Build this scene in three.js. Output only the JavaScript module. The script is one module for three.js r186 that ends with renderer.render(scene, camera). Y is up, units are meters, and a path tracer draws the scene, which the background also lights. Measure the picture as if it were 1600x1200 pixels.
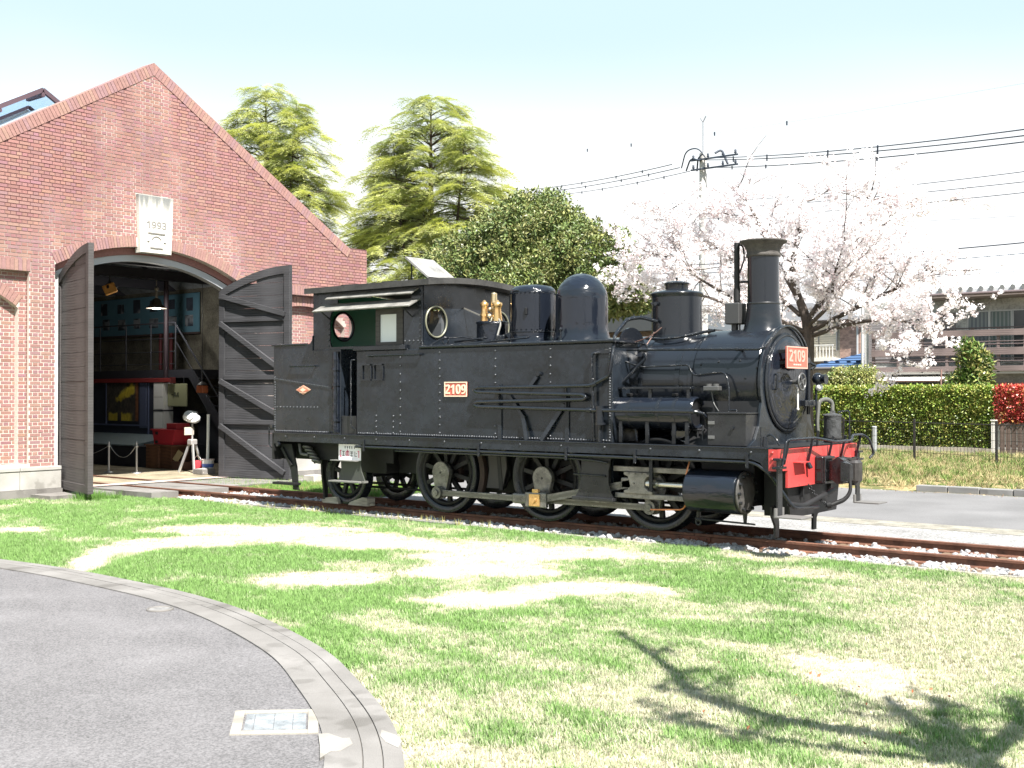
import * as THREE from 'three';
import { mergeGeometries, toCreasedNormals } from 'three/addons/utils/BufferGeometryUtils.js';
import { RoundedBoxGeometry } from 'three/addons/geometries/RoundedBoxGeometry.js';
import { FontLoader } from 'three/addons/loaders/FontLoader.js';
import { ConvexGeometry } from 'three/addons/geometries/ConvexGeometry.js';
import { TextGeometry } from 'three/addons/geometries/TextGeometry.js';

/* ---------- camera, sky, sun, exposure ---------- */
const scene = new THREE.Scene();
const camera = new THREE.PerspectiveCamera(36.87, 4 / 3, 0.1, 2000);
camera.position.set(5.4851, 1.8205, 13.8802);
{
  const yaw = THREE.MathUtils.degToRad(38.365), pit = THREE.MathUtils.degToRad(0.495);
  camera.lookAt(camera.position.x - Math.sin(yaw) * Math.cos(pit), camera.position.y + Math.sin(pit), camera.position.z - Math.cos(yaw) * Math.cos(pit));
}
const renderer = new THREE.WebGLRenderer({ antialias: true });
renderer.toneMapping = THREE.LinearToneMapping;
renderer.toneMappingExposure = 3.3;
renderer.shadowMap.enabled = true;
const SKYW = 512, SKYH = 256;
{
  const d = new Float32Array(SKYW * SKYH * 4);
  const mixc = (a, b, t) => a.map((v, i) => v + (b[i] - v) * t);
  const sm = (a, b, x) => { const t = Math.min(1, Math.max(0, (x - a) / (b - a))); return t * t * (3 - 2 * t); };
  for (let j = 0; j < SKYH; j++) {
    const el = (j + 0.5) / SKYH * 180 - 90;
    let c = mixc([0.385, 0.39, 0.395], [0.225, 0.291, 0.312], sm(9.5, 17.5, el));
    c = mixc(c, [0.155, 0.232, 0.335], sm(19, 75, el));
    if (el < 0) c = [0.2, 0.2, 0.19];
    for (let i = 0; i < SKYW; i++) {
      const k = (j * SKYW + i) * 4, a = i / SKYW * 6.2832, x = Math.cos(a) * 4, y = Math.sin(a) * 4, w = 0.5 + 0.5 * Math.sin(x * 2.3 + Math.sin(y * 3.1 + el * 0.22) * 1.4) * Math.sin(y * 1.7 + el * 0.31 + Math.sin(x * 2.9) * 1.2);   // thin high cloud
      const t = 0.3 * w * w * sm(5, 12, el) * (1 - sm(12, 19, el)) + 0.12 * w * sm(19, 30, el) * (1 - sm(40, 70, el)), q = mixc(c, [0.38, 0.385, 0.39], t); d[k] = q[0]; d[k + 1] = q[1]; d[k + 2] = q[2]; d[k + 3] = 1;
    }
  }
  const t = new THREE.DataTexture(d, SKYW, SKYH, THREE.RGBAFormat, THREE.FloatType);
  t.mapping = THREE.EquirectangularReflectionMapping; t.magFilter = t.minFilter = THREE.LinearFilter; t.wrapS = THREE.RepeatWrapping; t.needsUpdate = true;
  scene.background = t; scene.environment = t;
}
const sun = new THREE.DirectionalLight(new THREE.Color(1, 0.955, 0.89), 4.5);
const SUN = new THREE.Vector3(0.52, 0.80, 0.239).normalize();
sun.position.copy(SUN).multiplyScalar(60).add(new THREE.Vector3(-5, 0, 0));
sun.target.position.set(-5, 0, 0);
sun.castShadow = true; sun.shadow.mapSize.set(4096, 4096); sun.shadow.radius = 1;
Object.assign(sun.shadow.camera, { left: -35, right: 35, top: 35, bottom: -35, near: 1, far: 140 });
scene.add(sun, sun.target);

/* ---------- helpers ---------- */
const V = (x, y, z) => new THREE.Vector3(x, y, z);
let seed = 12345;
const rnd = () => { seed = (seed + 0x6D2B79F5) | 0; let t = Math.imul(seed ^ (seed >>> 15), 1 | seed); t = (t + Math.imul(t ^ (t >>> 7), 61 | t)) ^ t; return ((t ^ (t >>> 14)) >>> 0) / 4294967296; };
const rr = (a, b) => a + (b - a) * rnd();
const reseed = s => { seed = s; };
const clamp = (x, a = 0, b = 1) => Math.min(b, Math.max(a, x));
const smooth = (a, b, x) => { const t = clamp((x - a) / (b - a)); return t * t * (3 - 2 * t); };
const hash2 = (x, y, s) => { let h = Math.imul(x, 374761393) + Math.imul(y, 668265263) + Math.imul(s, 974711) | 0; h = Math.imul(h ^ (h >>> 13), 1274126177); return ((h ^ (h >>> 16)) >>> 0) / 4294967296; };
function vnoise(x, y, s = 1, per = 0) {
  const xi = Math.floor(x), yi = Math.floor(y), fx = x - xi, fy = y - yi, w = n => per ? ((n % per) + per) % per : n;
  const u = fx * fx * (3 - 2 * fx), v = fy * fy * (3 - 2 * fy);
  const a = hash2(w(xi), w(yi), s), b = hash2(w(xi + 1), w(yi), s), c = hash2(w(xi), w(yi + 1), s), d = hash2(w(xi + 1), w(yi + 1), s);
  return a + (b - a) * u + (c - a) * v + (a - b - c + d) * u * v;
}
function fbm(x, y, oct = 4, s = 1, per = 0) { let t = 0, a = 0.5, n = 0; for (let i = 0; i < oct; i++) { t += a * vnoise(x, y, s + i * 17, per); n += a; x *= 2; y *= 2; per *= 2; a *= 0.5; } return t / n; }
const toS = v => Math.round(255 * clamp(v <= 0.0031308 ? v * 12.92 : 1.055 * Math.pow(v, 1 / 2.4) - 0.055));
function tex(w, h, fn, srgb = true, rep = [1, 1]) {          // fn(u,v) -> [r,g,b] linear (srgb) or raw 0..1
  const d = new Uint8Array(w * h * 4);
  for (let j = 0; j < h; j++) for (let i = 0; i < w; i++) {
    const c = fn((i + 0.5) / w, (j + 0.5) / h), k = (j * w + i) * 4;
    for (let q = 0; q < 3; q++) d[k + q] = srgb ? toS(c[q]) : Math.round(255 * clamp(c[q])); d[k + 3] = c.length > 3 ? Math.round(255 * clamp(c[3])) : 255;
  }
  const t = new THREE.DataTexture(d, w, h, THREE.RGBAFormat);
  t.wrapS = t.wrapT = THREE.RepeatWrapping; t.magFilter = THREE.LinearFilter; t.minFilter = THREE.LinearMipmapLinearFilter; t.generateMipmaps = true;
  if (srgb) t.colorSpace = THREE.SRGBColorSpace; t.repeat.set(...rep); t.needsUpdate = true; return t;
}
const rep = (t, x, y) => { const c = t.clone(); c.repeat.set(x, y); c.needsUpdate = true; return c; };
const g3 = v => [v, v, v];
const std = (c, rough = 0.7, o = {}) => new THREE.MeshStandardMaterial({ color: new THREE.Color().setRGB(...c), roughness: rough, side: THREE.DoubleSide, ...o });

const usedNames = new Map();
function numbered(n) { const k = usedNames.get(n) || 0; usedNames.set(n, k + 1); return k ? n + '_' + String(k).padStart(3, '0') : n; }
function tag(o, label, category, group) { o.userData.label = label; o.userData.category = category; if (group) o.userData.group = group; return o; }
function thing(name, label, category, [x, y, z] = [0, 0, 0], group) {
  const o = new THREE.Group(); o.name = numbered(name); o.position.set(x, y, z); scene.add(o); return tag(o, label, category, group);
}
const rootOf = o => { while (o.parent && o.parent !== scene) o = o.parent; return o; };
function boxUV(g) {                                          // uv in metres from the dominant axis of each normal
  const p = g.attributes.position, n = g.attributes.normal, uv = new Float32Array(p.count * 2);
  for (let i = 0; i < p.count; i++) {
    const ax = Math.abs(n.getX(i)), ay = Math.abs(n.getY(i)), az = Math.abs(n.getZ(i));
    if (ay >= ax && ay >= az) { uv[2 * i] = p.getX(i); uv[2 * i + 1] = p.getZ(i); } else if (ax >= az) { uv[2 * i] = p.getZ(i); uv[2 * i + 1] = p.getY(i); } else { uv[2 * i] = p.getX(i); uv[2 * i + 1] = p.getY(i); }
  }
  g.setAttribute('uv', new THREE.BufferAttribute(uv, 2)); return g;
}
function norm(g, keepUV) {
  if (g.index) g = g.toNonIndexed();
  for (const k of Object.keys(g.attributes)) if (!['position', 'normal', 'uv'].includes(k)) g.deleteAttribute(k);
  if (!g.attributes.normal) g.computeVertexNormals();
  if (!keepUV || !g.attributes.uv) boxUV(g);
  return g;
}
function join(geos, keepUV) { geos = (Array.isArray(geos) ? geos : [geos]).flat(9).map(g => norm(g, keepUV)); return geos.length === 1 ? geos[0] : mergeGeometries(geos); }
// a part: geometry given in world coordinates, put under a thing (or a part of it) whose group is only translated
const SPLIT = new Set(['pipe_clip', 'spring', 'axle_box', 'brake_hanger', 'brake_shoe', 'brake_rod', 'axle', 'rod_end', 'oil_cup', 'bolt', 'cover_nut', 'drain_cock', 'stay', 'strap', 'strap_lug', 'reservoir_post', 'lever_support', 'hinge', 'boiler_band', 'smokebox_studs', 'rail_post', 'shade_bracket', 'balcony_rail', 'snow_guard', 'side_wall', 'flute', 'beam_rivets', 'coupler_pocket', 'lamp_iron', 'plate_bracket', 'roof_seam', 'post', 'railing', 'red_post', 'notice', 'handle', 'hanger', 'spike', 'frame', 'pocket_rib', 'chain', 'hatch_stay', 'letter_rack', 'ceiling_beam', 'floor', 'apron', 'insulator', 'rail', 'seam', 'window', 'shutter', 'tag_marker', 'wall', 'door_jamb', 'links', 'bracket', 'eave_fascia', 'caption', 'main_frame', 'eave_tile', 'monitor_beam', 'stair_rail', 'cab_fittings', 'copper_feed', 'small_pipe', 'bunker_beading', 'beading', 'sand_fitting', 'valance_pipe', 'clamp', 'tread', 'relief', 'awning_frame', 'curtain', 'jumper_wires', 'spokes', 'coupling_rod', 'boiler_fittings', 'roof_front', 'lubricator', 'monitor', 'monitor_roof', 'top_bar']);
function P(name, geos, mat, parent = scene, o = {}) {
  if (parent !== scene && Array.isArray(geos) && geos.length > 1 && SPLIT.has(name)) return geos.flat(9).map(g => P(name, g, mat, parent, o))[0];
  const g = join(geos, o.uv);
  if (parent !== scene) { const r = rootOf(parent); g.translate(-r.position.x, -r.position.y, -r.position.z); }
  const m = new THREE.Mesh(g, mat); m.name = parent === scene ? numbered(name) : name; m.castShadow = m.receiveShadow = true;
  if (o.kind) m.userData.kind = o.kind; if (o.label) m.userData.label = o.label;
  parent.add(m); return m;
}
const S = (name, geos, mat, o = {}) => P(name, geos, mat, scene, { kind: 'structure', ...o });
function I(name, geo, mat, list, parent = scene, o = {}) {      // many copies: list of [Matrix4, Color?]
  const m = new THREE.InstancedMesh(geo, mat, list.length); m.name = parent === scene ? numbered(name) : name;
  const r = parent === scene ? null : rootOf(parent), off = r ? new THREE.Matrix4().makeTranslation(-r.position.x, -r.position.y, -r.position.z) : null, q = new THREE.Matrix4();
  list.forEach(([mm, c], i) => { m.setMatrixAt(i, off ? q.multiplyMatrices(off, mm) : mm); if (c) m.setColorAt(i, c); });
  m.castShadow = m.receiveShadow = true; if (o.kind) m.userData.kind = o.kind; parent.add(m); return m;
}
const bb = (x0, x1, y0, y1, z0, z1) => new THREE.BoxGeometry(Math.abs(x1 - x0), Math.abs(y1 - y0), Math.abs(z1 - z0)).translate((x0 + x1) / 2, (y0 + y1) / 2, (z0 + z1) / 2);
const rb = (x0, x1, y0, y1, z0, z1, r = 0.01, seg = 1) => new RoundedBoxGeometry(Math.abs(x1 - x0), Math.abs(y1 - y0), Math.abs(z1 - z0), seg, Math.min(r, Math.abs(x1 - x0) / 2.01, Math.abs(y1 - y0) / 2.01, Math.abs(z1 - z0) / 2.01)).translate((x0 + x1) / 2, (y0 + y1) / 2, (z0 + z1) / 2);
const YUP = V(0, 1, 0);
function alignTo(g, a, b) { const d = b.clone().sub(a), q = new THREE.Quaternion().setFromUnitVectors(YUP, d.clone().normalize()); return g.applyQuaternion(q).translate((a.x + b.x) / 2, (a.y + b.y) / 2, (a.z + b.z) / 2); }
function rod(a, b, r0, r1 = r0, seg = 12, open = false) { a = V(...a); b = V(...b); return alignTo(new THREE.CylinderGeometry(r1, r0, a.distanceTo(b), seg, 1, open), a, b); }
function bar(a, b, w, d, up = V(0, 0, 1)) {                     // a rectangular bar from a to b, w across, d along `up`
  a = V(...a); b = V(...b); const y = b.clone().sub(a), L = y.length(); y.normalize(); const x = new THREE.Vector3().crossVectors(y, up).normalize(), z = new THREE.Vector3().crossVectors(x, y);
  return new THREE.BoxGeometry(w, L, d).applyMatrix4(new THREE.Matrix4().makeBasis(x, y, z)).translate((a.x + b.x) / 2, (a.y + b.y) / 2, (a.z + b.z) / 2);
}
function pipe(pts, r, bend = 0.08, seg = 8) {                   // a pipe with straight runs and rounded bends
  pts = pts.map(p => V(...p)); const path = new THREE.CurvePath(); let cur = pts[0];
  for (let i = 1; i < pts.length - 1; i++) {
    const a = pts[i - 1], b = pts[i], c = pts[i + 1], k = Math.min(bend, a.distanceTo(b) * 0.48, b.distanceTo(c) * 0.48);
    const p = b.clone().lerp(a, k / b.distanceTo(a)), q = b.clone().lerp(c, k / b.distanceTo(c));
    if (cur.distanceTo(p) > 1e-4) path.add(new THREE.LineCurve3(cur, p)); path.add(new THREE.QuadraticBezierCurve3(p, b, q)); cur = q;
  }
  path.add(new THREE.LineCurve3(cur, pts[pts.length - 1]));
  const out = []; path.curves.forEach((c, i) => { const n = c.isLineCurve3 ? 1 : 6; c.getPoints(n).forEach((p, j) => { if (j || !i) out.push(p); }); });
  return sweep(out, r, seg);
}
function sweep(pts, r, seg = 8) {                               // tube through exactly these points; r may be a function of t
  const pos = [], idx = [], n = pts.length; let N = null; const T = i => pts[Math.min(n - 1, i + 1)].clone().sub(pts[Math.max(0, i - 1)]).normalize();
  for (let i = 0; i < n; i++) {
    const t = T(i); if (!N) N = Math.abs(t.y) < 0.9 ? V(0, 1, 0) : V(1, 0, 0); N = N.clone().sub(t.clone().multiplyScalar(N.dot(t))).normalize(); const B = new THREE.Vector3().crossVectors(t, N), R = typeof r === 'function' ? r(i / (n - 1)) : r;
    for (let k = 0; k <= seg; k++) { const a = k / seg * Math.PI * 2, p = pts[i].clone().addScaledVector(N, Math.cos(a) * R).addScaledVector(B, Math.sin(a) * R); pos.push(p.x, p.y, p.z); }
  }
  for (let i = 0; i < n - 1; i++) for (let k = 0; k < seg; k++) { const a = i * (seg + 1) + k, b = a + seg + 1; idx.push(a, a + 1, b, b, a + 1, b + 1); }
  const g = new THREE.BufferGeometry(); g.setAttribute('position', new THREE.Float32BufferAttribute(pos, 3)); g.setIndex(idx); g.computeVertexNormals();
  return g;
}
const lathe = (prof, x, y, z, seg = 40) => new THREE.LatheGeometry(prof.map(p => new THREE.Vector2(Math.max(p[0], 1e-4), p[1])), seg).translate(x, y, z);
// lathe whose axis is X or Z: profile [radius, coordinate along the axis]
const latheX = (prof, y, z, seg = 40) => new THREE.LatheGeometry(prof.map(p => new THREE.Vector2(Math.max(p[0], 1e-4), p[1])), seg).rotateZ(-Math.PI / 2).translate(0, y, z);
const latheZ = (prof, x, y, seg = 40) => new THREE.LatheGeometry(prof.map(p => new THREE.Vector2(Math.max(p[0], 1e-4), p[1])), seg).rotateX(Math.PI / 2).translate(x, y, 0);
const shapeOf = pts => { const s = new THREE.Shape(); pts.forEach((p, i) => i ? s.lineTo(p[0], p[1]) : s.moveTo(p[0], p[1])); s.closePath(); return s; };
const circ = (cx, cy, r, n = 28, ry = r) => Array.from({ length: n }, (_, i) => [cx + r * Math.cos(i / n * 2 * Math.PI), cy + ry * Math.sin(i / n * 2 * Math.PI)]);
// extrude a polygon in (x,y) between z0 and z1
function extZ(pts, z0, z1, holes = [], bevel = 0) {
  const s = Array.isArray(pts) ? shapeOf(pts) : pts; holes.forEach(h => s.holes.push(new THREE.Path(h.map(p => new THREE.Vector2(...p)))));
  const b = bevel ? { bevelEnabled: true, bevelThickness: bevel, bevelSize: bevel, bevelOffset: -bevel, bevelSegments: 1 } : { bevelEnabled: false };
  return new THREE.ExtrudeGeometry(s, { depth: z1 - z0 - 2 * bevel, curveSegments: 16, ...b }).translate(0, 0, z0 + bevel);
}
// extrude a polygon in (z,y) between x0 and x1
function extX(pts, x0, x1, holes = [], bevel = 0) {
  const f = a => a.map(p => [-p[0], p[1]]);
  return extZ(f(pts), x0, x1, holes.map(f), bevel).rotateY(Math.PI / 2);
}
// extrude a polygon in (x,z) between y0 and y1
function extY(pts, y0, y1, holes = [], bevel = 0) { const f = a => a.map(p => [p[0], -p[1]]); return extZ(f(pts), y0, y1, holes.map(f), bevel).rotateX(-Math.PI / 2); }
const M4 = (p, q = new THREE.Quaternion(), s = V(1, 1, 1)) => new THREE.Matrix4().compose(p, q, s);
const eul = (x, y, z, o = 'XYZ') => new THREE.Quaternion().setFromEuler(new THREE.Euler(x, y, z, o));
const col = (r, g, b) => new THREE.Color().setRGB(r, g, b);
const font = await new FontLoader().loadAsync('fonts/droid/droid_sans_bold.typeface.json');
const text = (s, size, depth) => { const g = new TextGeometry(s, { font, size, depth, curveSegments: 5, bevelEnabled: false }); g.computeBoundingBox(); const b = g.boundingBox; g.translate(-(b.min.x + b.max.x) / 2, -(b.min.y + b.max.y) / 2, 0); return g; };

/* ---------- shared textures ---------- */
const tNoise = tex(512, 512, (u, v) => { const n = fbm(u * 16, v * 16, 5, 3, 16); return g3(n); }, false);
const tSpeck = tex(512, 512, (u, v) => { const a = fbm(u * 8, v * 8, 3, 9, 8), b = hash2(Math.floor(u * 512), Math.floor(v * 512), 5), c = vnoise(u * 128, v * 128, 21, 128); return g3(clamp(0.45 * a + 0.3 * c + 0.25 * b)); }, false);
const tSoft = tex(256, 256, (u, v) => g3(fbm(u * 5, v * 5, 2, 63, 5)), false);
const tTone = tex(512, 512, (u, v) => { const n = fbm(u * 6, v * 6, 5, 31, 6), k = 0.62 + 0.76 * (n - 0.5) + 0.3 * (vnoise(u * 96, v * 96, 8, 96) - 0.5); return g3(clamp(k)); }, true);
const tRough = tex(256, 256, (u, v) => { const n = fbm(u * 8, v * 8, 4, 77, 8); return [1, clamp(0.55 + 0.9 * (n - 0.35)), 1]; }, false);
const tWood = tex(512, 256, (u, v) => { const n = fbm(u * 4, v * 48, 4, 41, 4), k = 0.6 + 0.8 * (n - 0.5) + 0.25 * (fbm(u * 6, v * 6, 3, 5, 6) - 0.5); return g3(clamp(k)); }, true);

/* ---------- ground, lawn, path, road ---------- */
const GY = -0.13;                                              // lawn level; rail heads are at y = 0
const dryBlobs = [                                             // worn patches of the lawn: centre x,z, half axes along x and z, turn, strength
  [-6.34, 6.90, 0.16, 0.47, 0.67, 1.00], [-7.10, 6.08, 1.00, 0.22, 2.29, 1.00], [-7.43, 5.14, 0.97, 0.42, 2.03, 1.00], [-7.36, 4.51, 0.57, 0.60, 1.46, 1.00], [-8.17, 3.59, 0.64, 0.47, 0.67, 0.90], [-7.14, 3.16, 0.94, 0.84, 0.30, 1.00], [-5.62, 3.13, 0.81, 0.59, 0.05, 1.00], [-4.71, 2.99, 0.86, 0.48, 0.05, 0.90], [-3.69, 3.52, 0.58, 0.39, 0.07, 1.00], [-3.43, 2.75, 1.01, 0.70, 0.14, 1.00], [-2.75, 3.94, 0.83, 0.63, 0.35, 1.00], [-3.04, 4.47, 0.42, 0.55, 0.67, 1.00], [-2.75, 2.21, 0.81, 0.46, 0.13, 0.90], [-2.07, 2.10, 0.72, 0.33, 0.02, 0.75], [-3.56, 5.55, 0.60, 0.40, 1.16, 1.00], [-3.98, 4.73, 0.29, 0.24, 0.67, 0.60], [-1.73, 5.55, 0.43, 0.38, 0.17, 1.00], [-1.28, 5.33, 0.63, 0.31, 1.37, 1.00], [-0.94, 4.33, 0.65, 0.33, 0.79, 1.00], [-0.53, 4.15, 0.25, 0.22, 0.67, 0.80], [2.32, 6.05, 0.34, 0.67, 0.67, 0.80], [2.74, 6.07, 0.26, 0.44, 0.67, 0.60], [0.19, 2.02, 0.42, 0.31, 0.13, 0.70], [-0.75, 1.19, 0.51, 0.29, -0.03, 0.70], [2.31, 3.92, 0.33, 0.33, 0.67, 0.50], [2.57, 3.17, 0.32, 0.57, 0.08, 0.60], [3.19, 5.60, 0.26, 0.45, 0.67, 0.50], [1.66, 2.65, 0.31, 0.28, 0.67, 0.50], [-10.18, 5.28, 0.41, 0.31, 0.67, 0.90], [1.23, 9.29, 0.21, 0.25, 0.13, 0.75], [1.52, 9.20, 0.20, 0.21, 0.67, 0.70], [0.77, 9.06, 0.19, 0.15, -0.30, 0.60], [0.04, 6.52, 0.30, 0.29, 0.67, 0.30], [0.57, 4.75, 0.34, 0.30, 0.67, 0.35],
];
function dryness(x, z) {
  const wx = x + 0.35 * (fbm(x * 0.9, z * 0.9, 3, 61) - 0.5) * 2, wz = z + 0.25 * (fbm(x * 1.1, z * 1.1, 3, 71) - 0.5) * 2;
  const vn = 0.55 * fbm(x * 3, z * 4, 4, 33) + 0.45 * fbm(x * 14, z * 14, 3, 37); let d = 0; for (const [cx, cz, a, b, t, s] of dryBlobs) { const dx = wx - cx, dz = wz - cz, c = Math.cos(t), q = Math.sin(t), X = (dx * c - dz * q) / (a * 1.22), Z = (dx * q + dz * c) / (b * 1.22); d = Math.max(d, s * (0.72 + 0.5 * fbm(x * 6 + 3, z * 9, 4, 51)) * (1 - smooth(0.55, 1.5, Math.hypot(X, Z) + 1.25 * (vn - 0.5)))); }
  return d;
}
const lawnMix = (x, z) => {                                     // 0 lush green .. 1 bare
  const n = fbm(x * 0.7 + 9, z * 1.3, 4, 15), n2 = fbm(x * 3.1, z * 4.3, 3, 25), right = smooth(-3.5, 3.5, x) * 0.26;
  return clamp(Math.max(dryness(x, z), smooth(0.42, 0.75, n * 0.6 + n2 * 0.4 + right * 0.5) * 0.55 + right * 0.28));
};
{
  const X0 = -20, X1 = 10, Z0 = 0.9, Z1 = 15.9;
  const tLawn = tex(2048, 1024, (u, v) => {
    const x = X0 + u * (X1 - X0), z = Z0 + v * (Z1 - Z0), m = lawnMix(x, z), f = hash2(Math.floor(u * 2048), Math.floor(v * 1024), 4), f2 = vnoise(x * 22, z * 22, 6);
    const soil = [0.44, 0.39, 0.31], dry = [0.42, 0.385, 0.25], grn = [0.12, 0.2, 0.05];
    const a = smooth(0.08, 0.6, m + 0.5 * (f2 - 0.5)), b = smooth(0.52, 0.9, m + 0.3 * (f - 0.5) + 0.45 * (f2 - 0.5));
    return [0, 1, 2].map(i => { let c = grn[i] + (dry[i] - grn[i]) * a; c += (soil[i] - c) * b; return c * (0.82 + 0.36 * f); });
  });
  tLawn.wrapS = tLawn.wrapT = THREE.ClampToEdgeWrapping;
  const g = new THREE.PlaneGeometry(X1 - X0, Z1 - Z0, 150, 75).rotateX(-Math.PI / 2).translate((X0 + X1) / 2, GY, (Z0 + Z1) / 2);
  const p = g.attributes.position, uv = g.attributes.uv;
  for (let i = 0; i < p.count; i++) { const x = p.getX(i), z = p.getZ(i); uv.setXY(i, (x - X0) / (X1 - X0), (z - Z0) / (Z1 - Z0)); p.setY(i, GY + 0.02 * (fbm(x * 0.8, z * 0.8, 3, 2) - 0.5) * smooth(0.9, 1.6, z)); }
  g.computeVertexNormals();
  S('lawn', g, std([1, 1, 1], 0.95, { map: tLawn, bumpMap: rep(tSpeck, 40, 20), bumpScale: 0.02 }), { uv: true });
}
const earthM = std([0.27, 0.235, 0.15], 0.97, { map: rep(tTone, 0.07, 0.07), bumpMap: rep(tSpeck, 0.8, 0.8), bumpScale: 0.02 });
S('ground', new THREE.PlaneGeometry(1600, 1600).rotateX(-Math.PI / 2).translate(0, -0.19, 0), earthM);
// the strips behind the track: gravel, dry verge, road, bank
const gravelM = std([0.46, 0.45, 0.44], 0.95, { map: rep(tex(512, 512, (u, v) => { const c = vnoise(u * 90, v * 90, 3, 90), d = vnoise(u * 180, v * 180, 13, 180), e = fbm(u * 5, v * 5, 3, 7, 5); return g3(clamp(0.35 + 0.5 * c + 0.35 * (d - 0.5) + 0.3 * (e - 0.5))); }), 0.5, 0.5), bumpMap: rep(tSpeck, 1.5, 1.5), bumpScale: 0.02 });
S('gravel_ground', bb(-11.5, 14, -0.165, -0.135, -2.95, 0.85), gravelM);
const vergeT = rep(tex(512, 512, (u, v) => { const n = fbm(u * 10, v * 10, 4, 19, 10), f = hash2(Math.floor(u * 512), Math.floor(v * 512), 3), a = smooth(0.38, 0.66, n); return [0.13 + 0.27 * a, 0.155 + 0.18 * a, 0.05 + 0.12 * a].map(c => c * (0.7 + 0.6 * f)); }), 0.35, 0.35);
const vergeStrip = std([0.4, 0.375, 0.31], 0.96, { map: rep(tTone, 0.9, 0.9), bumpMap: rep(tSpeck, 1, 1), bumpScale: 0.02 });
const vergeM = std([0.95, 0.85, 0.8], 0.96, { map: vergeT, bumpMap: rep(tSpeck, 1, 1), bumpScale: 0.03 });
S('verge', bb(-11.5, 14, -0.163, -0.129, -3.6, -2.95), vergeStrip);
const roadM = std([0.2, 0.196, 0.197], 0.93, { map: rep(tex(512, 512, (u, v) => { const e = fbm(u * 4, v * 4, 4, 27, 4), f = hash2(Math.floor(u * 512), Math.floor(v * 512), 8); return g3(clamp(0.72 + 0.35 * (e - 0.5) + 0.3 * (f - 0.5))); }), 0.3, 0.3), bumpMap: rep(tSpeck, 2, 2), bumpScale: 0.006 });
S('road', bb(-40, 60, -0.185, -0.14, -9.35, -3.6), roadM);
S('grass_field', bb(-14.5, -11.5, -0.16, -0.125, -3.6, -0.85), std([0.8, 0.95, 0.6], 0.96, { map: vergeT }));
S('grass_strip', bb(-40, -11.5, -0.165, -0.132, -3.6, -2.9), std([0.75, 0.95, 0.55], 0.96, { map: vergeT }));
{ // rising bank between the road and the fence
  const g = new THREE.PlaneGeometry(100, 14, 160, 40).rotateX(-Math.PI / 2).translate(10, 0, -16.35), p = g.attributes.position;
  for (let i = 0; i < p.count; i++) { const x = p.getX(i), z = p.getZ(i), t = smooth(-9.4, -12.5, z); p.setY(i, -0.14 + 0.1 * t + 0.07 * (fbm(x * 0.7, z * 0.7, 3, 5) - 0.5) * t); }
  g.computeVertexNormals(); S('bank', g, vergeM);
}
// asphalt path and its curved concrete edging
const edgeOut = [[-16, 9.2], [-13, 8.35], [-10, 7.55], [-8.2, 7.14], [-6.5, 6.95], [-4.97, 6.98], [-3.7, 7.1], [-2.5, 7.38], [-1.1, 7.9], [-0.12, 8.45], [0.72, 9.0], [1.4, 9.6], [2.0, 10.3], [2.5, 11.2], [2.75, 12.3], [2.6, 14], [2.2, 17]];
const edgeC = new THREE.CatmullRomCurve3(edgeOut.map(p => V(p[0], 0, p[1])), false, 'catmullrom', 0.5).getSpacedPoints(220);
const edgeN = edgeC.map((p, i) => { const t = edgeC[Math.min(220, i + 1)].clone().sub(edgeC[Math.max(0, i - 1)]).normalize(); return V(-t.z, 0, t.x); });
const off = (i, d) => edgeC[i].clone().addScaledVector(edgeN[i], d);
function ribbon(d0, d1, y0, y1, i0 = 0, i1 = 220) {            // a strip of the edging from offset d0 to d1, top at y1
  const pos = [], idx = []; let n = 0;
  for (let i = i0; i <= i1; i++) { const a = off(i, d0), b = off(i, d1); pos.push(a.x, y0, a.z, a.x, y1, a.z, b.x, y1, b.z, b.x, y0, b.z); if (i < i1) for (let k = 0; k < 3; k++) { const q = n * 4 + k; idx.push(q, q + 4, q + 1, q + 1, q + 4, q + 5); } n++; }
  const e = n * 4; idx.push(0, 1, 2, 0, 2, 3, e - 4, e - 2, e - 3, e - 4, e - 1, e - 2);
  let g = new THREE.BufferGeometry(); g.setAttribute('position', new THREE.Float32BufferAttribute(pos, 3)); g.setIndex(idx); g = g.toNonIndexed(); g.computeVertexNormals(); return g;
}
const concT = rep(tex(512, 512, (u, v) => { const e = fbm(u * 5, v * 5, 5, 47, 5), f = hash2(Math.floor(u * 512), Math.floor(v * 512), 18), s = smooth(0.6, 0.75, fbm(u * 9, v * 9, 3, 88, 9)); return [0.7, 0.685, 0.66].map(c => clamp(c + 0.42 * (e - 0.5) + 0.12 * (f - 0.5) - 0.14 * s)); }), 0.55, 0.55);
const concM = std([0.262, 0.252, 0.246], 0.93, { map: concT, bumpMap: rep(tSpeck, 3, 3), bumpScale: 0.004 });
const asphM = std([0.255, 0.243, 0.247], 0.92, { map: rep(tex(1024, 1024, (u, v) => { const e = fbm(u * 4, v * 4, 5, 57, 4) * 1.1 - 0.05, c = vnoise(u * 230, v * 230, 33, 230), h = hash2(Math.floor(u * 512), Math.floor(v * 512), 9), w = h > 0.985 ? 0.55 : 0, k = h < 0.03 ? -0.25 : 0; return g3(clamp(0.56 + 0.28 * (e - 0.5) + 0.4 * (c - 0.5) + w + k)); }), 0.42, 0.42), bumpMap: rep(tSpeck, 2.2, 2.2), bumpScale: 0.008 });
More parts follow.
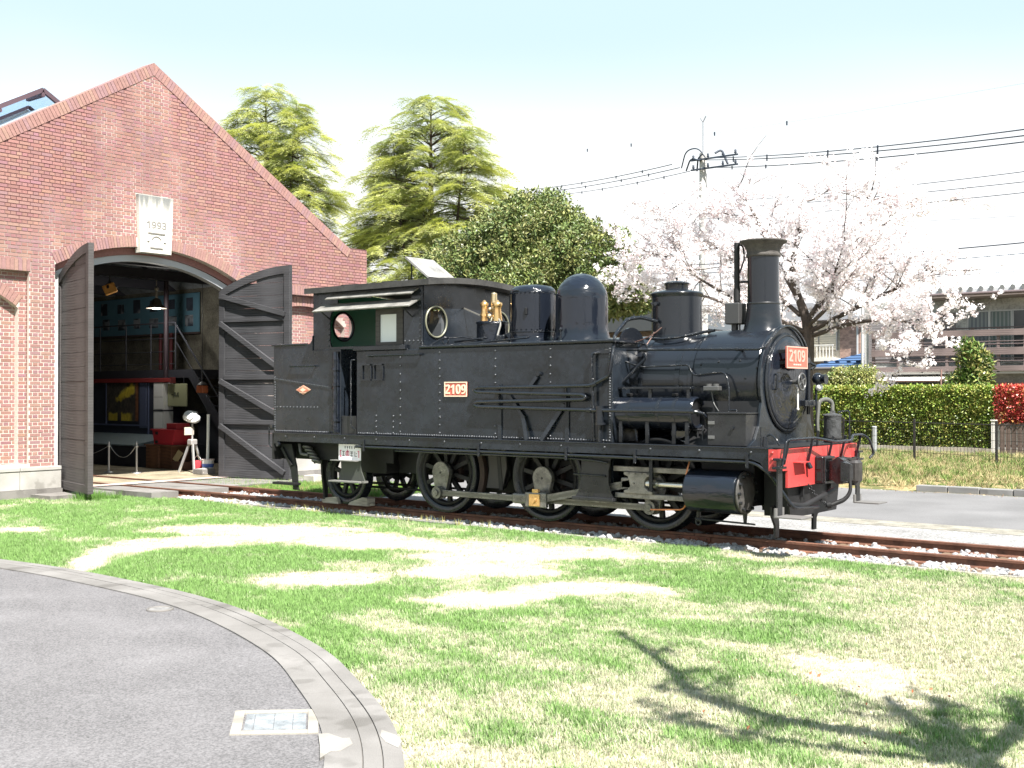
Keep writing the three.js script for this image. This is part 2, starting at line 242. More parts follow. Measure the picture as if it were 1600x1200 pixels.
{
  const pts = []; for (let i = 0; i <= 220; i += 2) { const p = off(i, 0.405); pts.push([p.x, p.z]); } pts.push([-20, 20], [-20, 10.2]);
  S('path', extY(pts, -0.2, -0.115), asphM);
  const curb = new THREE.Group(); curb.name = 'kerb'; curb.userData.kind = 'structure'; scene.add(curb);
  P('joint', ribbon(0.02, 0.405, -0.16, -0.112), std([0.12, 0.11, 0.1], 0.95), curb);
  for (let b = 0; b < 22; b++) { const i0 = b * 10, i1 = i0 + 10; for (const [d0, d1] of [[0.0, 0.105], [0.112, 0.21], [0.217, 0.415]]) { const m = concM; P('kerb_segment', ribbon(d0, d1, -0.17, -0.103 + 0.0012 * rr(-1, 1), i0, i1), m, curb); } }
  // patched concrete corner by the drain
  let k = 0, best = 1e9; for (let i = 0; i <= 220; i++) { const p = off(i, 0.4), d = (p.x - 0.68) ** 2 + (p.z - 9.42) ** 2; if (d < best) { best = d; k = i; } }
  const q = (i, d) => { const p = off(k + i, d); return [p.x, p.z]; };
  P('patch', extY([q(-1, 0.438), q(-1, 0.38), q(0, 0.31), q(0, 0.27), q(1, 0.26), q(2, 0.33), q(2, 0.38), q(3, 0.438), q(1, 0.438)], -0.13, -0.0995), std([0.36, 0.345, 0.325], 0.95, { map: concT }), curb);
  P('patch', extY([q(-1, 0.08), q(0, 0.01), q(1, -0.01), q(2, 0.02), q(1, 0.08), q(0, 0.1)], -0.13, -0.0995), std([0.36, 0.345, 0.325], 0.95, { map: concT }), curb);
}
{ // drain cover and manhole in the path
  const c = V(0.17, -0.115, 9.41), e1 = V(0.363, 0, -0.323).normalize(), e2 = V(0.353, 0, 0.318).normalize();
  const quad = (a0, a1, b0, b1, y0, y1) => extY([[a0, b0], [a1, b0], [a1, b1], [a0, b1]].map(([a, b]) => { const p = c.clone().addScaledVector(e1, a).addScaledVector(e2, b); return [p.x, p.z]; }), y0, y1);
  const t = thing('drain_cover', 'square pale steel drain cover set in a concrete frame in the asphalt path', 'drain', [0.17, -0.115, 9.41]);
  P('frame', [quad(-0.25, -0.19, -0.25, 0.25, -0.16, -0.107), quad(0.19, 0.25, -0.25, 0.25, -0.16, -0.107), quad(-0.189, 0.189, -0.25, -0.18, -0.16, -0.1072), quad(-0.189, 0.189, 0.18, 0.25, -0.16, -0.1072)], std([0.42, 0.4, 0.36], 0.95, { map: concT }), t);
  P('gap', quad(-0.189, 0.189, -0.179, 0.179, -0.18, -0.125), std([0.05, 0.05, 0.05], 0.9), t);
  const pm = std([0.42, 0.45, 0.47], 0.55, { metalness: 0.2, map: rep(tTone, 2, 2), roughnessMap: tRough });
  for (const [a, b] of [[-0.177, -0.125], [-0.122, -0.01], [-0.007, 0.1], [0.103, 0.178]]) P('panel', quad(a, b, -0.172, 0.172, -0.14, -0.1085), pm, t);
  const m = thing('manhole_cover', 'small round iron cover in the asphalt by the curved kerb', 'manhole', [-3.42, -0.115, 7.72]);
  P('rim', new THREE.TorusGeometry(0.11, 0.012, 8, 32).rotateX(Math.PI / 2).translate(-3.42, -0.112, 7.72), std([0.14, 0.13, 0.12], 0.7), m);
  P('lid', new THREE.CylinderGeometry(0.1, 0.1, 0.02, 32).translate(-3.42, -0.119, 7.72), std([0.3, 0.29, 0.28], 0.8, { map: rep(tTone, 3, 3) }), m);
}
{ // grass blades of the lawn
  reseed(77);
  const pos = [], cl = [];
  for (let k = 0; k < 9; k++) { const a = rr(0, 6.28), r = rr(0, 0.045), h = rr(0.018, 0.048), w = rr(0.0025, 0.005), l = rr(0.005, 0.03), x = Math.cos(a) * r, z = Math.sin(a) * r, b = rr(0, 6.28); pos.push(x - w * Math.cos(b), 0, z - w * Math.sin(b), x + w * Math.cos(b), 0, z + w * Math.sin(b), x + l * Math.cos(a), h, z + l * Math.sin(a)); }
  const g = new THREE.BufferGeometry(); g.setAttribute('position', new THREE.Float32BufferAttribute(pos, 3)); g.computeVertexNormals();
  const list = [], inEdge = (x, z) => { let best = 1e9, bi = 0; for (let i = 0; i <= 220; i += 4) { const d = (edgeC[i].x - x) ** 2 + (edgeC[i].z - z) ** 2; if (d < best) { best = d; bi = i; } } const v = V(x - edgeC[bi].x, 0, z - edgeC[bi].z); return v.dot(edgeN[bi]) > -0.02; };
  const cam = camera.position;
  for (let i = 0; i < 420000 && list.length < 150000; i++) {
    const x = rr(-16.5, 6.2), z = rr(0.98, 11.5); const dx = x - cam.x, dz = z - cam.z, dep = -0.6207 * dx - 0.784 * dz, lat = (0.784 * dx - 0.6207 * dz) / dep; if (dep < 4 || Math.abs(lat) > 0.48) continue;
    if (x < -14.9 && z < 3.6) continue;
    if (rnd() > clamp(1.35 - dep / 16, 0.25, 1)) continue;
    const m = lawnMix(x, z); if (rnd() < smooth(0.5, 0.95, m) * (0.99 - 0.4 * smooth(0.5, 0.7, vnoise(x * 7, z * 9, 29)))) continue; if (inEdge(x, z)) continue;
    const s = rr(0.7, 1.3) * (1.15 - 0.55 * m), dry = smooth(0.1, 0.75, m + rr(-0.3, 0.3)), k = rr(0.75, 1.2);
    list.push([M4(V(x, GY - 0.004, z), eul(0, rr(0, 6.28), 0), V(s * rr(0.9, 1.4), s, s * rr(0.9, 1.4))), col((0.15 + 0.31 * dry) * k, (0.265 + 0.165 * dry) * k, (0.07 + 0.25 * dry) * k)]);
  }
  const gm = I('grass', g, std([1, 1, 1], 0.85, {}), list, scene, { kind: 'stuff' });
  tag(gm, 'short green and straw coloured grass of the lawn in front of the track', 'grass');
}
{ // taller tufts along the rail and by the shed
  reseed(5); const tuft = (n, h, spread) => { const pos = []; for (let k = 0; k < n; k++) { const a = rr(0, 6.28), r = rr(0, spread), hh = rr(0.4, 1) * h, w = 0.005, l = rr(0.1, 0.5) * h, b = rr(0, 6.28), x = Math.cos(a) * r, z = Math.sin(a) * r; pos.push(x - w * Math.cos(b), 0, z - w * Math.sin(b), x + w * Math.cos(b), 0, z + w * Math.sin(b), x + l * Math.cos(a), hh, z + l * Math.sin(a)); } const g = new THREE.BufferGeometry(); g.setAttribute('position', new THREE.Float32BufferAttribute(pos, 3)); g.computeVertexNormals(); return g; };
  const gm = std([0.085, 0.19, 0.025], 0.85), dm = std([0.3, 0.29, 0.1], 0.9);
  const w = thing('weed', 'bright green bushy weed growing at the foot of the left shed door', 'plant', [-13.9, GY, 1.9]);
  P('foliage', [0, 1, 2, 3, 4, 5, 6].map(i => tuft(90, 0.2, 0.17).translate(-13.9 + rr(-0.3, 0.35), GY, 1.9 + rr(-0.28, 0.28))), gm, w);
  const lst = []; for (let i = 0; i < 46; i++) lst.push([rr(-12, -5), rr(0.92, 1.05)]);
  const tf = P('grass_tufts', lst.map(([x, z]) => tuft(8, 0.14, 0.03).translate(x, GY, z)), dm, scene, { kind: 'stuff' }); tag(tf, 'pale grass stalks along the edge of the rail', 'grass');
}

/* ---------- railway track ---------- */
const rustT = rep(tex(512, 256, (u, v) => { const n = fbm(u * 10, v * 10, 5, 23, 10), f = fbm(u * 40, v * 40, 2, 29, 40); const k = 0.65 + 0.8 * (n - 0.5) + 0.3 * (f - 0.5); return [clamp(k), clamp(k * 0.96), clamp(k * 0.9)]; }), 0.8, 0.8);
const rustM = std([0.195, 0.088, 0.056], 0.75, { map: rustT, bumpMap: rep(tNoise, 2, 2), bumpScale: 0.003 });
{
  const t = thing('railway_track', 'rusty narrow gauge railway track running from the shed door past the lawn', 'track', [-4, -0.13, 0]);
  const prof = [[-0.054, -0.125], [0.054, -0.125], [0.054, -0.113], [0.012, -0.1], [0.008, -0.085], [0.008, -0.04], [0.03, -0.03], [0.031, -0.004], [0.026, 0.0], [-0.026, 0.0], [-0.031, -0.004], [-0.03, -0.03], [-0.008, -0.04], [-0.008, -0.085], [-0.012, -0.1], [-0.054, -0.113]];
  for (const s of [1, -1]) {
    const r = P('rail', [extX(prof.map(p => [p[0] + s * 0.565, p[1]]), -12.4, -2.0), extX(prof.map(p => [p[0] + s * 0.565, p[1]]), -1.992, 14), extX(prof.map(p => [p[0] + s * 0.565, p[1]]), -26, -12.41)], rustM, t);
    for (const jx of [-2.0, -12.4]) { P('fishplate', rb(jx - 0.24, jx + 0.24, -0.098, -0.036, s * 0.565 + 0.009, s * 0.565 + 0.033, 0.006), std([0.2, 0.075, 0.045], 0.8, { map: rustT }), r); P('bolt', [-0.18, -0.06, 0.06, 0.18].map(d => rod([jx + d, -0.066, s * 0.565 + 0.03], [jx + d, -0.066, s * 0.565 + 0.052], 0.013, 0.013, 6)), rustM, r); }
  }
  const sm = std([0.2, 0.135, 0.085], 0.95, { map: rep(tWood, 0.8, 3), bumpMap: rep(tWood, 0.8, 3), bumpScale: 0.006 });
  reseed(3);
  for (let x = -12.9, k = 0; x < 8; x += 0.66, k++) { const sl = P('sleeper', rb(x - 0.1, x + 0.1, -0.2, -0.122, -0.92, 0.86 + rr(-0.03, 0.03), 0.008), sm, t); P('spike', [-0.565, 0.565].flatMap(z => [-0.075, 0.075].map(d => rb(x - 0.02, x + 0.02, -0.125, -0.102, z + d - 0.02, z + d + 0.02, 0.004))), rustM, sl); }
}
{ // ballast stones
  reseed(19); const st = new THREE.IcosahedronGeometry(0.04, 0), p = st.attributes.position; const g0 = st; for (let i = 0; i < p.count; i++) { const h = 0.75 + 0.5 * hash2(Math.round(p.getX(i) * 1e3), Math.round(p.getY(i) * 1e3 + p.getZ(i) * 777), 3); p.setXYZ(i, p.getX(i) * h, p.getY(i) * h * 0.8, p.getZ(i) * h); } g0.computeVertexNormals();
  const list = []; for (let i = 0; i < 15000; i++) { const x = rr(-12.8, 7.5), near = rnd() < 0.45, z = near ? rr(0.6, 0.9) : rr(-1.1, 0.6), k = rr(0.75, 1.15), q = rnd() < 0.12 ? [0.85, 0.7, 0.58] : [1, 1, 1.02]; const inS = Math.abs(((x + 12.9) / 0.66) % 1 - 0.5) > 0.33; if (inS && rnd() < 0.85) continue; const s = rr(0.5, 1.25);
    list.push([M4(V(x, -0.142 + rr(-0.006, 0.03), z), eul(rr(0, 6), rr(0, 6), rr(0, 6)), V(s, s * 0.8, s)), col(...q.map(c => c * 0.33 * k))]); }
  const b = I('ballast', g0, std([1, 1, 1], 0.95, {}), list, scene, { kind: 'stuff' }); tag(b, 'pale grey ballast stones between and beside the rails', 'gravel');
}
S('ballast_bed', bb(-14, 14, -0.19, -0.15, -1.2, 0.9), std([0.3, 0.28, 0.26], 0.97, { map: rep(tTone, 1, 1), bumpMap: rep(tSpeck, 3, 3), bumpScale: 0.03 }));
{
  const e = new THREE.Group(); e.name = 'edging'; e.userData.kind = 'structure'; scene.add(e); reseed(8);
  for (let x = -11.4; x < 9; x += 0.9) P('edging_stone', rb(x, x + 0.885, -0.2, -0.112 + rr(-0.006, 0.004), 0.9, 0.985, 0.008), std([0.36, 0.34, 0.32], 0.95, { map: concT }), e);
  for (const [x, z] of [[-10.4, 0.93], [-8.2, 0.95], [-6.9, 0.93]]) P('edging_slab', rb(x, x + 1.15, -0.18, -0.098, z - 0.13, z + 0.1, 0.01), concM, e);
}

/* ---------- brick engine shed ---------- */
const shed = thing('brick_shed', 'red brick engine shed with a pointed gable and a wide arched doorway', 'shed', [-15, 0, -0.12]);
const ZC = -0.12, WX = -15.02, HW = 6.11;                      // centre of the facade, its front plane, its half width
const rakeY = d => 8.65 - 0.5955 * Math.abs(d);                // top of the coping at distance d from the centre
const AR = 4.707, AYC = 0.123;                                 // door arch: radius of the soffit and height of its centre
const archY = (d, r = AR) => AYC + Math.sqrt(Math.max(0, r * r - d * d));
const BR = 2.134, BYC = 1.75, BMID = 4.155, BH = 1.465;        // blind arches in the side bays
const doorPts = (hw, r, y0) => { const a = [[ZC + hw, y0]]; for (let i = 0; i <= 24; i++) { const d = hw - i / 24 * 2 * hw; a.push([ZC + d, archY(d, r)]); } a.push([ZC - hw, y0]); return a; };
const mortarT = tex(1024, 1024, (u, v) => {                     // dark weathered mortar high up in streaks, pale mortar below
  const z = (u - 0.5) * 13, y = v * 9, low = rakeY(z) - y;      // depth below the coping
  const streak = fbm(z * 2.2, y * 0.25, 4, 12), n = fbm(z * 1.2, y * 1.2, 3, 22), pale = smooth(0.4, 0.62, fbm(z * 0.9 + 5, y * 0.35 + 2, 3, 93));
  let k = smooth(3.6, 1.5, low + 2.2 * (streak - 0.5) + 1.2 * (n - 0.5)); if (Math.abs(z) < 1.6) k *= 1 - 0.75 * pale; k = Math.max(k, 0.95 * smooth(2.6, 0.5, Math.abs(Math.abs(z) - 5.0) + 2.2 * (n - 0.45)) * smooth(3.8, 4.5, y));
  const a = [0.53, 0.47, 0.42], b = [0.1, 0.045, 0.045], f = 0.9 + 0.2 * hash2(Math.floor(u * 1024), Math.floor(v * 1024), 1); return [0, 1, 2].map(i => (a[i] + (b[i] - a[i]) * k) * f);
});
const mortarM = std([1, 1, 1], 0.95, { map: mortarT });
const facadeUV = g => { g = norm(g); const p = g.attributes.position, uv = g.attributes.uv; for (let i = 0; i < p.count; i++) uv.setXY(i, (ZC - p.getZ(i)) / 13 * -1 + 0.5, p.getY(i) / 9); return g; };
const brickT = rep(tex(512, 512, (u, v) => { const n = fbm(u * 14, v * 14, 4, 53, 14), f = hash2(Math.floor(u * 512), Math.floor(v * 512), 6); const k = 0.86 + 0.32 * (n - 0.5) + 0.14 * (f - 0.5); return g3(clamp(k)); }), 2, 2);
const brickCols = [[0.31, 0.155, 0.138], [0.295, 0.146, 0.132], [0.32, 0.165, 0.144], [0.29, 0.148, 0.142], [0.325, 0.178, 0.146], [0.288, 0.152, 0.156], [0.305, 0.157, 0.14]];
const brickMs = brickCols.map(c => std([c[0] * 1.02, c[1] * 1.13, c[2] * 1.13], 0.9, { map: brickT, bumpMap: rep(tSpeck, 4, 4), bumpScale: 0.003 }));
const brickM = std([1, 1, 1], 0.9, { map: brickT, bumpMap: rep(tSpeck, 4, 4), bumpScale: 0.003 });
{
  const bay = s => [[ZC + s * 2.69, 0.5], [ZC + s * (BMID * 2 - 2.69), 0.5], [ZC + s * (BMID * 2 - 2.69), 4.12], [ZC + s * 2.69, 4.12]];
  const blind = s => { const a = [[ZC + s * (BMID - BH + 0.15), 0.5]]; for (let i = 0; i <= 14; i++) { const d = -(BH - 0.15) + i / 14 * 2 * (BH - 0.15); a.push([ZC + s * (BMID + d), BYC + Math.sqrt(BR * BR - d * d)]); } a.push([ZC + s * (BMID + BH - 0.15), 0.5]); return a; };
  const gable = y0 => [[ZC + HW - 0.004, y0], [ZC + HW - 0.004, 5.38], [ZC + 5.5, 5.38], [ZC, 8.42], [ZC - 5.5, 5.38], [ZC - HW + 0.004, 5.38], [ZC - HW + 0.004, y0]];
  const D = 0.005;                                             // joints lie this far behind the brick faces
  const lay = (x0, x1, holes, y0 = 0.0) => facadeUV(extX(gable(y0), x0, x1, holes));
  P('wall', [lay(WX - 0.115, WX - D, [doorPts(2.17, AR, 0.002), bay(1), bay(-1)]), lay(WX - 0.24, WX - 0.115 - D, [doorPts(2.17, AR, 0.002), blind(1), blind(-1)]), lay(WX - 0.4, WX - 0.24 - D, [doorPts(2.17, AR, 0.002)])], mortarM, shed, { uv: true });
  // bricks in English bond
  const L = 0.21, H = 0.0545, list = [], single = [], base = new THREE.BoxGeometry(1, 1, 1), T = (x, y, z, w, h, d) => M4(V(x, y, z), undefined, V(d, h, w));
  reseed(101);
  const inRing = (z, y, pad) => { const d = Math.abs(z - ZC), r = Math.hypot(d, y - AYC); return d < 2.42 && r < AR + 0.232 + pad && y < 5.2 && !(d > 2.17 + (r - AR) * 0.46 + pad); };
  const inDoor = (z, y) => Math.abs(z - ZC) < 2.17 && y < archY(Math.abs(z - ZC));
  const inKey = (z, y) => Math.abs(z - ZC) < 0.47 && y > 4.6 && y < 5.9 && y < 5.86 && Math.abs(z - ZC) < 0.33 + 0.05 * (y - 4.7) / 1.15;
  const bayD = z => Math.abs(Math.abs(z - ZC) - BMID);
  function layer(x, ok) {
    for (let c = 0, y = 0.455; y < 8.5; c++, y = 0.455 + c * 0.07) {
      const head = c % 2, pitch = head ? 0.11 : 0.22, w = pitch - 0.0145, start = -7 + (head ? 0.055 : 0);
      for (let z = start; z < 6.2; z += pitch) {
        let a = ZC + z, b = a + w; const yc = y + 0.035, zz = (a + b) / 2;
        let z0 = a, z1 = b; const st = (b - a) / 30; while (z0 < z1 - 0.02 && !ok(z0, yc)) z0 += st; while (z1 > z0 + 0.02 && !ok(z1, yc)) z1 -= st;
        if (z1 - z0 < 0.018 || !ok((z0 + z1) / 2, yc) || !ok((z0 + z1) / 2, yc + 0.025) || !ok((z0 + z1) / 2, yc - 0.025)) continue;
        if (zz > 3.9) continue;                                // beyond the left edge of what the place shows
        const cc = brickCols[Math.floor(rnd() * brickCols.length)], k = rr(0.92, 1.08) * (0.97 + 0.26 * (fbm(zz * 1.9, y * 0.28, 4, 12) - 0.32)), jut = rr(-0.0015, 0.0025), m = T(x - 0.03 + jut, yc, (z0 + z1) / 2, z1 - z0, H + rr(-0.001, 0.001), 0.06);
        if (x === WX && !head && zz > 2.2 && zz < 3.35 && single.length < 110) single.push([m, Math.floor(rnd() * brickMs.length)]); else list.push([m, col(cc[0] * k, cc[1] * k * rr(0.94, 1.08), cc[2] * k * rr(0.94, 1.1))]);
      }
    }
  }
  layer(WX, (z, y) => { const d = Math.abs(z - ZC); if (d > HW || y > 5.36 && d >= 5.5) return false; if (d < 5.5 && y > rakeY(z - ZC) - 0.24) return false; if (inDoor(z, y) || inRing(z, y, -0.1) || inKey(z, y)) return false; if (bayD(z) < BH + 0.0 && y < 4.12 || bayD(z) < BH + 0.04 && y > 4.115 && y < 4.31) return false; return true; });
  layer(WX - 0.115, (z, y) => { const b = bayD(z); if (b > BH + 0.002 || y > 4.2) return false; const r = Math.hypot(b, y - BYC); if (y < BYC) return b > BH - 0.15; if (b < BH - 0.02 && r < BR + 0.12 && !(b > (BH - 0.17) + (r - BR) * 0.62)) return false; if (b < BH - 0.15 && r < BR) return false; return true; });
  layer(WX - 0.24, (z, y) => { const b = bayD(z); return b < BH - 0.14 && Math.hypot(b, y - BYC) < BR + 0.06 || b < BH - 0.14 && y < BYC; });
  // reveals of the door and of the bays, and the corner return
  for (let c = 0, y = 0.455; y < 4.27; c++, y = 0.455 + c * 0.07) for (const s of [1, -1]) for (const [zf, x0, x1, lim] of [[ZC + s * 2.17, WX - 0.4, WX - 0.062, 4.27], [ZC + s * 2.69, WX - 0.113, WX - 0.062, 4.1]]) if (y < lim - 0.06) list.push([T((x0 + x1) / 2, y + 0.035, zf + s * (zf === ZC + s * 2.17 ? 0.022 : -0.022), 0.05, H, x1 - x0 - 0.01), col(0.29, 0.14, 0.12)]);
  for (let c = 0, y = 0.455; y < 5.32; c++, y = 0.455 + c * 0.07) list.push([T(WX - 0.23, y + 0.035, ZC - HW + 0.03, 0.06, H, 0.33), col(0.29, 0.14, 0.12)]);
  I('bricks', base, brickM, list, shed, { kind: 'stuff' });
  for (const [m, k] of single) { const b = new THREE.Mesh(base, brickMs[k]); b.name = 'brick'; b.applyMatrix4(m); b.position.sub(shed.position); b.castShadow = b.receiveShadow = true; shed.add(b); }
  // bricks set on edge: coping along the rakes, door arch, blind arches, flat arches
  const wedge = (pts, x0, x1, name) => P(name, extX(pts, x0, x1), brickMs[Math.floor(rnd() * brickMs.length)], shed);
  for (const s of [1, -1]) { const n = s > 0 ? 52 : 82, ux = Math.cos(0.537), uy = Math.sin(0.537); for (let i = 0; i < n; i++) { const t0 = 0.004 + i * 0.079, t1 = t0 + 0.07, q = (t, h) => [ZC + s * (t * ux - h * uy), 8.648 - t * uy - h * ux]; if (q(t1, 0)[0] < ZC - 5.6) break; wedge([q(t0, 0), q(t1, 0), q(t1, 0.222), q(t0, 0.222)].map(p => i === 0 ? [s > 0 ? Math.max(p[0], ZC + 0.004) : Math.min(p[0], ZC - 0.004), p[1]] : p), WX - 0.4, WX + 0.012 + rr(-0.002, 0.002), 'coping_brick'); } }
  for (const s of [1, -1]) for (let i = 0; i < 29; i++) { const a0 = 0.083 + i * 0.01345 + 0.0009, a1 = a0 + 0.0117; if (a1 > 0.474) break; const q = (a, r) => [ZC + s * r * Math.sin(a), AYC + r * Math.cos(a)]; wedge([q(a0, AR), q(a1, AR), q(a1, AR + 0.225), q(a0, AR + 0.225)], WX - 0.24, WX + 0.008 + rr(-0.002, 0.002), 'arch_brick'); }
  for (const s of [1, -1]) { for (let i = -9; i <= 18; i++) { const z0 = ZC + s * (BMID - i * 0.0805 - 0.036), z1 = ZC + s * (BMID - i * 0.0805 + 0.036); if (s > 0 && z0 > 3.6) continue; wedge([[z0, 4.124], [z1, 4.124], [z1, 4.34], [z0, 4.34]], WX - 0.06, WX + 0.008 + rr(-0.002, 0.002), 'lintel_brick'); }
    for (let i = -6; i <= 16; i++) { const a0 = i * 0.0384 - 0.016, a1 = a0 + 0.0335, q = (a, r) => [ZC + s * (BMID - r * Math.sin(a)), BYC + r * Math.cos(a)]; const p = q(a0, BR); if (s > 0 && p[0] > 3.6) continue; wedge([q(a0, BR), q(a1, BR), q(a1, BR + 0.215), q(a0, BR + 0.215)], WX - 0.18, WX - 0.107 + rr(-0.002, 0.002), 'arch_brick'); } }
  // second, deeper ring of the door arch
  const ring = []; for (let i = 0; i <= 30; i++) { const d = 2.17 - i / 30 * 4.34; ring.push([ZC + d, archY(d) - 0.001]); } for (let i = 30; i >= 0; i--) { const d = 2.17 - i / 30 * 4.34; ring.push([ZC + d, archY(d) - 0.15]); }
  P('inner_arch', extX(ring, WX - 0.4, WX - 0.17), std([0.25, 0.12, 0.11], 0.92, { map: brickT }), shed);
  // keystone with its date and relief
  const kz = ZC - 0.0; const key = P('keystone', extX([[kz - 0.365, 4.7], [kz + 0.365, 4.7], [kz + 0.415, 5.88], [kz - 0.415, 5.88]], WX - 0.1, WX + 0.11, [], 0.012), std([0.66, 0.63, 0.57], 0.9, { map: rep(tex(256, 256, (u, v) => { const st = fbm(u * 14, v * 1.2, 3, 14), y = 1 - v, k = smooth(0.42, 0.0, y + 0.4 * (0.55 - st)); return [0, 1, 2].map(i => clamp(0.97 + 0.06 * (st - 0.5) - k * [0.72, 0.7, 0.68][i])); }), 1.2, 0.83), bumpMap: rep(tSpeck, 5, 5), bumpScale: 0.003 }), shed);
  { const p = key.geometry.attributes.position, uv = key.geometry.attributes.uv; for (let i = 0; i < p.count; i++) uv.setXY(i, p.getZ(i) / 1.0, (p.getY(i) - 4.7) / 1.18 / 0.83); }
  const rel = std([0.17, 0.16, 0.15], 0.9), dark = std([0.2, 0.19, 0.17], 0.9);
  P('date', text('1993', 0.14, 0.014).applyMatrix4(new THREE.Matrix4().makeTranslation(0, 0.07, 0)).scale(1.15, 1, 1).rotateY(Math.PI / 2).translate(WX + 0.104, 5.22, kz), std([0.22, 0.21, 0.2], 0.9), key);
  P('relief', [bb(WX + 0.11, WX + 0.125, 5.1, 5.125, kz - 0.2, kz + 0.2), bb(WX + 0.11, WX + 0.125, 4.8, 4.825, kz - 0.15, kz + 0.15), bb(WX + 0.11, WX + 0.125, 4.93, 4.95, kz + 0.17, kz + 0.22), bb(WX + 0.11, WX + 0.125, 4.93, 4.95, kz - 0.22, kz - 0.17), extX(Array.from({ length: 13 }, (_, i) => { const a = 0.5 + i / 12 * 2.14; return [kz + 0.13 * Math.cos(a), 4.92 + 0.14 * Math.sin(a)]; }).concat(Array.from({ length: 13 }, (_, i) => { const a = 2.64 - i / 12 * 2.14; return [kz + 0.115 * Math.cos(a), 4.92 + 0.122 * Math.sin(a)]; })), WX + 0.11, WX + 0.122)], rel, key);
  // stone plinth in slabs
  const stone = std([0.5, 0.495, 0.48], 0.9, { map: concT, bumpMap: rep(tSpeck, 4, 4), bumpScale: 0.002 });
  for (const s of [1, -1]) { for (let i = 0; i < 5; i++) { const d0 = 2.07 + i * 0.83, d1 = Math.min(d0 + 0.823, 6.19), a = ZC + s * d0, b = ZC + s * d1; P('plinth_slab', rb(WX - 0.35, WX + 0.075, 0.03, 0.375, Math.min(a, b), Math.max(a, b), 0.008), stone, shed); P('plinth_cap', rb(WX - 0.35, WX + 0.09, 0.376, 0.452, Math.min(a, b), Math.max(a, b), 0.012), stone, shed); }
    P('footing', bb(WX - 0.4, WX + 0.12, -0.2, 0.028, ZC + s * 2.07, ZC + s * 6.22), concM, shed); }
  // body of the hall: side walls, back, roof, monitor
  const inner = std([0.23, 0.215, 0.17], 0.92, { map: rep(tTone, 0.4, 0.4) });
  P('side_wall', [bb(-33, WX - 0.402, -0.1, 5.2, ZC - HW, ZC - HW + 0.3), bb(-33, WX - 0.402, -0.1, 5.2, ZC + HW - 0.3, ZC + HW)], [inner][0], shed);
  P('back_wall', extX([[ZC - HW + 0.3, -0.1], [ZC + HW - 0.3, -0.1], [ZC + HW - 0.3, 5.2], [ZC, 8.1], [ZC - HW + 0.3, 5.2]], -33, -32.7), inner, shed);
  const roofM = std([0.52, 0.56, 0.6], 0.45, { metalness: 0.3, map: rep(tTone, 0.5, 0.5) });
  for (const s of [1, -1]) P('roof', extX([[ZC, 8.39], [ZC, 8.24], [ZC + s * 6.25, 4.52], [ZC + s * 6.25, 4.67]], -33.1, WX - 0.402), roofM, shed);
  const mon = P('monitor', [extX([[ZC - 1.1, 7.0], [ZC - 1.1, 8.1], [ZC - 1.06, 8.1], [ZC - 1.06, 7.0]], -31, -20), extX([[ZC + 1.06, 7.0], [ZC + 1.06, 8.1], [ZC + 1.1, 8.1], [ZC + 1.1, 7.0]], -31, -20)], std([0.42, 0.46, 0.52], 0.5, { metalness: 0.2 }), shed);
  P('monitor_roof', [1, -1].map(s => extX([[ZC, 8.87], [ZC, 8.84], [ZC + s * 1.75, 7.84], [ZC + s * 1.75, 7.87]], -31.2, -19.3)), new THREE.MeshPhysicalMaterial({ color: col(0.75, 0.86, 0.95), roughness: 0.35, transmission: 0.75, thickness: 0, side: THREE.DoubleSide }), mon);
  P('monitor_beam', [...[1, -1].map(s => bar([-19.34, 8.8, ZC], [-19.34, 7.82, ZC + s * 1.72], 0.1, 0.08, V(1, 0, 0))), ...[1, -1].map(s => bar([-19.95, 8.5, ZC], [-19.95, 7.75, ZC + s * 1.3], 0.07, 0.06, V(1, 0, 0))), bb(-20.0, -19.3, 8.64, 8.74, ZC - 0.04, ZC + 0.04), bb(-20.0, -19.3, 8.1, 8.17, ZC + 0.98, ZC + 1.05)], std([0.07, 0.04, 0.05], 0.6), mon);
  P('monitor_end', extX([[ZC - 1.05, 7.0], [ZC + 1.05, 7.0], [ZC + 1.05, 7.95], [ZC, 8.45], [ZC - 1.05, 7.95]], -20.04, -20.0), std([0.6, 0.64, 0.68], 0.5), mon);
  P('ceiling_beam', [-17.5, -20, -22.5, -25, -27.5].flatMap(x => [bb(x - 0.08, x + 0.08, 4.75, 5.0, ZC - HW + 0.31, ZC + HW - 0.31), bar([x, 4.95, ZC - 5.7], [x, 7.95, ZC], 0.14, 0.14, V(1, 0, 0)), bar([x, 4.95, ZC + 5.7], [x, 7.95, ZC], 0.14, 0.14, V(1, 0, 0))]), std([0.03, 0.03, 0.04], 0.7), shed);
  const floorM = std([0.42, 0.36, 0.25], 0.75, { map: rep(tTone, 0.4, 0.4) });
  P('floor', [bb(-32.7, WX - 0.402, -0.15, -0.02, ZC - HW + 0.3, -0.66), bb(-32.7, WX - 0.402, -0.15, -0.02, 0.66, ZC + HW - 0.3), bb(-32.7, WX - 0.402, -0.15, -0.022, -0.47, 0.47)], floorM, shed);
  P('apron', [bb(WX - 0.401, -13.25, -0.17, -0.018, -3.35, -0.66), bb(WX - 0.401, -13.0, -0.17, -0.018, -0.47, 0.47), bb(WX - 0.401, -13.05, -0.17, -0.018, 0.66, 1.25), bb(WX + 0.13, -14.2, -0.17, -0.05, 1.26, 2.6)], concM, shed);
}
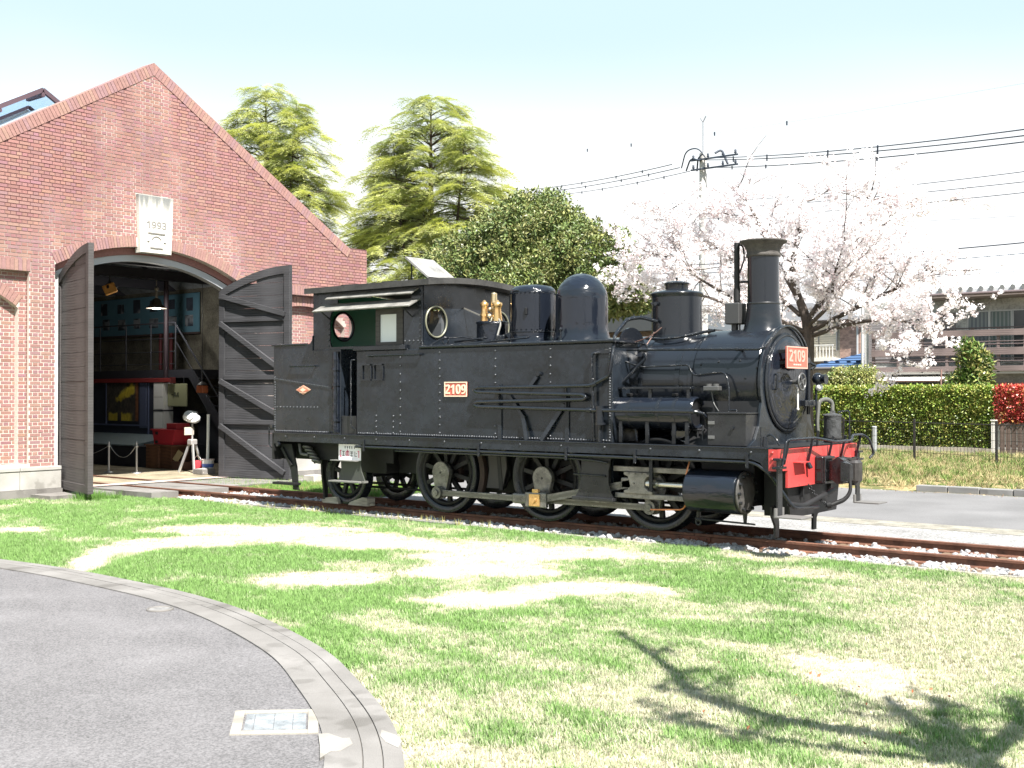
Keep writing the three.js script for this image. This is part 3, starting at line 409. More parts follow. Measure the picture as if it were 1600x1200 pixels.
{ // steel door frame and the two braced door leaves
  const steel = std([0.33, 0.34, 0.36], 0.55, { metalness: 0.3 }), fr = [], R2 = AR - 0.15;
  for (const [hw, rr2] of [[2.14, R2], [1.99, R2 - 0.13]]) fr.push(doorPts(hw, rr2, 0));
  const sh = fr[0].concat(fr[1].slice().reverse()); P('door_frame', extX(sh, -15.4, -15.22), steel, shed);
  const paint = std([0.075, 0.075, 0.082], 0.55, { map: rep(tWood, 0.6, 1.6), bumpMap: rep(tWood, 0.6, 1.6), bumpScale: 0.004 }), outer = std([0.1, 0.09, 0.09], 0.6, { map: rep(tWood, 0.6, 1.6), bumpMap: rep(tWood, 0.6, 1.6), bumpScale: 0.004 });
  const white = std([0.7, 0.7, 0.68], 0.5);
  const W = 1.87, top = u => 4.08 + 0.5 * Math.sin(Math.min(1, u / W) * Math.PI / 2) ** 0.9 * 0.98;
  for (const s of [1, -1]) {
    const ang = THREE.MathUtils.degToRad(14), hz = ZC + s * 1.9, hx = -15.3;
    // local u along the leaf from the hinge, y up, n out of the face that the closed door shows outside
    const B = new THREE.Matrix4().makeBasis(V(Math.cos(ang), 0, s * Math.sin(ang)), V(0, 1, 0), V(-s * Math.sin(ang) * s, 0, Math.cos(ang) * s).normalize());
    B.makeBasis(V(Math.cos(ang), 0, s * Math.sin(ang)), V(0, 1, 0), V(-Math.sin(ang), 0, s * Math.cos(ang))); B.setPosition(hx, 0, hz);
    const det = B.determinant(); const tr = g => { g = norm(g); g.applyMatrix4(B); if (det < 0) { const p = g.attributes.position, n = g.attributes.normal; for (let i = 0; i < p.count; i += 3) for (const a of [p, n, g.attributes.uv]) { for (let k = 0; k < a.itemSize; k++) { const t = a.array[(i + 1) * a.itemSize + k]; a.array[(i + 1) * a.itemSize + k] = a.array[(i + 2) * a.itemSize + k]; a.array[(i + 2) * a.itemSize + k] = t; } } } return g; };
    const m = s > 0 ? outer : paint, y0 = 0.0, arc = (o, n = 14) => Array.from({ length: n + 1 }, (_, i) => [0.0 + i / n * W, top(i / n * W) - o]);
    const strip = (a, b) => a.concat(b.slice().reverse());
    const railTop = strip(arc(0), arc(0.17));
    const frameG = [rb(0, 0.15, y0, top(0.02) - 0.2, -0.05, 0.05, 0.006), rb(W - 0.15, W, y0, top(W) - 0.171, -0.05, 0.05, 0.006), extZ(railTop, -0.05, 0.05), rb(0.151, W - 0.151, y0, y0 + 0.16, -0.049, 0.049, 0.006)];
    if (s < 0) frameG.push(...[0.86 + 0.35, 2.18, 3.44].map(y => rb(0.151, W - 0.151, y - 0.05, y + 0.05, -0.075, 0.03, 0.006)));
    const door = P('door', frameG.map(tr), m, shed, { uv: true, label: s > 0 ? 'left door leaf showing its plain planked outer face' : 'right door leaf showing its braced inner face' });
    const n = 14, ph = (3.95 - 0.16) / n;
    for (let i = 0; i < n + 3; i++) { const a = y0 + 0.161 + i * ph, lim = u => top(u) - 0.172; let u0 = 0.152; while (u0 < W - 0.2 && a + 0.06 > lim(u0)) u0 += 0.02; if (u0 > W - 0.35) break; const b = Math.min(a + ph - 0.006, lim(W / 2)), poly = [[u0, a], [W - 0.152, a]]; for (let k = 8; k >= 0; k--) { const u = u0 + (W - 0.152 - u0) * k / 8; poly.push([u, Math.min(a + ph - 0.006, lim(u))]); } P('plank', tr(extZ(poly, -0.02 + rr(-0.003, 0.003), 0.022 + rr(-0.003, 0.003))), m, door, { uv: true }); }
    if (s < 0) for (const [ya, yb] of [[4.0, 3.5], [3.4, 2.25], [2.14, 1.27], [1.16, 0.1]]) P('brace', tr(bar([0.06, ya - 0.03, -0.085], [W - 0.1, yb + 0.03, -0.085], 0.1, 0.07, V(0, 0, 1))), m, door, { uv: true });
    if (s > 0) for (const y of [0.45, 1.2, 2.2, 2.95, 3.75]) P('hinge', [tr(rb(-0.16, 0.05, y - 0.16, y + 0.16, 0.051, 0.066, 0.004)), tr(rod([-0.02, y - 0.17, 0.03], [-0.02, y + 0.17, 0.03], 0.035))], s > 0 ? white : steel, door, { uv: true });
  }
  P('door_jamb', [bb(-15.44, -15.2, 0, 4.15, ZC + 2.0, ZC + 2.16), bb(-15.44, -15.2, 0, 4.15, ZC - 2.16, ZC - 2.0)], std([0.5, 0.5, 0.5], 0.5), shed);
}

/* ---------- inside the shed ---------- */
{
  const dk = std([0.03, 0.032, 0.042], 0.7);
  const t = thing('mezzanine', 'black steel gallery with railings and a stair along the inner wall of the shed', 'gallery', [-23, 0, -5]);
  P('deck', bb(-32, -19.7, 2.25, 2.465, -5.85, -4.5), dk, t);
  P('post', [-31, -27.8, -24.3, -20.8].map(x => rod([x, 0, -4.47], [x, x > -21 ? 5.0 : 2.25, -4.47], 0.065)), std([0.03, 0.018, 0.025], 0.6), t);
  P('railing', [3.72, 3.3, 2.95, 2.62].map((y, i) => rod([-32, y, -4.52], [-20.47, y, -4.52], i ? 0.012 : 0.022)).concat([-31, -29.2, -27.4, -25.6, -24.0, -22.73, -21.56, -20.45].map(x => rod([x, 2.46, -4.52], [x, 3.72, -4.52], 0.018))), dk, t);
  P('stair', [bar([-19.75, 2.35, -4.5], [-17.75, 0.15, -4.5], 0.26, 0.04), bar([-19.75, 2.35, -5.6], [-17.75, 0.15, -5.6], 0.26, 0.04), bb(-20.4, -18.4, 0, 1.3, -5.3, -5.2), ...Array.from({ length: 9 }, (_, i) => bb(-19.7 + i * 0.22, -19.42 + i * 0.22, 2.22 - i * 0.24, 2.25 - i * 0.24, -5.58, -4.52))], dk, t);
  P('stair_rail', [bar([-20.45, 3.7, -4.5], [-18.1, 1.2, -4.5], 0.03, 0.03), bar([-20.4, 3.2, -4.5], [-18.1, 0.75, -4.5], 0.018, 0.018), rod([-19.3, 1.9, -4.5], [-19.3, 2.5, -4.5], 0.018), rod([-18.1, 0.3, -4.5], [-18.1, 1.2, -4.5], 0.018)], dk, t);
  P('red_post', [rod([-22.9, 2.47, -5.75], [-22.9, 3.55, -5.75], 0.05), rod([-22.4, 2.47, -5.75], [-22.4, 3.55, -5.75], 0.05)], std([0.13, 0.025, 0.03], 0.6), t);
  const p = thing('display_panel', 'long blue display panel with two rows of small photographs on the inner shed wall', 'display panel', [-25, 4.1, -5.88]);
  P('board', bb(-29.8, -21.25, 3.56, 4.65, -5.88, -5.84), std([0.09, 0.2, 0.27], 0.7), p);
  P('ledge', bb(-29.8, -21.25, 3.5, 3.556, -5.9, -5.81), std([0.08, 0.06, 0.06], 0.7), p);
  reseed(44); const pics = [0, 1, 2, 3].map(k => std([1, 1, 1], 0.8, { map: tex(64, 64, (u, v) => { const n = fbm(u * 5 + k * 3, v * 5, 3, 7 + k), e = smooth(0.5, 0.3, Math.abs(v - 0.45) + 0.5 * (n - 0.5)) * smooth(0.55, 0.4, Math.abs(u - 0.5) + 0.3 * (n - 0.5)); return [0.22 - 0.19 * e, 0.24 - 0.2 * e, 0.27 - 0.21 * e].map(c => c * (0.5 + n)); }) }));
  for (let i = 0; i < 9; i++) for (let j = 0; j < 2; j++) { const x = -21.7 - i * 0.83 + rr(-0.06, 0.06), y = (j ? 3.88 : 4.36) + rr(-0.03, 0.03), w = 0.38 * rr(0.75, 1.15), h = 0.34 * rr(0.8, 1.15); P('photograph', bb(x - w / 2, x + w / 2, y - h / 2, y + h / 2, -5.84, -5.832), pics[(i * 2 + j) % 4], p); }
  const rbm = thing('red_beam', 'long dark red beam under the gallery above the show case inside the shed', 'beam', [-22, 2.2, -4.3]);
  P('beam', rb(-27, -20.35, 2.13, 2.24, -4.4, -4.28, 0.01), std([0.24, 0.03, 0.03], 0.6), rbm);
  P('end_plate', rb(-20.345, -20.3, 2.1, 2.26, -4.42, -4.26, 0.005), std([0.16, 0.03, 0.03], 0.6), rbm);
  const sc = thing('show_case', 'dark show case with a picture of a locomotive and yellow smoke inside the shed', 'show case', [-23, 0, -4.4]);
  P('cabinet', bb(-27, -21.2, 0.6, 2.12, -5.2, -4.35), std([0.03, 0.036, 0.055], 0.6), sc);
  P('frame', [bb(-21.8, -21.5, 0.9, 2.12, -4.349, -4.33), bb(-21.42, -21.38, 0.6, 2.12, -4.349, -4.32), bb(-27, -21.42, 0.95, 0.99, -4.349, -4.32), bb(-23.42, -23.38, 0.99, 2.12, -4.349, -4.32)], std([0.1, 0.12, 0.2], 0.5), sc);
  P('picture', new THREE.PlaneGeometry(1.5, 1.04).translate(-22.6, 1.6, -4.325), std([1, 1, 1], 0.7, { map: tex(256, 160, (u, v) => { const n = fbm(u * 9, v * 6, 4, 67), n2 = fbm(u * 30, v * 16, 3, 97); const ln = v - (0.62 + 0.42 * (u - 0.35)); const plume = smooth(0.2, 0.08, Math.abs(ln) * 1.1 + 0.22 * (n - 0.5) + 0.1 * smooth(0.6, 0.3, u)) * smooth(0.24, 0.34, u) * smooth(0.92, 0.84, u); const low = smooth(0.24, 0.17, v + 0.1 * (n - 0.5)) * smooth(0.02, 0.1, u) * smooth(0.85, 0.7, u) * (Math.abs(u - 0.4) > 0.06 ? 1 : 0); const y = clamp(Math.max(plume, low * 0.8)); const b = smooth(0.9, 0.93, u); return [0.025 + 0.6 * y + 0.16 * b + 0.06 * n2 * (1 - y), 0.028 + 0.44 * y + 0.04 * b + 0.04 * n2, 0.025 + 0.01 * y + 0.03 * n2].map(c => c * (0.7 + 0.6 * n2)); }) }), sc, { uv: true });
  P('bench', bb(-27, -19.55, -0.02, 0.5, -4.9, -3.05), std([0.028, 0.03, 0.042], 0.7), sc);
  P('bench_top', extX([[-3.0, 0.501], [-3.0, 0.53], [-4.34, 0.74], [-4.34, 0.501]], -27, -20.1), std([0.2, 0.25, 0.27], 0.35), sc);
  const wc = thing('notice_pillar', 'tall white pillar covered with notices beside the show case', 'pillar', [-20.9, 0, -4.3]);
  P('body', rb(-21.12, -20.66, 0.86, 2.12, -4.6, -4.3, 0.01), std([0.6, 0.6, 0.58], 0.7), wc); P('notice', [bb(-21.09, -20.7, 1.75, 2.08, -4.299, -4.294), bb(-21.09, -20.7, 1.42, 1.72, -4.299, -4.294), bb(-21.08, -20.72, 0.92, 1.34, -4.299, -4.294)], std([0.76, 0.76, 0.74], 0.7), wc); P('band', bb(-21.125, -20.655, 1.36, 1.4, -4.605, -4.29), std([0.04, 0.04, 0.05], 0.7), wc); P('base', rb(-21.15, -20.62, -0.02, 0.859, -4.62, -4.28, 0.01), std([0.04, 0.04, 0.05], 0.7), wc);
  const rbx = thing('storage_box', 'bright red plastic storage box standing on a wooden cabinet in the shed', 'box', [-18.8, 0.6, -3.2]);
  P('body', [extZ([[-19.18, 0.575], [-18.42, 0.575], [-18.34, 0.92], [-19.26, 0.92]], -3.5, -3.0), rb(-19.3, -18.3, 0.921, 0.955, -3.54, -2.96, 0.008)], std([0.42, 0.03, 0.045], 0.45), rbx); P('small_box', rb(-18.75, -18.35, 0.956, 1.1, -3.45, -3.05, 0.01), std([0.33, 0.03, 0.04], 0.5), rbx);
  P('handle', [bb(-19.12, -19.02, 0.82, 0.89, -3.0, -2.985), bb(-19.12, -19.02, 0.6, 0.67, -3.0, -2.985)], std([0.03, 0.03, 0.03], 0.5), rbx);
  const wb = thing('wooden_cabinet', 'brown wooden cabinet carrying the red storage box', 'cabinet', [-19, 0, -3.2]);
  P('side', rb(-19.53, -19.02, -0.02, 0.54, -3.6, -3.0, 0.008), std([0.28, 0.13, 0.07], 0.6, { map: rep(tWood, 1, 1) }), wb); P('side_end', rb(-19.01, -18.56, -0.02, 0.54, -3.6, -3.06, 0.008), std([0.2, 0.09, 0.05], 0.6, { map: rep(tWood, 1, 1) }), wb); P('top', rb(-19.58, -18.3, 0.541, 0.57, -3.62, -2.97, 0.006), std([0.15, 0.08, 0.05], 0.5), wb); P('shelf', rb(-18.5, -17.95, -0.02, 0.18, -3.6, -3.02, 0.008), std([0.12, 0.06, 0.045], 0.6), wb); P('card', bar([-18.4, 0.19, -3.05], [-18.3, 0.42, -3.15], 0.2, 0.01), std([0.45, 0.36, 0.2], 0.8), wb);
  const sg = thing('sign_board', 'pale green sign board with rounded corners inside the shed', 'sign', [-20.2, 1.8, -4.3]);
  P('board', new RoundedBoxGeometry(0.84, 0.6, 0.04, 2, 0.02).translate(-20.22, 1.79, -4.42), std([0.33, 0.34, 0.2], 0.6), sg); P('lettering', text('~A4', 0.14, 0.006).translate(-20.3, 1.8, -4.4), std([0.04, 0.05, 0.04], 0.6), sg); P('hanger', [rod([-20.5, 2.09, -4.42], [-20.5, 2.26, -4.42], 0.012), rod([-19.95, 2.09, -4.42], [-19.95, 2.26, -4.42], 0.012)], dk, sg);
  // barrier posts and chain
  const bm = std([0.5, 0.5, 0.5], 0.35, { metalness: 0.7 }); const post = thing('barrier_post', 'chrome barrier post, left one of the two inside the doorway', 'barrier post', [-18.68, -0.02, -1.43], 'barrier posts inside the shed doorway');
  P('pole', lathe([[0.026, 0], [0.026, 0.7], [0.012, 0.74], [0, 0.74]], -18.68, -0.02, -1.43, 16), bm, post); P('collar', lathe([[0.026, 0.6], [0.042, 0.605], [0.042, 0.64], [0.026, 0.645]], -18.68, -0.02, -1.43, 16), bm, post); P('base', lathe([[0, 0.03], [0.1, 0.02], [0.11, 0]], -18.68, -0.02, -1.43, 20), bm, post);
  const p2 = post.clone(); p2.name = numbered('barrier_post'); p2.position.set(-18.0, -0.02, -1.72); p2.userData = { ...post.userData, label: 'chrome barrier post, right one of the two inside the doorway' }; scene.add(p2);
  const ch = thing('barrier_chain', 'thin chain hanging between the two chrome barrier posts', 'chain', [-18.3, 0.5, -1.6]); P('links', [sweep(Array.from({ length: 15 }, (_, i) => V(-18.65 + i / 14 * 0.62, 0.6 - 0.26 * (1 - (i / 7 - 1) ** 2), -1.45 - i / 14 * 0.26)), 0.008, 5), sweep(Array.from({ length: 15 }, (_, i) => V(-20.2 + i / 14 * 1.5, 0.6 - 0.24 * (1 - (i / 7 - 1) ** 2), -0.8 - i / 14 * 0.62)), 0.008, 5)], bm, ch);
  // pendant lamp and hanging lanterns
  const lp = thing('pendant_lamp', 'pendant lamp with a dark metal shade glowing white inside the shed', 'lamp', [-20, 4.0, -3.62]);
  const LX = -20.0, LZ = -3.62; P('shade', lathe([[0.04, 0.26], [0.1, 0.22], [0.14, 0.1], [0.26, 0.0], [0.255, -0.005], [0.13, 0.09], [0.09, 0.2]], LX, 4.02, LZ, 28), std([0.1, 0.085, 0.07], 0.4, { metalness: 0.3 }), lp); P('stem', [rod([LX, 4.28, LZ], [LX, 4.46, LZ], 0.035), new THREE.SphereGeometry(0.06, 16, 12).translate(LX, 4.52, LZ), rod([LX, 4.56, LZ], [LX, 5.2, LZ], 0.012)], std([0.35, 0.33, 0.3], 0.4, { metalness: 0.5 }), lp);
  P('bulb', new THREE.SphereGeometry(0.11, 16, 10).scale(1, 0.5, 1).translate(LX, 4.045, LZ), new THREE.MeshStandardMaterial({ color: 0xffffff, emissive: new THREE.Color(1, 0.98, 0.92), emissiveIntensity: 4 }), lp);
  const pl = new THREE.PointLight(new THREE.Color(1, 0.97, 0.9), 2.5, 0, 2); pl.position.set(LX, 3.93, LZ); pl.castShadow = true; pl.shadow.radius = 4; scene.add(pl);
  const or = thing('orange_spotlight', 'orange box lamp tilted under the shed roof', 'lamp', [-20, 4.5, -2.28]);
  P('housing', new RoundedBoxGeometry(0.3, 0.24, 0.2, 1, 0.02).rotateZ(0.4).rotateY(0.9).translate(-20, 4.42, -2.28), std([0.62, 0.3, 0.07], 0.5), or); P('bracket', [rod([-20, 4.55, -2.28], [-20, 4.8, -2.28], 0.02), rod([-20.16, 4.45, -2.18], [-20, 4.62, -2.28], 0.012), rod([-19.84, 4.45, -2.38], [-20, 4.62, -2.28], 0.012)], std([0.05, 0.05, 0.05], 0.5), or); P('lens', new THREE.CylinderGeometry(0.045, 0.045, 0.02, 14).rotateX(Math.PI / 2).translate(-19.9, 4.46, -2.16), std([0.03, 0.02, 0.02], 0.3), or);
  const br = thing('orange_lantern', 'small brown and orange lantern hanging low by the right shed door', 'lantern', [-18.3, 1.8, -4.1]);
  P('shade', lathe([[0, 0.1], [0.12, 0.02], [0.13, 0]], -18.6, 2.05, -4.0, 8), std([0.05, 0.05, 0.05], 0.5), br); P('glass', rb(-18.72, -18.48, 1.84, 2.04, -4.1, -3.9, 0.03), std([0.4, 0.12, 0.05], 0.4), br); P('hanger', rod([-18.6, 2.14, -4.0], [-18.6, 4.7, -4.0], 0.008), std([0.04, 0.04, 0.04], 0.5), br);
}
{ // tripod, white pole, buckets by the right leaf
  const al = std([0.62, 0.62, 0.62], 0.35, { metalness: 0.6 }); const X = -17.2, Z = -2.68;
  const t = thing('camera_tripod', 'tall tripod with a white cloth over its head standing inside the right doorway', 'tripod', [X, -0.02, Z]);
  for (const a of [0.5, 2.6, 4.7]) P('leg', bar([X + 0.05 * Math.cos(a), 0.72, Z + 0.05 * Math.sin(a)], [X + 0.33 * Math.cos(a), -0.02, Z + 0.33 * Math.sin(a)], 0.045, 0.04), al, t);
  P('column', [rod([X, 0.45, Z], [X, 1.12, Z], 0.022), rb(X - 0.09, X + 0.09, 0.62, 0.76, Z - 0.09, Z + 0.09, 0.03)], std([0.45, 0.43, 0.42], 0.4, { metalness: 0.4 }), t);
  reseed(9); const c = new THREE.IcosahedronGeometry(0.15, 3), p = c.attributes.position; for (let i = 0; i < p.count; i++) { const n = 0.75 + 0.7 * fbm(p.getX(i) * 9 + 5, p.getY(i) * 9 + p.getZ(i) * 7, 3, 4); p.setXYZ(i, p.getX(i) * n * 1.15, p.getY(i) * n, p.getZ(i) * n * 1.15); } c.computeVertexNormals(); P('cloth', c.translate(X, 1.27, Z), std([0.78, 0.82, 0.84], 0.9), t);
  P('card', rb(X - 0.01, X + 0.01, 0.86, 1.04, Z - 0.04, Z + 0.22, 0.003), std([0.5, 0.46, 0.38], 0.8), t);
  const w = thing('white_pole', 'tall white pole leaning upright beside the right shed door', 'pole', [-16.75, 0.3, -2.78]); P('tube', rod([-16.75, 0.28, -2.78], [-16.75, 1.32, -2.8], 0.034), std([0.72, 0.77, 0.76], 0.5), w); P('cap', rod([-16.75, 1.32, -2.8], [-16.75, 1.345, -2.8], 0.037), std([0.8, 0.82, 0.8], 0.5), w);
  const b = thing('bucket', 'white and blue bucket under the white pole by the right shed door', 'bucket', [-16.7, 0, -2.75]); P('body', lathe([[0, 0], [0.12, 0], [0.145, 0.3], [0.138, 0.3], [0.115, 0.02]], -16.7, 0, -2.75, 24), std([0.75, 0.75, 0.75], 0.5), b); P('band', lathe([[0.131, 0.12], [0.142, 0.2]], -16.7, 0, -2.75, 24), std([0.08, 0.16, 0.5], 0.5), b); P('rim', new THREE.TorusGeometry(0.146, 0.008, 6, 24).rotateX(Math.PI / 2).translate(-16.7, 0.3, -2.75), std([0.75, 0.6, 0.58], 0.5), b);
  const b2 = thing('red_bucket', 'red bucket partly hidden behind the white and blue bucket', 'bucket', [-17.0, 0, -2.85]); P('body', lathe([[0, 0], [0.1, 0], [0.125, 0.26], [0.12, 0.26], [0.095, 0.02]], -17.05, 0, -2.72, 24), std([0.5, 0.06, 0.08], 0.5), b2); P('handle', new THREE.TorusGeometry(0.12, 0.006, 6, 20, Math.PI).translate(-17.05, 0.25, -2.72), al, b2);
  const cb = thing('concrete_weight', 'pale concrete block on the floor in front of the buckets', 'block', [-16.3, 0, -2.3]); P('block', rb(-16.65, -16.3, -0.018, 0.1, -2.66, -2.3, 0.012), concM, cb); P('plate', rb(-16.6, -16.35, 0.101, 0.112, -2.61, -2.35, 0.003), std([0.4, 0.4, 0.38], 0.7), cb);
  const ds = thing('door_stop_block', 'white concrete block on the ground at the end of the right shed door', 'block', [-13.2, -0.13, -2.7]); P('block', rb(-13.35, -13.03, -0.13, 0.08, -3.05, -2.72, 0.012), std([0.62, 0.6, 0.55], 0.9, { map: concT }), ds);
}

/* ---------- the tank locomotive ---------- */
const loco = thing('tank_locomotive', 'black steam tank locomotive number 2109 with a red front beam standing on the rusty track', 'locomotive', [-4.3, 0, 0]);
const wavy = rep(tSoft, 0.9, 0.9);
const blk = std([0.017, 0.0225, 0.031], 0.38, { map: rep(tTone, 0.3, 0.3), roughnessMap: rep(tRough, 0.5, 0.5), bumpMap: wavy, bumpScale: 0.006 });
const gloss = std([0.008, 0.0105, 0.0165], 0.22, { roughnessMap: rep(tRough, 1.0, 1.0), bumpMap: rep(tNoise, 0.7, 0.5), bumpScale: 0.02 });
const mid = std([0.0095, 0.0115, 0.0155], 0.33, { roughnessMap: rep(tRough, 0.8, 0.8), bumpMap: wavy, bumpScale: 0.005 });
const under = std([0.009, 0.009, 0.0105], 0.6, { map: rep(tTone, 1, 1) });
const dull = std([0.024, 0.025, 0.028], 0.55, { map: rep(tTone, 1, 1), roughnessMap: tRough });
const brown = std([0.05, 0.028, 0.022], 0.75, { map: rep(tTone, 1, 1) });
const steelM = std([0.29, 0.28, 0.26], 0.42, { metalness: 0.45, map: rep(tTone, 2, 2), roughnessMap: tRough });
const brass = std([0.72, 0.46, 0.2], 0.3, { metalness: 0.85, roughnessMap: tRough });
const redM = std([0.46, 0.05, 0.048], 0.5, { roughnessMap: tRough });
const plateRed = std([0.5, 0.105, 0.075], 0.5), cream = std([0.68, 0.56, 0.42], 0.55);
const greenM = std([0.02, 0.17, 0.095], 0.5), glassM = new THREE.MeshPhysicalMaterial({ color: col(0.93, 0.97, 0.97), roughness: 0.03, transmission: 1, thickness: 0, ior: 1.5, side: THREE.DoubleSide });
const L = (n, g, m = blk, par = loco, o = {}) => P(n, g, m, par, o);
const CY = 1.967;                                              // boiler axis
// running board, valances, frames
L('running_board', [bb(-9.72, -0.62, 1.135, 1.165, -1.15, 1.15)], under);
for (const s of [1, -1]) {
  L('valance', extZ([[-9.7, 1.163], [-0.64, 1.163], [-0.64, 0.88], [-0.7, 0.86], [-0.78, 0.99], [-0.9, 1.03], [-9.6, 1.03], [-9.7, 0.98]], s > 0 ? 1.13 : -1.155, s > 0 ? 1.155 : -1.13), blk);
  L('edge_strip', rb(-9.72, -0.62, 1.155, 1.175, s > 0 ? 1.1 : -1.17, s > 0 ? 1.17 : -1.1, 0.006), mid);
  L('main_frame', extZ([[-9.55, 1.13], [-0.55, 1.13], [-0.55, 0.55], [-0.95, 0.4], [-1.9, 0.42], [-2.1, 0.75], [-3.2, 0.75], [-3.5, 0.5], [-5.0, 0.5], [-5.4, 0.72], [-6.9, 0.55], [-7.4, 0.75], [-9.1, 0.75], [-9.5, 0.62]], s * 0.43 - 0.015, s * 0.43 + 0.015), under);
}
L('ash_pan', [extX([[-0.4, 1.1], [0.4, 1.1], [0.4, 0.6], [0.3, 0.32], [-0.3, 0.32], [-0.4, 0.6]], -6.0, -4.6), bb(-7.6, -6.6, 0.55, 1.1, -0.41, 0.41)], under);
L('inside_motion', [bb(-4.2, -1.2, 0.55, 1.05, -0.4, 0.4)], under);
for (const s of [1, -1]) { L('spring', [-6.26, -4.33, -2.5].flatMap(x => Array.from({ length: 6 }, (_, i) => rb(x - 0.42 + i * 0.055, x + 0.42 - i * 0.055, 0.85 - i * 0.018, 0.866 - i * 0.018, s * 0.5 - 0.04, s * 0.5 + 0.04, 0.003))), under); L('axle_box', [-6.26, -4.33, -2.5].map(x => rb(x - 0.16, x + 0.16, 0.46, 0.78, s * 0.47 - 0.06, s * 0.47 + 0.06, 0.02)), brown);
  L('brake_hanger', [[-5.28, 0], [-3.4, 0]].flatMap(([x]) => [bar([x, 1.0, s * 0.6], [x + 0.06, 0.4, s * 0.6], 0.07, 0.04), extZ([[x - 0.22, 0.95], [x + 0.1, 0.95], [x + 0.16, 0.62], [x + 0.05, 0.42], [x - 0.12, 0.45], [x - 0.2, 0.7]], s * 0.5 - 0.02, s * 0.5 + 0.02)]), under);
  L('brake_shoe', [[-5.58, 0.66, 0.3], [-3.66, 0.66, 0.3]].map(([x, r]) => extZ(Array.from({ length: 9 }, (_, i) => { const a = -0.5 + i / 8 * 1.0; return [x - 0.68 + (r + 0.0) * Math.cos(a), 0.6225 + r * Math.sin(a)]; }).concat(Array.from({ length: 9 }, (_, i) => { const a = 0.5 - i / 8; return [x - 0.68 + (r + 0.09) * Math.cos(a), 0.6225 + (r + 0.05) * Math.sin(a)]; })), s * 0.57, s * 0.65)), brown);
  L('frame_bracket', extZ([[-5.5, 1.1], [-5.15, 1.1], [-5.12, 0.72], [-5.2, 0.42], [-5.5, 0.42], [-5.45, 0.7]], s * 0.6 - 0.012, s * 0.6 + 0.012), std([0.045, 0.042, 0.042], 0.65)); }
L('brake_rod', [rod([-9.0, 0.28, 0.3], [-1.9, 0.28, 0.3], 0.02), rod([-9.0, 0.28, -0.3], [-1.9, 0.28, -0.3], 0.02), rod([-5.3, 0.3, -0.62], [-5.3, 0.3, 0.62], 0.025), rod([-3.35, 0.3, -0.62], [-3.35, 0.3, 0.62], 0.025)], under);
L('valance_pipe', [pipe([[-7.75, 0.99, 1.14], [-0.86, 0.99, 1.14], [-0.66, 0.86, 1.14], [-0.45, 0.45, 0.95], [-0.42, 0.42, 0.3]], 0.022, 0.1), pipe([[-6.9, 0.95, 1.12], [-3.6, 0.95, 1.12], [-3.2, 0.93, 1.1], [-3.05, 0.9, 1.05]], 0.018, 0.1)], mid);
L('pipe_clip', [-7.55, -5.2, -3.65, -2.55, -0.95].map(x => rb(x - 0.02, x + 0.02, 0.92, 1.1, 1.156, 1.172, 0.004)), mid);
// wheels
function wheel(x, s, R, name, nsp, crank) {
  const Z = a => s * a, prof = [[R - 0.115, 0.54], [R - 0.115, 0.645], [R - 0.065, 0.662], [R - 0.01, 0.665], [R, 0.655], [R + 0.012, 0.56], [R + 0.03, 0.545], [R + 0.028, 0.53], [R - 0.1, 0.53], [R - 0.115, 0.54]].map(p => [p[0], Z(p[1])]);
  const w = L(name, latheZ(prof, x, R, 56), mid);
  const sp = []; for (let i = 0; i < nsp; i++) { const a = (i + 0.5) / nsp * 2 * Math.PI + 0.1, c = Math.cos(a), q = Math.sin(a); sp.push(bar([x + 0.1 * c, R + 0.1 * q, Z(0.6)], [x + (R - 0.1) * c, R + (R - 0.1) * q, Z(0.6)], 0.062, 0.06)); }
  L('spokes', sp, under, w); L('rim', latheZ([[R - 0.17, Z(0.555)], [R - 0.17, Z(0.635)], [R - 0.116, Z(0.645)], [R - 0.116, Z(0.545)], [R - 0.17, Z(0.555)]], x, R, 48), under, w);
  L('hub', latheZ([[0, Z(0.7)], [0.13, Z(0.69)], [0.15, Z(0.66)], [0.15, Z(0.52)], [0, Z(0.52)]], x, R, 32), under, w);
  if (crank) {
    const r0 = 0.17, r1 = 0.1, d = 0.3, pts = [], b = Math.acos((r0 - r1) / d) ; for (let i = 0; i <= 20; i++) { const a = -Math.PI / 2 + b + i / 20 * (2 * Math.PI - 2 * b); pts.push([x + r0 * Math.cos(a), R + r0 * Math.sin(a)]); } for (let i = 0; i <= 10; i++) { const a = -Math.PI / 2 - b + i / 10 * 2 * b; pts.push([x + r1 * Math.cos(a), R - d + r1 * Math.sin(a)]); }
    L('crank', extZ(pts, s > 0 ? 0.7 : -0.78, s > 0 ? 0.78 : -0.7, [], 0.008), steelM, w); L('axle_centre', rod([x, R, Z(0.775)], [x, R, Z(0.783)], 0.016), under, w);
    if (s > 0) L('crank_pin', rod([x, R - d, 0.75], [x, R - d, 0.87], 0.055, 0.055, 16), steelM, w);
  }
  return w;
}
const DR = 0.6225, DX = [-6.28, -4.345, -2.515];
for (const s of [1, -1]) { for (const x of DX) wheel(x, s, DR, 'driving_wheel', 10, true); wheel(-8.48, s, 0.485, 'trailing_wheel', 8, false); }
L('axle', [...DX.map(x => rod([x, DR, -0.55], [x, DR, 0.55], 0.08)), rod([-8.48, 0.485, -0.55], [-8.48, 0.485, 0.55], 0.07)], under);
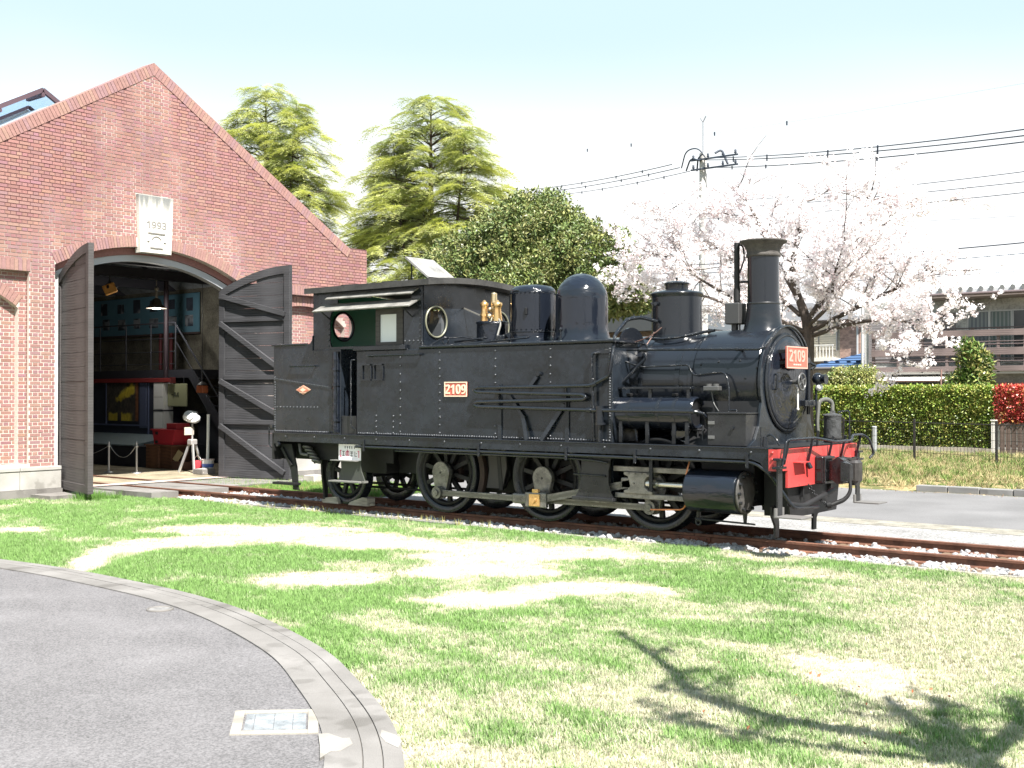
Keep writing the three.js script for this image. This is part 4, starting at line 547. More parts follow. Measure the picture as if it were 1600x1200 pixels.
// rods, crosshead, slide bars, cylinders
{
  const yp = DR - 0.3, cr = L('coupling_rod', [rb(DX[0], DX[1], yp - 0.045, yp + 0.045, 0.8, 0.84, 0.008), rb(DX[1], DX[2], yp - 0.045, yp + 0.045, 0.8, 0.84, 0.008)], steelM);
  L('flute', [bb(DX[0] + 0.17, DX[1] - 0.2, yp - 0.018, yp + 0.018, 0.8395, 0.8425), bb(DX[1] + 0.2, DX[2] - 0.16, yp - 0.018, yp + 0.018, 0.8395, 0.8425)], std([0.13, 0.12, 0.1], 0.6), cr);
  L('rod_end', [DX[0], DX[1], DX[2]].map((x, i) => rod([x, yp, 0.795], [x, yp, 0.875], i === 1 ? 0.1 : 0.095, i === 1 ? 0.1 : 0.09, 24)), steelM, cr);
  L('oil_cup', [DX[0], DX[2]].map(x => rod([x, yp, 0.876], [x, yp, 0.9], 0.05, 0.045, 16)), steelM, cr);
  const cy = 0.64, ch = -2.72, con = L('connecting_rod', [bar([DX[1], yp, 0.91], [ch, cy, 0.91], 0.1, 0.04)], steelM);
  L('flute', bar([DX[1] + 0.25, yp + 0.049, 0.9315], [ch - 0.2, cy - 0.039, 0.9315], 0.035, 0.003), std([0.13, 0.12, 0.1], 0.6), con);
  L('big_end', [rb(DX[1] - 0.17, DX[1] + 0.2, yp - 0.1, yp + 0.11, 0.885, 0.955, 0.015), rb(DX[1] - 0.42, DX[1] - 0.14, yp - 0.065, yp + 0.085, 0.88, 0.945, 0.03)], steelM, con);
  L('brass_bearing', [rb(DX[1] - 0.09, DX[1] + 0.1, yp - 0.085, yp + 0.09, 0.956, 0.972, 0.01), rod([DX[1], yp, 0.97], [DX[1], yp, 1.0], 0.045, 0.035, 14), rb(DX[1] - 0.05, DX[1] + 0.06, yp + 0.1, yp + 0.16, 0.9, 0.95, 0.01)], brass, con);
  const bright = std([0.36, 0.34, 0.31], 0.5, { metalness: 0.25, map: rep(tTone, 2, 2) });
  L('slide_bar', rb(-3.05, -1.88, 0.79, 0.86, 0.82, 0.92, 0.008), bright); L('slide_bar', rb(-3.02, -1.88, 0.44, 0.505, 0.82, 0.92, 0.008), bright);
  const xh = L('crosshead', [extZ([[-2.86, 0.788], [-2.42, 0.788], [-2.42, 0.745], [-2.5, 0.73], [-2.54, 0.68], [-2.54, 0.6], [-2.48, 0.55], [-2.42, 0.54], [-2.42, 0.506], [-2.86, 0.506], [-2.86, 0.545], [-2.8, 0.56], [-2.76, 0.6], [-2.78, 0.68], [-2.8, 0.73], [-2.86, 0.75]], 0.8, 0.95, [], 0.006), rb(-2.92, -2.74, 0.56, 0.71, 0.83, 0.93, 0.02)], bright);
  L('piston_rod', [rod([-2.6, cy, 0.87], [-2.38, cy, 0.87], 0.062, 0.06, 18), rod([-2.38, cy, 0.87], [-1.85, cy, 0.87], 0.036, 0.036, 16)], std([0.6, 0.58, 0.54], 0.25, { metalness: 0.8 }), xh); L('bolt', [[-2.78, 0.77], [-2.68, 0.77], [-2.58, 0.77], [-2.49, 0.77], [-2.7, 0.64]].map(([x, y]) => rod([x, y, 0.95], [x, y, 0.962], 0.014, 0.014, 6)), steelM, xh);
  L('motion_plate', [bar([-2.42, 1.05, 0.97], [-2.42, 0.55, 0.97], 0.05, 0.03), bb(-3.08, -3.04, 0.4, 1.1, 0.5, 0.92)], mid);
  for (const s of [1, -1]) {
    const c = L('cylinder', latheX([[0.0, -1.84], [0.262, -1.84], [0.275, -1.82], [0.275, -1.13], [0.262, -1.11], [0, -1.11]], 0.6, s * 0.92, 48), gloss, loco, { uv: true });
    L('cylinder_cover', latheX([[0.0, -1.045], [0.16, -1.05], [0.2, -1.075], [0.262, -1.075], [0.265, -1.109], [0, -1.109]], 0.6, s * 0.92, 40), std([0.1, 0.095, 0.09], 0.5, { map: rep(tTone, 2, 2) }), c);
    L('cover_nut', Array.from({ length: 12 }, (_, i) => { const a = i / 12 * 6.283; return rod([-1.076, 0.6 + 0.228 * Math.cos(a), s * 0.92 + 0.228 * Math.sin(a)], [-1.042, 0.6 + 0.228 * Math.cos(a), s * 0.92 + 0.228 * Math.sin(a)], 0.024, 0.022, 6); }), dull, c);
    L('cylinder_block', bb(-1.8, -1.06, 0.42, 1.12, s > 0 ? 0.44 : -0.75, s > 0 ? 0.75 : -0.44), under, c);
    L('drain_cock', [rod([-1.75, 0.34, s * 0.92], [-1.75, 0.2, s * 0.92], 0.03, 0.02), rod([-1.1, 0.34, s * 0.92], [-1.1, 0.22, s * 0.92], 0.03, 0.02), rod([-1.78, 0.24, s * 0.95], [-0.95, 0.22, s * 0.95], 0.012), new THREE.TorusGeometry(0.035, 0.012, 6, 14).translate(-1.72, 0.2, s * 0.98)], dull, c);
  }
  const cop = std([0.55, 0.22, 0.1], 0.35, { metalness: 0.7 }); L('copper_pipe', pipe([[-1.82, 0.98, 1.02], [-1.84, 0.8, 1.08], [-1.87, 0.6, 1.1], [-1.85, 0.42, 1.05], [-1.95, 0.34, 0.98], [-2.45, 0.31, 0.93]], 0.011, 0.1), cop);
  L('guide_cover', extZ([[-3.5, 0.96], [-3.02, 0.96], [-3.06, 0.8], [-3.06, 0.62], [-3.0, 0.46], [-2.97, 0.4], [-3.62, 0.4], [-3.55, 0.5], [-3.5, 0.7]], 0.985, 1.01), dull); L('guide_foot', [rb(-3.63, -2.96, 0.385, 0.43, 0.95, 1.06, 0.008), rod([-3.62, 0.73, 1.02], [-3.1, 0.72, 1.02], 0.013)], dull);
}
// side tanks with rivets, beading and stays
const rivet = new THREE.SphereGeometry(0.0165, 8, 5, 0, Math.PI * 2, 0, Math.PI / 2).rotateX(Math.PI / 2);
const rv = { near: [], far: [] }; const rivLine = (x0, y0, x1, y1, n, z = 1.081) => { for (let i = 0; i < n; i++) { const t = n > 1 ? i / (n - 1) : 0; for (const s of [1, -1]) rv.near.push([M4(V(x0 + (x1 - x0) * t, y0 + (y1 - y0) * t, s * z), s > 0 ? eul(0, 0, 0) : eul(0, Math.PI, 0), V(rr(0.85, 1.1), rr(0.85, 1.1), 1))]); } };
for (const s of [1, -1]) {
  const side = s > 0 ? 'left' : 'right'; const a = s > 0 ? 0.44 : -1.08, b = s > 0 ? 1.08 : -0.44;
  const t = L('side_tank', [rb(-7.8, -2.95, 1.166, 2.505, a, b, 0.018, 2)], blk);
  L('tank_top_plate', rb(-6.38, -2.9, 2.506, 2.53, s > 0 ? 0.42 : -1.1, s > 0 ? 1.1 : -0.42, 0.008), mid, t);
  L('beading', [rod([-6.42, 2.53, s * 1.085], [-2.92, 2.53, s * 1.085], 0.026), rod([-2.93, 2.53, s * 1.085], [-2.93, 2.53, s * 0.5], 0.02)], mid, t);
  L('tank_end_plate', extX(Array.from({ length: 15 }, (_, i) => { const q = i / 14 * Math.PI; return [s * (0.62) + 0.3 * Math.cos(q), 2.5 + 0.22 * Math.sin(q)]; }), -2.955, -2.93), mid, t);
  if (s > 0) {
    for (const x of [-4.86, -3.68]) L('stay', rb(x - 0.035, x + 0.035, 1.17, 1.96, 1.081, 1.1, 0.004), blk, t);
    L('stay', [bar([-4.72, 1.84, 1.1], [-4.42, 1.5, 1.12], 0.05, 0.02), bar([-4.42, 1.51, 1.12], [-4.33, 1.18, 1.15], 0.06, 0.02)], blk, t); L('stay', bar([-3.72, 1.68, 1.1], [-4.08, 1.18, 1.15], 0.06, 0.02), blk, t); L('lever', [bar([-4.18, 2.06, 1.11], [-4.28, 1.93, 1.13], 0.05, 0.03), rod([-4.15, 2.1, 1.08], [-4.15, 2.1, 1.13], 0.03)], mid, t);
    L('down_pipe', [pipe([[-3.12, 2.37, 1.08], [-3.24, 2.37, 1.14], [-3.24, 2.2, 1.14], [-3.2, 1.2, 1.14]], 0.02, 0.06), rod([-3.11, 1.66, 1.14], [-3.11, 1.4, 1.14], 0.055), rod([-3.11, 1.4, 1.14], [-3.11, 1.18, 1.14], 0.03), rod([-3.1, 1.41, 1.14], [-3.1, 1.44, 1.14], 0.075)], mid, t);
    L('flange', [rb(-3.2, -2.98, 2.35, 2.42, 1.08, 1.1, 0.01)], mid, t);
  }
}
for (const [x, y0, y1, n] of [[-6.02, 2.44, 1.24, 11], [-4.95, 2.44, 1.98, 5], [-4.95, 1.36, 1.25, 2], [-3.97, 2.44, 1.98, 5], [-3.97, 1.34, 1.24, 2], [-6.83, 2.38, 1.24, 10], [-7.35, 1.48, 1.22, 4], [-6.98, 1.48, 1.22, 4], [-2.99, 2.42, 1.24, 34]]) rivLine(x, y0, x, y1, n);
rivLine(-7.74, 1.2, -3.0, 1.2, 104); rivLine(-9.74, 1.2, -8.35, 1.2, 32); rivLine(-9.76, 1.22, -9.76, 2.1, 22); rivLine(-9.76, 2.08, -8.42, 1.93, 36); rivLine(-9.7, 1.6, -8.7, 1.6, 13);
rivLine(-6.43, 2.6, -6.43, 3.35, 9, 1.061); rivLine(-6.75, 2.63, -6.48, 2.63, 4, 1.061); rivLine(-8.46, 2.6, -8.46, 3.05, 6, 1.061); rivLine(-9.4, 1.115, -0.9, 1.115, 13, 1.156);
// bunker, cab
const cabBlk = blk;
L('bunker', extZ([[-9.8, 1.166], [-8.16, 1.166], [-8.16, 2.54], [-8.83, 2.54], [-8.83, 2.78], [-8.845, 2.71], [-8.89, 2.655], [-8.96, 2.635], [-9.8, 2.635]], -1.08, 1.08, [], 0.006), blk);
L('bunker_beading', [rod([-9.84, 2.64, 1.08], [-8.95, 2.64, 1.08], 0.018), rod([-9.84, 2.64, -1.08], [-8.95, 2.64, -1.08], 0.018), rod([-9.83, 2.64, -1.08], [-9.83, 2.64, 1.08], 0.018)], mid);
L('bunker_strap', [bar([-9.78, 2.08, 1.085], [-8.36, 1.92, 1.085], 0.05, 0.012)], blk); L('bunker_handrail', [rod([-9.35, 2.28, 1.13], [-8.72, 2.28, 1.13], 0.012), rod([-9.33, 2.28, 1.08], [-9.33, 2.28, 1.13], 0.014), rod([-8.74, 2.28, 1.08], [-8.74, 2.28, 1.13], 0.014)], mid);
L('cab_pipe', [rod([-8.24, 1.2, 1.1], [-8.24, 2.5, 1.1], 0.06, 0.06, 18), rod([-8.24, 1.95, 1.1], [-8.24, 1.99, 1.1], 0.075, 0.075, 18), rod([-8.24, 2.2, 1.1], [-8.24, 2.24, 1.1], 0.075, 0.075, 18), rod([-8.24, 1.38, 1.1], [-8.24, 1.41, 1.1], 0.08, 0.08, 18)], gloss);
for (const s of [1, -1]) {
  const z0 = s > 0 ? 1.04 : -1.06, z1 = s > 0 ? 1.06 : -1.04;
  const win = [[-6.78, 2.58], [-6.78, 3.17], [-8.32, 3.17], [-8.4, 3.14], [-8.43, 3.06], [-8.43, 2.66], [-8.4, 2.58]];
  const cs = L('cab_side', extZ([[-8.83, 2.541], [-7.81, 2.541], [-7.81, 2.506], [-6.33, 2.506], [-6.38, 2.54], [-6.4, 2.62], [-6.4, 3.47], [-8.83, 3.47]], z0, z1, [win, [[-6.62, 3.24], [-6.62, 3.4], [-8.25, 3.38], [-8.25, 3.24]]]), blk);
  L('window_sill', rb(-7.84, -6.7, 2.5, 2.575, s > 0 ? 1.061 : -1.12, s > 0 ? 1.12 : -1.061, 0.008), mid, cs);
  L('cab_edge', [rod([-6.39, 2.6, s * 1.07], [-6.39, 3.45, s * 1.07], 0.016), pipe([[-6.39, 2.66, s * 1.07], [-6.38, 2.54, s * 1.075], [-6.26, 2.53, s * 1.085]], 0.018, 0.08)], mid, cs);
  const sf = L('window_frame', extZ([[-7.42, 2.56], [-6.83, 2.56], [-6.83, 3.15], [-7.42, 3.15]], s > 0 ? 0.99 : -1.03, s > 0 ? 1.03 : -0.99, [[[-7.33, 2.63], [-6.97, 2.63], [-6.97, 3.06], [-7.33, 3.06]]]), std([0.07, 0.065, 0.06], 0.6, { map: rep(tWood, 1, 1) }), cs);
  L('pane', bb(-7.33, -6.97, 2.63, 3.06, s * 1.005, s * 1.012), s > 0 ? std([0.62, 0.66, 0.66], 0.25) : glassM, cs);
  const shade = std([0.3, 0.29, 0.265], 0.7, { map: rep(tTone, 1, 1) });
  const q = [[-8.38, 3.355], [-6.4, 3.4], [-6.4, 3.41], [-8.38, 3.365]];
  L('vent_flap', [bar([-7.42, 3.385, s * 1.16], [-7.42, 3.325, s * 1.17], 0.09, 0.02), new THREE.BoxGeometry(1.9, 0.018, 0.2).rotateX(s * 0.5).translate(-7.42, 3.385, s * 1.14)], shade, cs);
  L('sun_shade', [new THREE.BoxGeometry(2.14, 0.02, 0.3).rotateX(s * 0.45).translate(-7.5, 3.205, s * 1.19)], shade, cs);
  L('shade_bracket', [-8.4, -6.62].map(x => pipe([[x, 3.15, s * 1.3], [x + 0.02, 3.08, s * 1.2], [x + 0.02, 3.0, s * 1.07]], 0.011, 0.04)), mid, cs);
  L('cab_handrail', [rod([-7.5, 2.42, s * 1.13], [-6.38, 2.42, s * 1.13], 0.012), rod([-6.4, 2.42, s * 1.08], [-6.4, 2.42, s * 1.13], 0.02), rod([-7.48, 2.42, s * 1.08], [-7.48, 2.42, s * 1.13], 0.02)], mid, cs);
  L('grab_rail', [pipe([[-7.82, 2.36, s * 1.08], [-7.88, 2.36, s * 1.12], [-7.88, 1.3, s * 1.12], [-7.82, 1.26, s * 1.08]], 0.012, 0.05)], mid, cs);
  L('door_sheet', rb(-8.15, -7.81, 1.166, 1.47, s > 0 ? 1.03 : -1.07, s > 0 ? 1.07 : -1.03, 0.006), dull, cs);
}
L('cab_back', [extX([[-1.04, 2.5], [1.04, 2.5], [1.04, 3.46], [0, 3.52], [-1.04, 3.46]], -8.83, -8.815, [circ(0.43, 2.95, 0.235), circ(-0.43, 2.95, 0.235)])], blk);
L('cab_lining', extX([[-1.03, 2.545], [1.03, 2.545], [1.03, 3.46], [0, 3.52], [-1.03, 3.46]], -8.81, -8.79, [circ(0.43, 2.95, 0.235)]), greenM);
for (const z of [0.43, -0.43]) { if (z > 0) L('rear_window', [new THREE.TorusGeometry(0.235, 0.018, 8, 36).rotateY(Math.PI / 2).translate(-8.78, 2.95, z)], under); }
L('cab_front', extX([[-1.04, 2.0], [1.04, 2.0], [1.04, 3.46], [0.5, 3.51], [0, 3.53], [-0.5, 3.51], [-1.04, 3.46]], -6.4, -6.38, [circ(0.77, 2.925, 0.225, 28, 0.235), circ(-0.77, 2.925, 0.225, 28, 0.235)]), blk);
for (const z of [0.77, -0.77]) { const f = L('front_window', new THREE.TorusGeometry(0.238, 0.015, 10, 40).rotateY(Math.PI / 2).translate(-6.37, 2.925, z), std([0.22, 0.22, 0.16], 0.4, { metalness: 0.4 })); L('pane', new THREE.CircleGeometry(0.235, 32).rotateY(Math.PI / 2).translate(-6.388, 2.925, z), glassM, f); }
{ const pts = []; for (let i = 0; i <= 16; i++) { const z = 1.2 - i / 16 * 2.4; pts.push([z, 3.545 + 0.075 * (1 - (z / 1.2) ** 2)]); } const low = pts.map(p => [p[0], p[1] - 0.09]).reverse();
  const roof = L('cab_roof', extX(pts.concat(low), -8.9, -6.14), std([0.062, 0.06, 0.058], 0.65, { map: rep(tTone, 0.7, 0.7) }));
  L('roof_seam', [-8.0, -7.1].map(x => extX(pts.map(p => [p[0], p[1] + 0.012]).concat(pts.map(p => [p[0], p[1] - 0.005]).reverse()), x - 0.02, x + 0.02)), dull, roof);
  L('roof_hatch', [bar([-7.12, 3.98, 0.35], [-6.62, 3.63, 0.35], 0.03, 0.66)], std([0.36, 0.35, 0.33], 0.6, { map: rep(tTone, 1, 1) }), roof); L('hatch_stay', [rod([-7.05, 3.93, 0.6], [-7.05, 3.6, 0.6], 0.012), rod([-7.05, 3.93, 0.1], [-7.05, 3.6, 0.1], 0.012)], under, roof); }
L('cab_fittings', [rod([-6.9, 2.2, 0.3], [-6.9, 3.2, 0.3], 0.03), rod([-6.8, 2.5, 0.5], [-6.8, 3.0, 0.5], 0.05), bar([-7.3, 2.54, 0.85], [-7.5, 2.95, 0.85], 0.05, 0.05), bar([-7.1, 2.54, 0.85], [-7.25, 2.95, 0.85], 0.05, 0.05), bb(-6.7, -6.42, 1.2, 3.1, -0.6, 0.6)], std([0.1, 0.1, 0.11], 0.5));
L('cab_floor', bb(-8.8, -6.4, 1.166, 1.2, -1.0, 1.0), under);
I('rivets', rivet, std([0.05, 0.054, 0.062], 0.28), rv.near, loco, { kind: 'stuff' });
// plates and letter racks
{
  const pl = L('number_plate', rb(-5.905, -5.475, 1.785, 1.995, 1.082, 1.1, 0.006), plateRed, loco, { label: 'red side number plate with cream figures 2109' });
  L('plate_rim', extZ([[-5.91, 1.78], [-5.47, 1.78], [-5.47, 2.0], [-5.91, 2.0]], 1.1, 1.107, [[[-5.893, 1.797], [-5.487, 1.797], [-5.487, 1.983], [-5.893, 1.983]]]), cream, pl);
  L('figures', text('2109', 0.138, 0.008).scale(0.98, 1, 1).translate(-5.69, 1.89, 1.1), cream, pl);
  const d = (k, a, b) => extZ([[-9.04 - 0.178 * k, 1.888], [-9.04, 1.888 - 0.078 * k], [-9.04 + 0.178 * k, 1.888], [-9.04, 1.888 + 0.078 * k]], a, b);
  const mp = L('maker_plate', d(1, 1.081, 1.095), std([0.62, 0.34, 0.24], 0.5), loco, { label: 'small pale red diamond shaped plate' }); L('plate_field', d(0.8, 1.095, 1.1), std([0.55, 0.17, 0.11], 0.5), mp); L('plate_band', [d(0.42, 1.1, 1.104), bb(-9.12, -8.96, 1.93, 1.937, 1.1, 1.104), bb(-9.12, -8.96, 1.838, 1.845, 1.1, 1.104)], cream, mp);
  for (const x of [-7.66, -7.4]) L('letter_rack', [bb(x, x + 0.02, 2.04, 2.28, 1.081, 1.1), bb(x + 0.19, x + 0.21, 2.06, 2.26, 1.081, 1.1), bb(x + 0.02, x + 0.19, 2.27, 2.29, 1.081, 1.11), bb(x - 0.02, x + 0.2, 2.03, 2.05, 1.081, 1.11)], mid);
}
// boiler, smokebox, door
{
  const bo = L('boiler', [latheX([[0.0, -6.39], [0.66, -6.38], [0.66, -1.99], [0, -1.98]], CY, 0, 64)], mid, loco, { uv: true });
  L('boiler_band', [-2.78, -2.22, -2.02, -5.6, -3.9].map(x => latheX([[0.661, x - 0.035], [0.668, x - 0.034], [0.668, x + 0.034], [0.661, x + 0.035]], CY, 0, 64)), mid, bo);
  const sb = L('smokebox', latheX([[0.6, -1.98], [0.69, -1.975], [0.705, -1.95], [0.705, -1.02], [0, -1.02]], CY, 0, 64), mid, loco, { uv: true });
  L('smokebox_patch', [latheX([[0.709, -1.84], [0.711, -1.835], [0.711, -1.06], [0.709, -1.055]], CY, 0, 64)], mid, sb);
  const skirt = []; for (let i = 0; i <= 30; i++) { const a = -0.35 + i / 30 * (Math.PI + 0.7); skirt.push([0.745 * Math.cos(a), CY + 0.745 * Math.sin(a)]); }
  skirt.push([-0.735, 1.6], [-0.78, 1.42], [-0.88, 1.26], [-1.04, 1.176], [1.04, 1.176], [0.88, 1.26], [0.78, 1.42], [0.735, 1.6]);
  const sp = L('smokebox_front', extX(skirt, -1.02, -0.98, [], 0.006), blk);
  L('saddle', extX([[-0.95, 1.17], [0.95, 1.17], [0.72, 1.4], [0.66, 1.8], [-0.66, 1.8], [-0.72, 1.4]], -1.95, -1.022), under, sb);
  const dr = L('smokebox_door', latheX([[0.598, -0.979], [0.6, -0.955], [0.585, -0.94], [0.5, -0.923], [0.3, -0.89], [0, -0.875]], CY, 0, 64), gloss, loco, { uv: true });
  L('door_ring', latheX([[0.6, -0.979], [0.635, -0.978], [0.64, -0.96], [0.62, -0.948], [0.601, -0.952]], CY, 0, 64), mid, dr);
  L('hand_wheel', [new THREE.TorusGeometry(0.105, 0.014, 8, 28).rotateY(Math.PI / 2).translate(-0.755, 1.975, 0.02), rod([-0.9, 1.975, 0.02], [-0.735, 1.975, 0.02], 0.03), ...[0, 1, 2, 3].map(i => rod([-0.755, 1.975, 0.02], [-0.755, 1.975 + 0.1 * Math.cos(i * 1.57 + 0.5), 0.02 + 0.1 * Math.sin(i * 1.57 + 0.5)], 0.01))], std([0.13, 0.13, 0.13], 0.35, { metalness: 0.6 }), dr);
  L('door_handle', [rod([-0.8, 1.9, 0.05], [-0.775, 1.63, 0.1], 0.014, 0.012), new THREE.SphereGeometry(0.02, 10, 8).translate(-0.775, 1.625, 0.1)], std([0.6, 0.56, 0.52], 0.4, { metalness: 0.5 }), dr);
  L('grab_handle', pipe([[-0.94, 2.07, 0.45], [-0.885, 2.07, 0.45], [-0.885, 1.88, 0.47], [-0.94, 1.88, 0.47]], 0.013, 0.04), mid, dr);
  L('hinge', [rod([-0.92, 2.3, -0.55], [-0.92, 1.55, -0.55], 0.025), rb(-0.94, -0.89, 2.22, 2.3, -0.55, -0.1, 0.01), rb(-0.94, -0.83, 1.66, 1.74, -0.58, -0.26, 0.012)], mid, dr);
  const NX = -0.79, NZ = 0.085, np = L('number_plate', rb(NX - 0.02, NX, 2.15, 2.42, NZ - 0.305, NZ + 0.305, 0.004), plateRed, loco, { label: 'red front number plate on the smokebox door' });
  L('plate_rim', extX([[NZ - 0.31, 2.145], [NZ + 0.31, 2.145], [NZ + 0.31, 2.425], [NZ - 0.31, 2.425]], NX, NX + 0.006, [[[NZ - 0.293, 2.162], [NZ + 0.293, 2.162], [NZ + 0.293, 2.408], [NZ - 0.293, 2.408]]]), std([0.56, 0.3, 0.24], 0.5), np);
  L('figures', text('2109', 0.15, 0.006).scale(1.05, 1, 1).rotateY(Math.PI / 2).translate(NX, 2.305, NZ), std([0.6, 0.27, 0.22], 0.5), np); L('caption', [0.09, 0.03, -0.03, -0.09].map(z => bb(NX, NX + 0.004, 2.185, 2.203, NZ + z - 0.024, NZ + z + 0.022)), std([0.6, 0.4, 0.35], 0.5), np);
  L('plate_bracket', [bb(-0.95, NX - 0.02, 2.2, 2.24, 0.3, 0.34), bb(-0.95, NX - 0.02, 2.34, 2.38, 0.3, 0.34), bb(-0.95, NX - 0.02, 2.2, 2.35, -0.19, -0.16)], under, np);
  // chimney
  const ch = L('chimney', lathe([[0.30, 2.6], [0.255, 2.68], [0.235, 2.76], [0.222, 2.86], [0.212, 2.99], [0.205, 3.0], [0.203, 3.62]], -1.3, 0, 0, 48), mid, loco, { uv: true });
  L('chimney_ring', lathe([[0.206, 2.985], [0.216, 2.99], [0.216, 3.01], [0.206, 3.015]], -1.3, 0, 0, 48), dull, ch);
  L('chimney_cap', lathe([[0.204, 3.61], [0.222, 3.62], [0.222, 3.655], [0.212, 3.66], [0.22, 3.71], [0.25, 3.77], [0.305, 3.805], [0.31, 3.825], [0.29, 3.83], [0.21, 3.76], [0.17, 3.6], [0.165, 2.9]], -1.3, 0, 0, 48), std([0.12, 0.108, 0.1], 0.8, { map: rep(tTone, 2, 2), bumpMap: rep(tSpeck, 4, 4), bumpScale: 0.003 }), ch);
  L('chimney_base', [lathe([[0.3, 2.62], [0.33, 2.61], [0.36, 2.58]], -1.3, 0, 0, 40)], mid, ch);
  const ep = L('exhaust_pipe', [rod([-1.64, 3.02, 0.08], [-1.64, 3.82, 0.08], 0.038, 0.038, 16), rod([-1.64, 3.3, 0.08], [-1.45, 3.3, 0.04], 0.015), pipe([[-1.62, 3.8, 0.08], [-1.55, 3.77, 0.08], [-1.54, 3.6, 0.06], [-1.6, 3.42, 0.08]], 0.012, 0.05), rod([-1.64, 3.05, 0.08], [-1.64, 3.22, 0.08], 0.044)], under);
  L('pipe_box', [rb(-1.76, -1.55, 2.74, 3.02, -0.02, 0.2, 0.015)], std([0.04, 0.04, 0.041], 0.55), ep); L('box_stand', [rod([-1.66, 2.6, 0.1], [-1.66, 2.74, 0.1], 0.045), rod([-1.58, 2.6, 0.12], [-1.58, 2.74, 0.12], 0.012)], dull, ep);
  // domes
  const d1 = L('steam_dome', lathe([[0.47, 2.5], [0.44, 2.6], [0.41, 2.66], [0.392, 2.74], [0.386, 2.85], [0.386, 3.2], ...Array.from({ length: 14 }, (_, i) => { const a = (i + 1) / 14 * Math.PI / 2; return [0.386 * Math.cos(a), 3.2 + 0.385 * Math.sin(a)]; })], -4.2, 0, 0, 64), gloss, loco, { uv: true });
  const d2 = L('rear_dome', lathe([[0.4, 2.5], [0.37, 2.6], [0.347, 2.66], [0.342, 2.7], [0.342, 3.335], [0.347, 3.345], [0.347, 3.37], [0.335, 3.4], [0.29, 3.44], [0.18, 3.462], [0, 3.468]], -5.1, 0, 0, 56), gloss, loco, { uv: true });
  L('dome_rivets', [...Array.from({ length: 30 }, (_, i) => { const a = i / 30 * 6.283; return new THREE.SphereGeometry(0.012, 6, 4).translate(-5.1 + 0.345 * Math.cos(a), 3.33, 0.345 * Math.sin(a)); }), ...Array.from({ length: 26 }, (_, i) => { const a = i / 26 * 6.283; return new THREE.SphereGeometry(0.012, 6, 4).translate(-5.1 + 0.344 * Math.cos(a), 2.78, 0.344 * Math.sin(a)); }), ...Array.from({ length: 16 }, (_, i) => new THREE.SphereGeometry(0.011, 6, 4).translate(-4.82, 2.8 + i * 0.034, 0.2))], gloss, d2, { kind: 'stuff' });
  L('dome_latch', rb(-4.99, -4.95, 3.0, 3.1, 0.32, 0.36, 0.008), under, d2); L('dome_band', lathe([[0.346, 2.74], [0.35, 2.745], [0.35, 2.755], [0.346, 2.76]], -5.1, 0, 0, 48), mid, d2);
  const d3 = L('sand_dome', lathe([[0.38, 2.5], [0.355, 2.58], [0.346, 2.64], [0.346, 3.14], [0.352, 3.15], [0.366, 3.19], [0.366, 3.205], [0.34, 3.22], [0.2, 3.25], [0.17, 3.26]], -2.6, 0, 0, 56), mid, loco, { uv: true });
  L('lid', lathe([[0.155, 3.255], [0.157, 3.33], [0.172, 3.335], [0.172, 3.352], [0.12, 3.37], [0, 3.375]], -2.6, 0, 0, 40), mid, d3); L('lid_knob', lathe([[0.008, 3.37], [0.008, 3.4], [0.018, 3.405], [0.014, 3.425], [0, 3.43]], -2.6, 0, 0, 14), mid, d3);
  L('sand_fitting', [rod([-2.72, 3.05, 0.3], [-2.72, 3.05, 0.37], 0.028), rod([-2.79, 3.06, 0.27], [-2.79, 3.06, 0.34], 0.02)], mid, d3);
  const sv = L('safety_valve_seat', [lathe([[0.27, 2.5], [0.25, 2.6], [0.245, 2.9], [0.26, 2.92], [0.25, 2.94], [0, 2.945]], -5.85, 0, 0.05, 40)], gloss, loco, { uv: true });
  L('valve_column', [lathe([[0.06, 2.94], [0.055, 3.02], [0.068, 3.05], [0.05, 3.1], [0.052, 3.18], [0.066, 3.19], [0.066, 3.235], [0.04, 3.25], [0.018, 3.28], [0, 3.285]], -5.99, 0, 0.08, 24)], brass, sv);
  L('valve_column', [lathe([[0.085, 2.94], [0.075, 3.0], [0.068, 3.05], [0.06, 3.12], [0.066, 3.17], [0.08, 3.18], [0.08, 3.225], [0.04, 3.24], [0.018, 3.27], [0, 3.275]], -5.73, 0, 0.08, 24)], brass, sv);
  L('whistle', [lathe([[0.03, 2.94], [0.028, 3.08], [0.062, 3.1], [0.062, 3.15], [0.05, 3.16], [0.05, 3.38], [0.045, 3.39], [0.012, 3.4], [0, 3.41]], -5.86, 0, 0.0, 24), new THREE.SphereGeometry(0.045, 14, 10).translate(-5.84, 3.02, 0.14), new THREE.SphereGeometry(0.035, 14, 10).translate(-5.86, 3.13, 0.1)], std([0.62, 0.5, 0.3], 0.28, { metalness: 0.85 }), sv);
  L('valve_lever', [bar([-6.37, 3.17, 0.12], [-5.98, 3.02, 0.12], 0.02, 0.015), pipe([[-5.7, 3.0, 0.1], [-5.6, 2.9, 0.15], [-5.58, 2.62, 0.3]], 0.016, 0.06)], std([0.32, 0.31, 0.28], 0.4, { metalness: 0.5 }), sv);
  L('firebox_top', [latheX([[0.0, -6.375], [0.74, -6.37], [0.74, -5.3], [0.66, -5.28]], CY - 0.05, 0, 48)], under, bo);
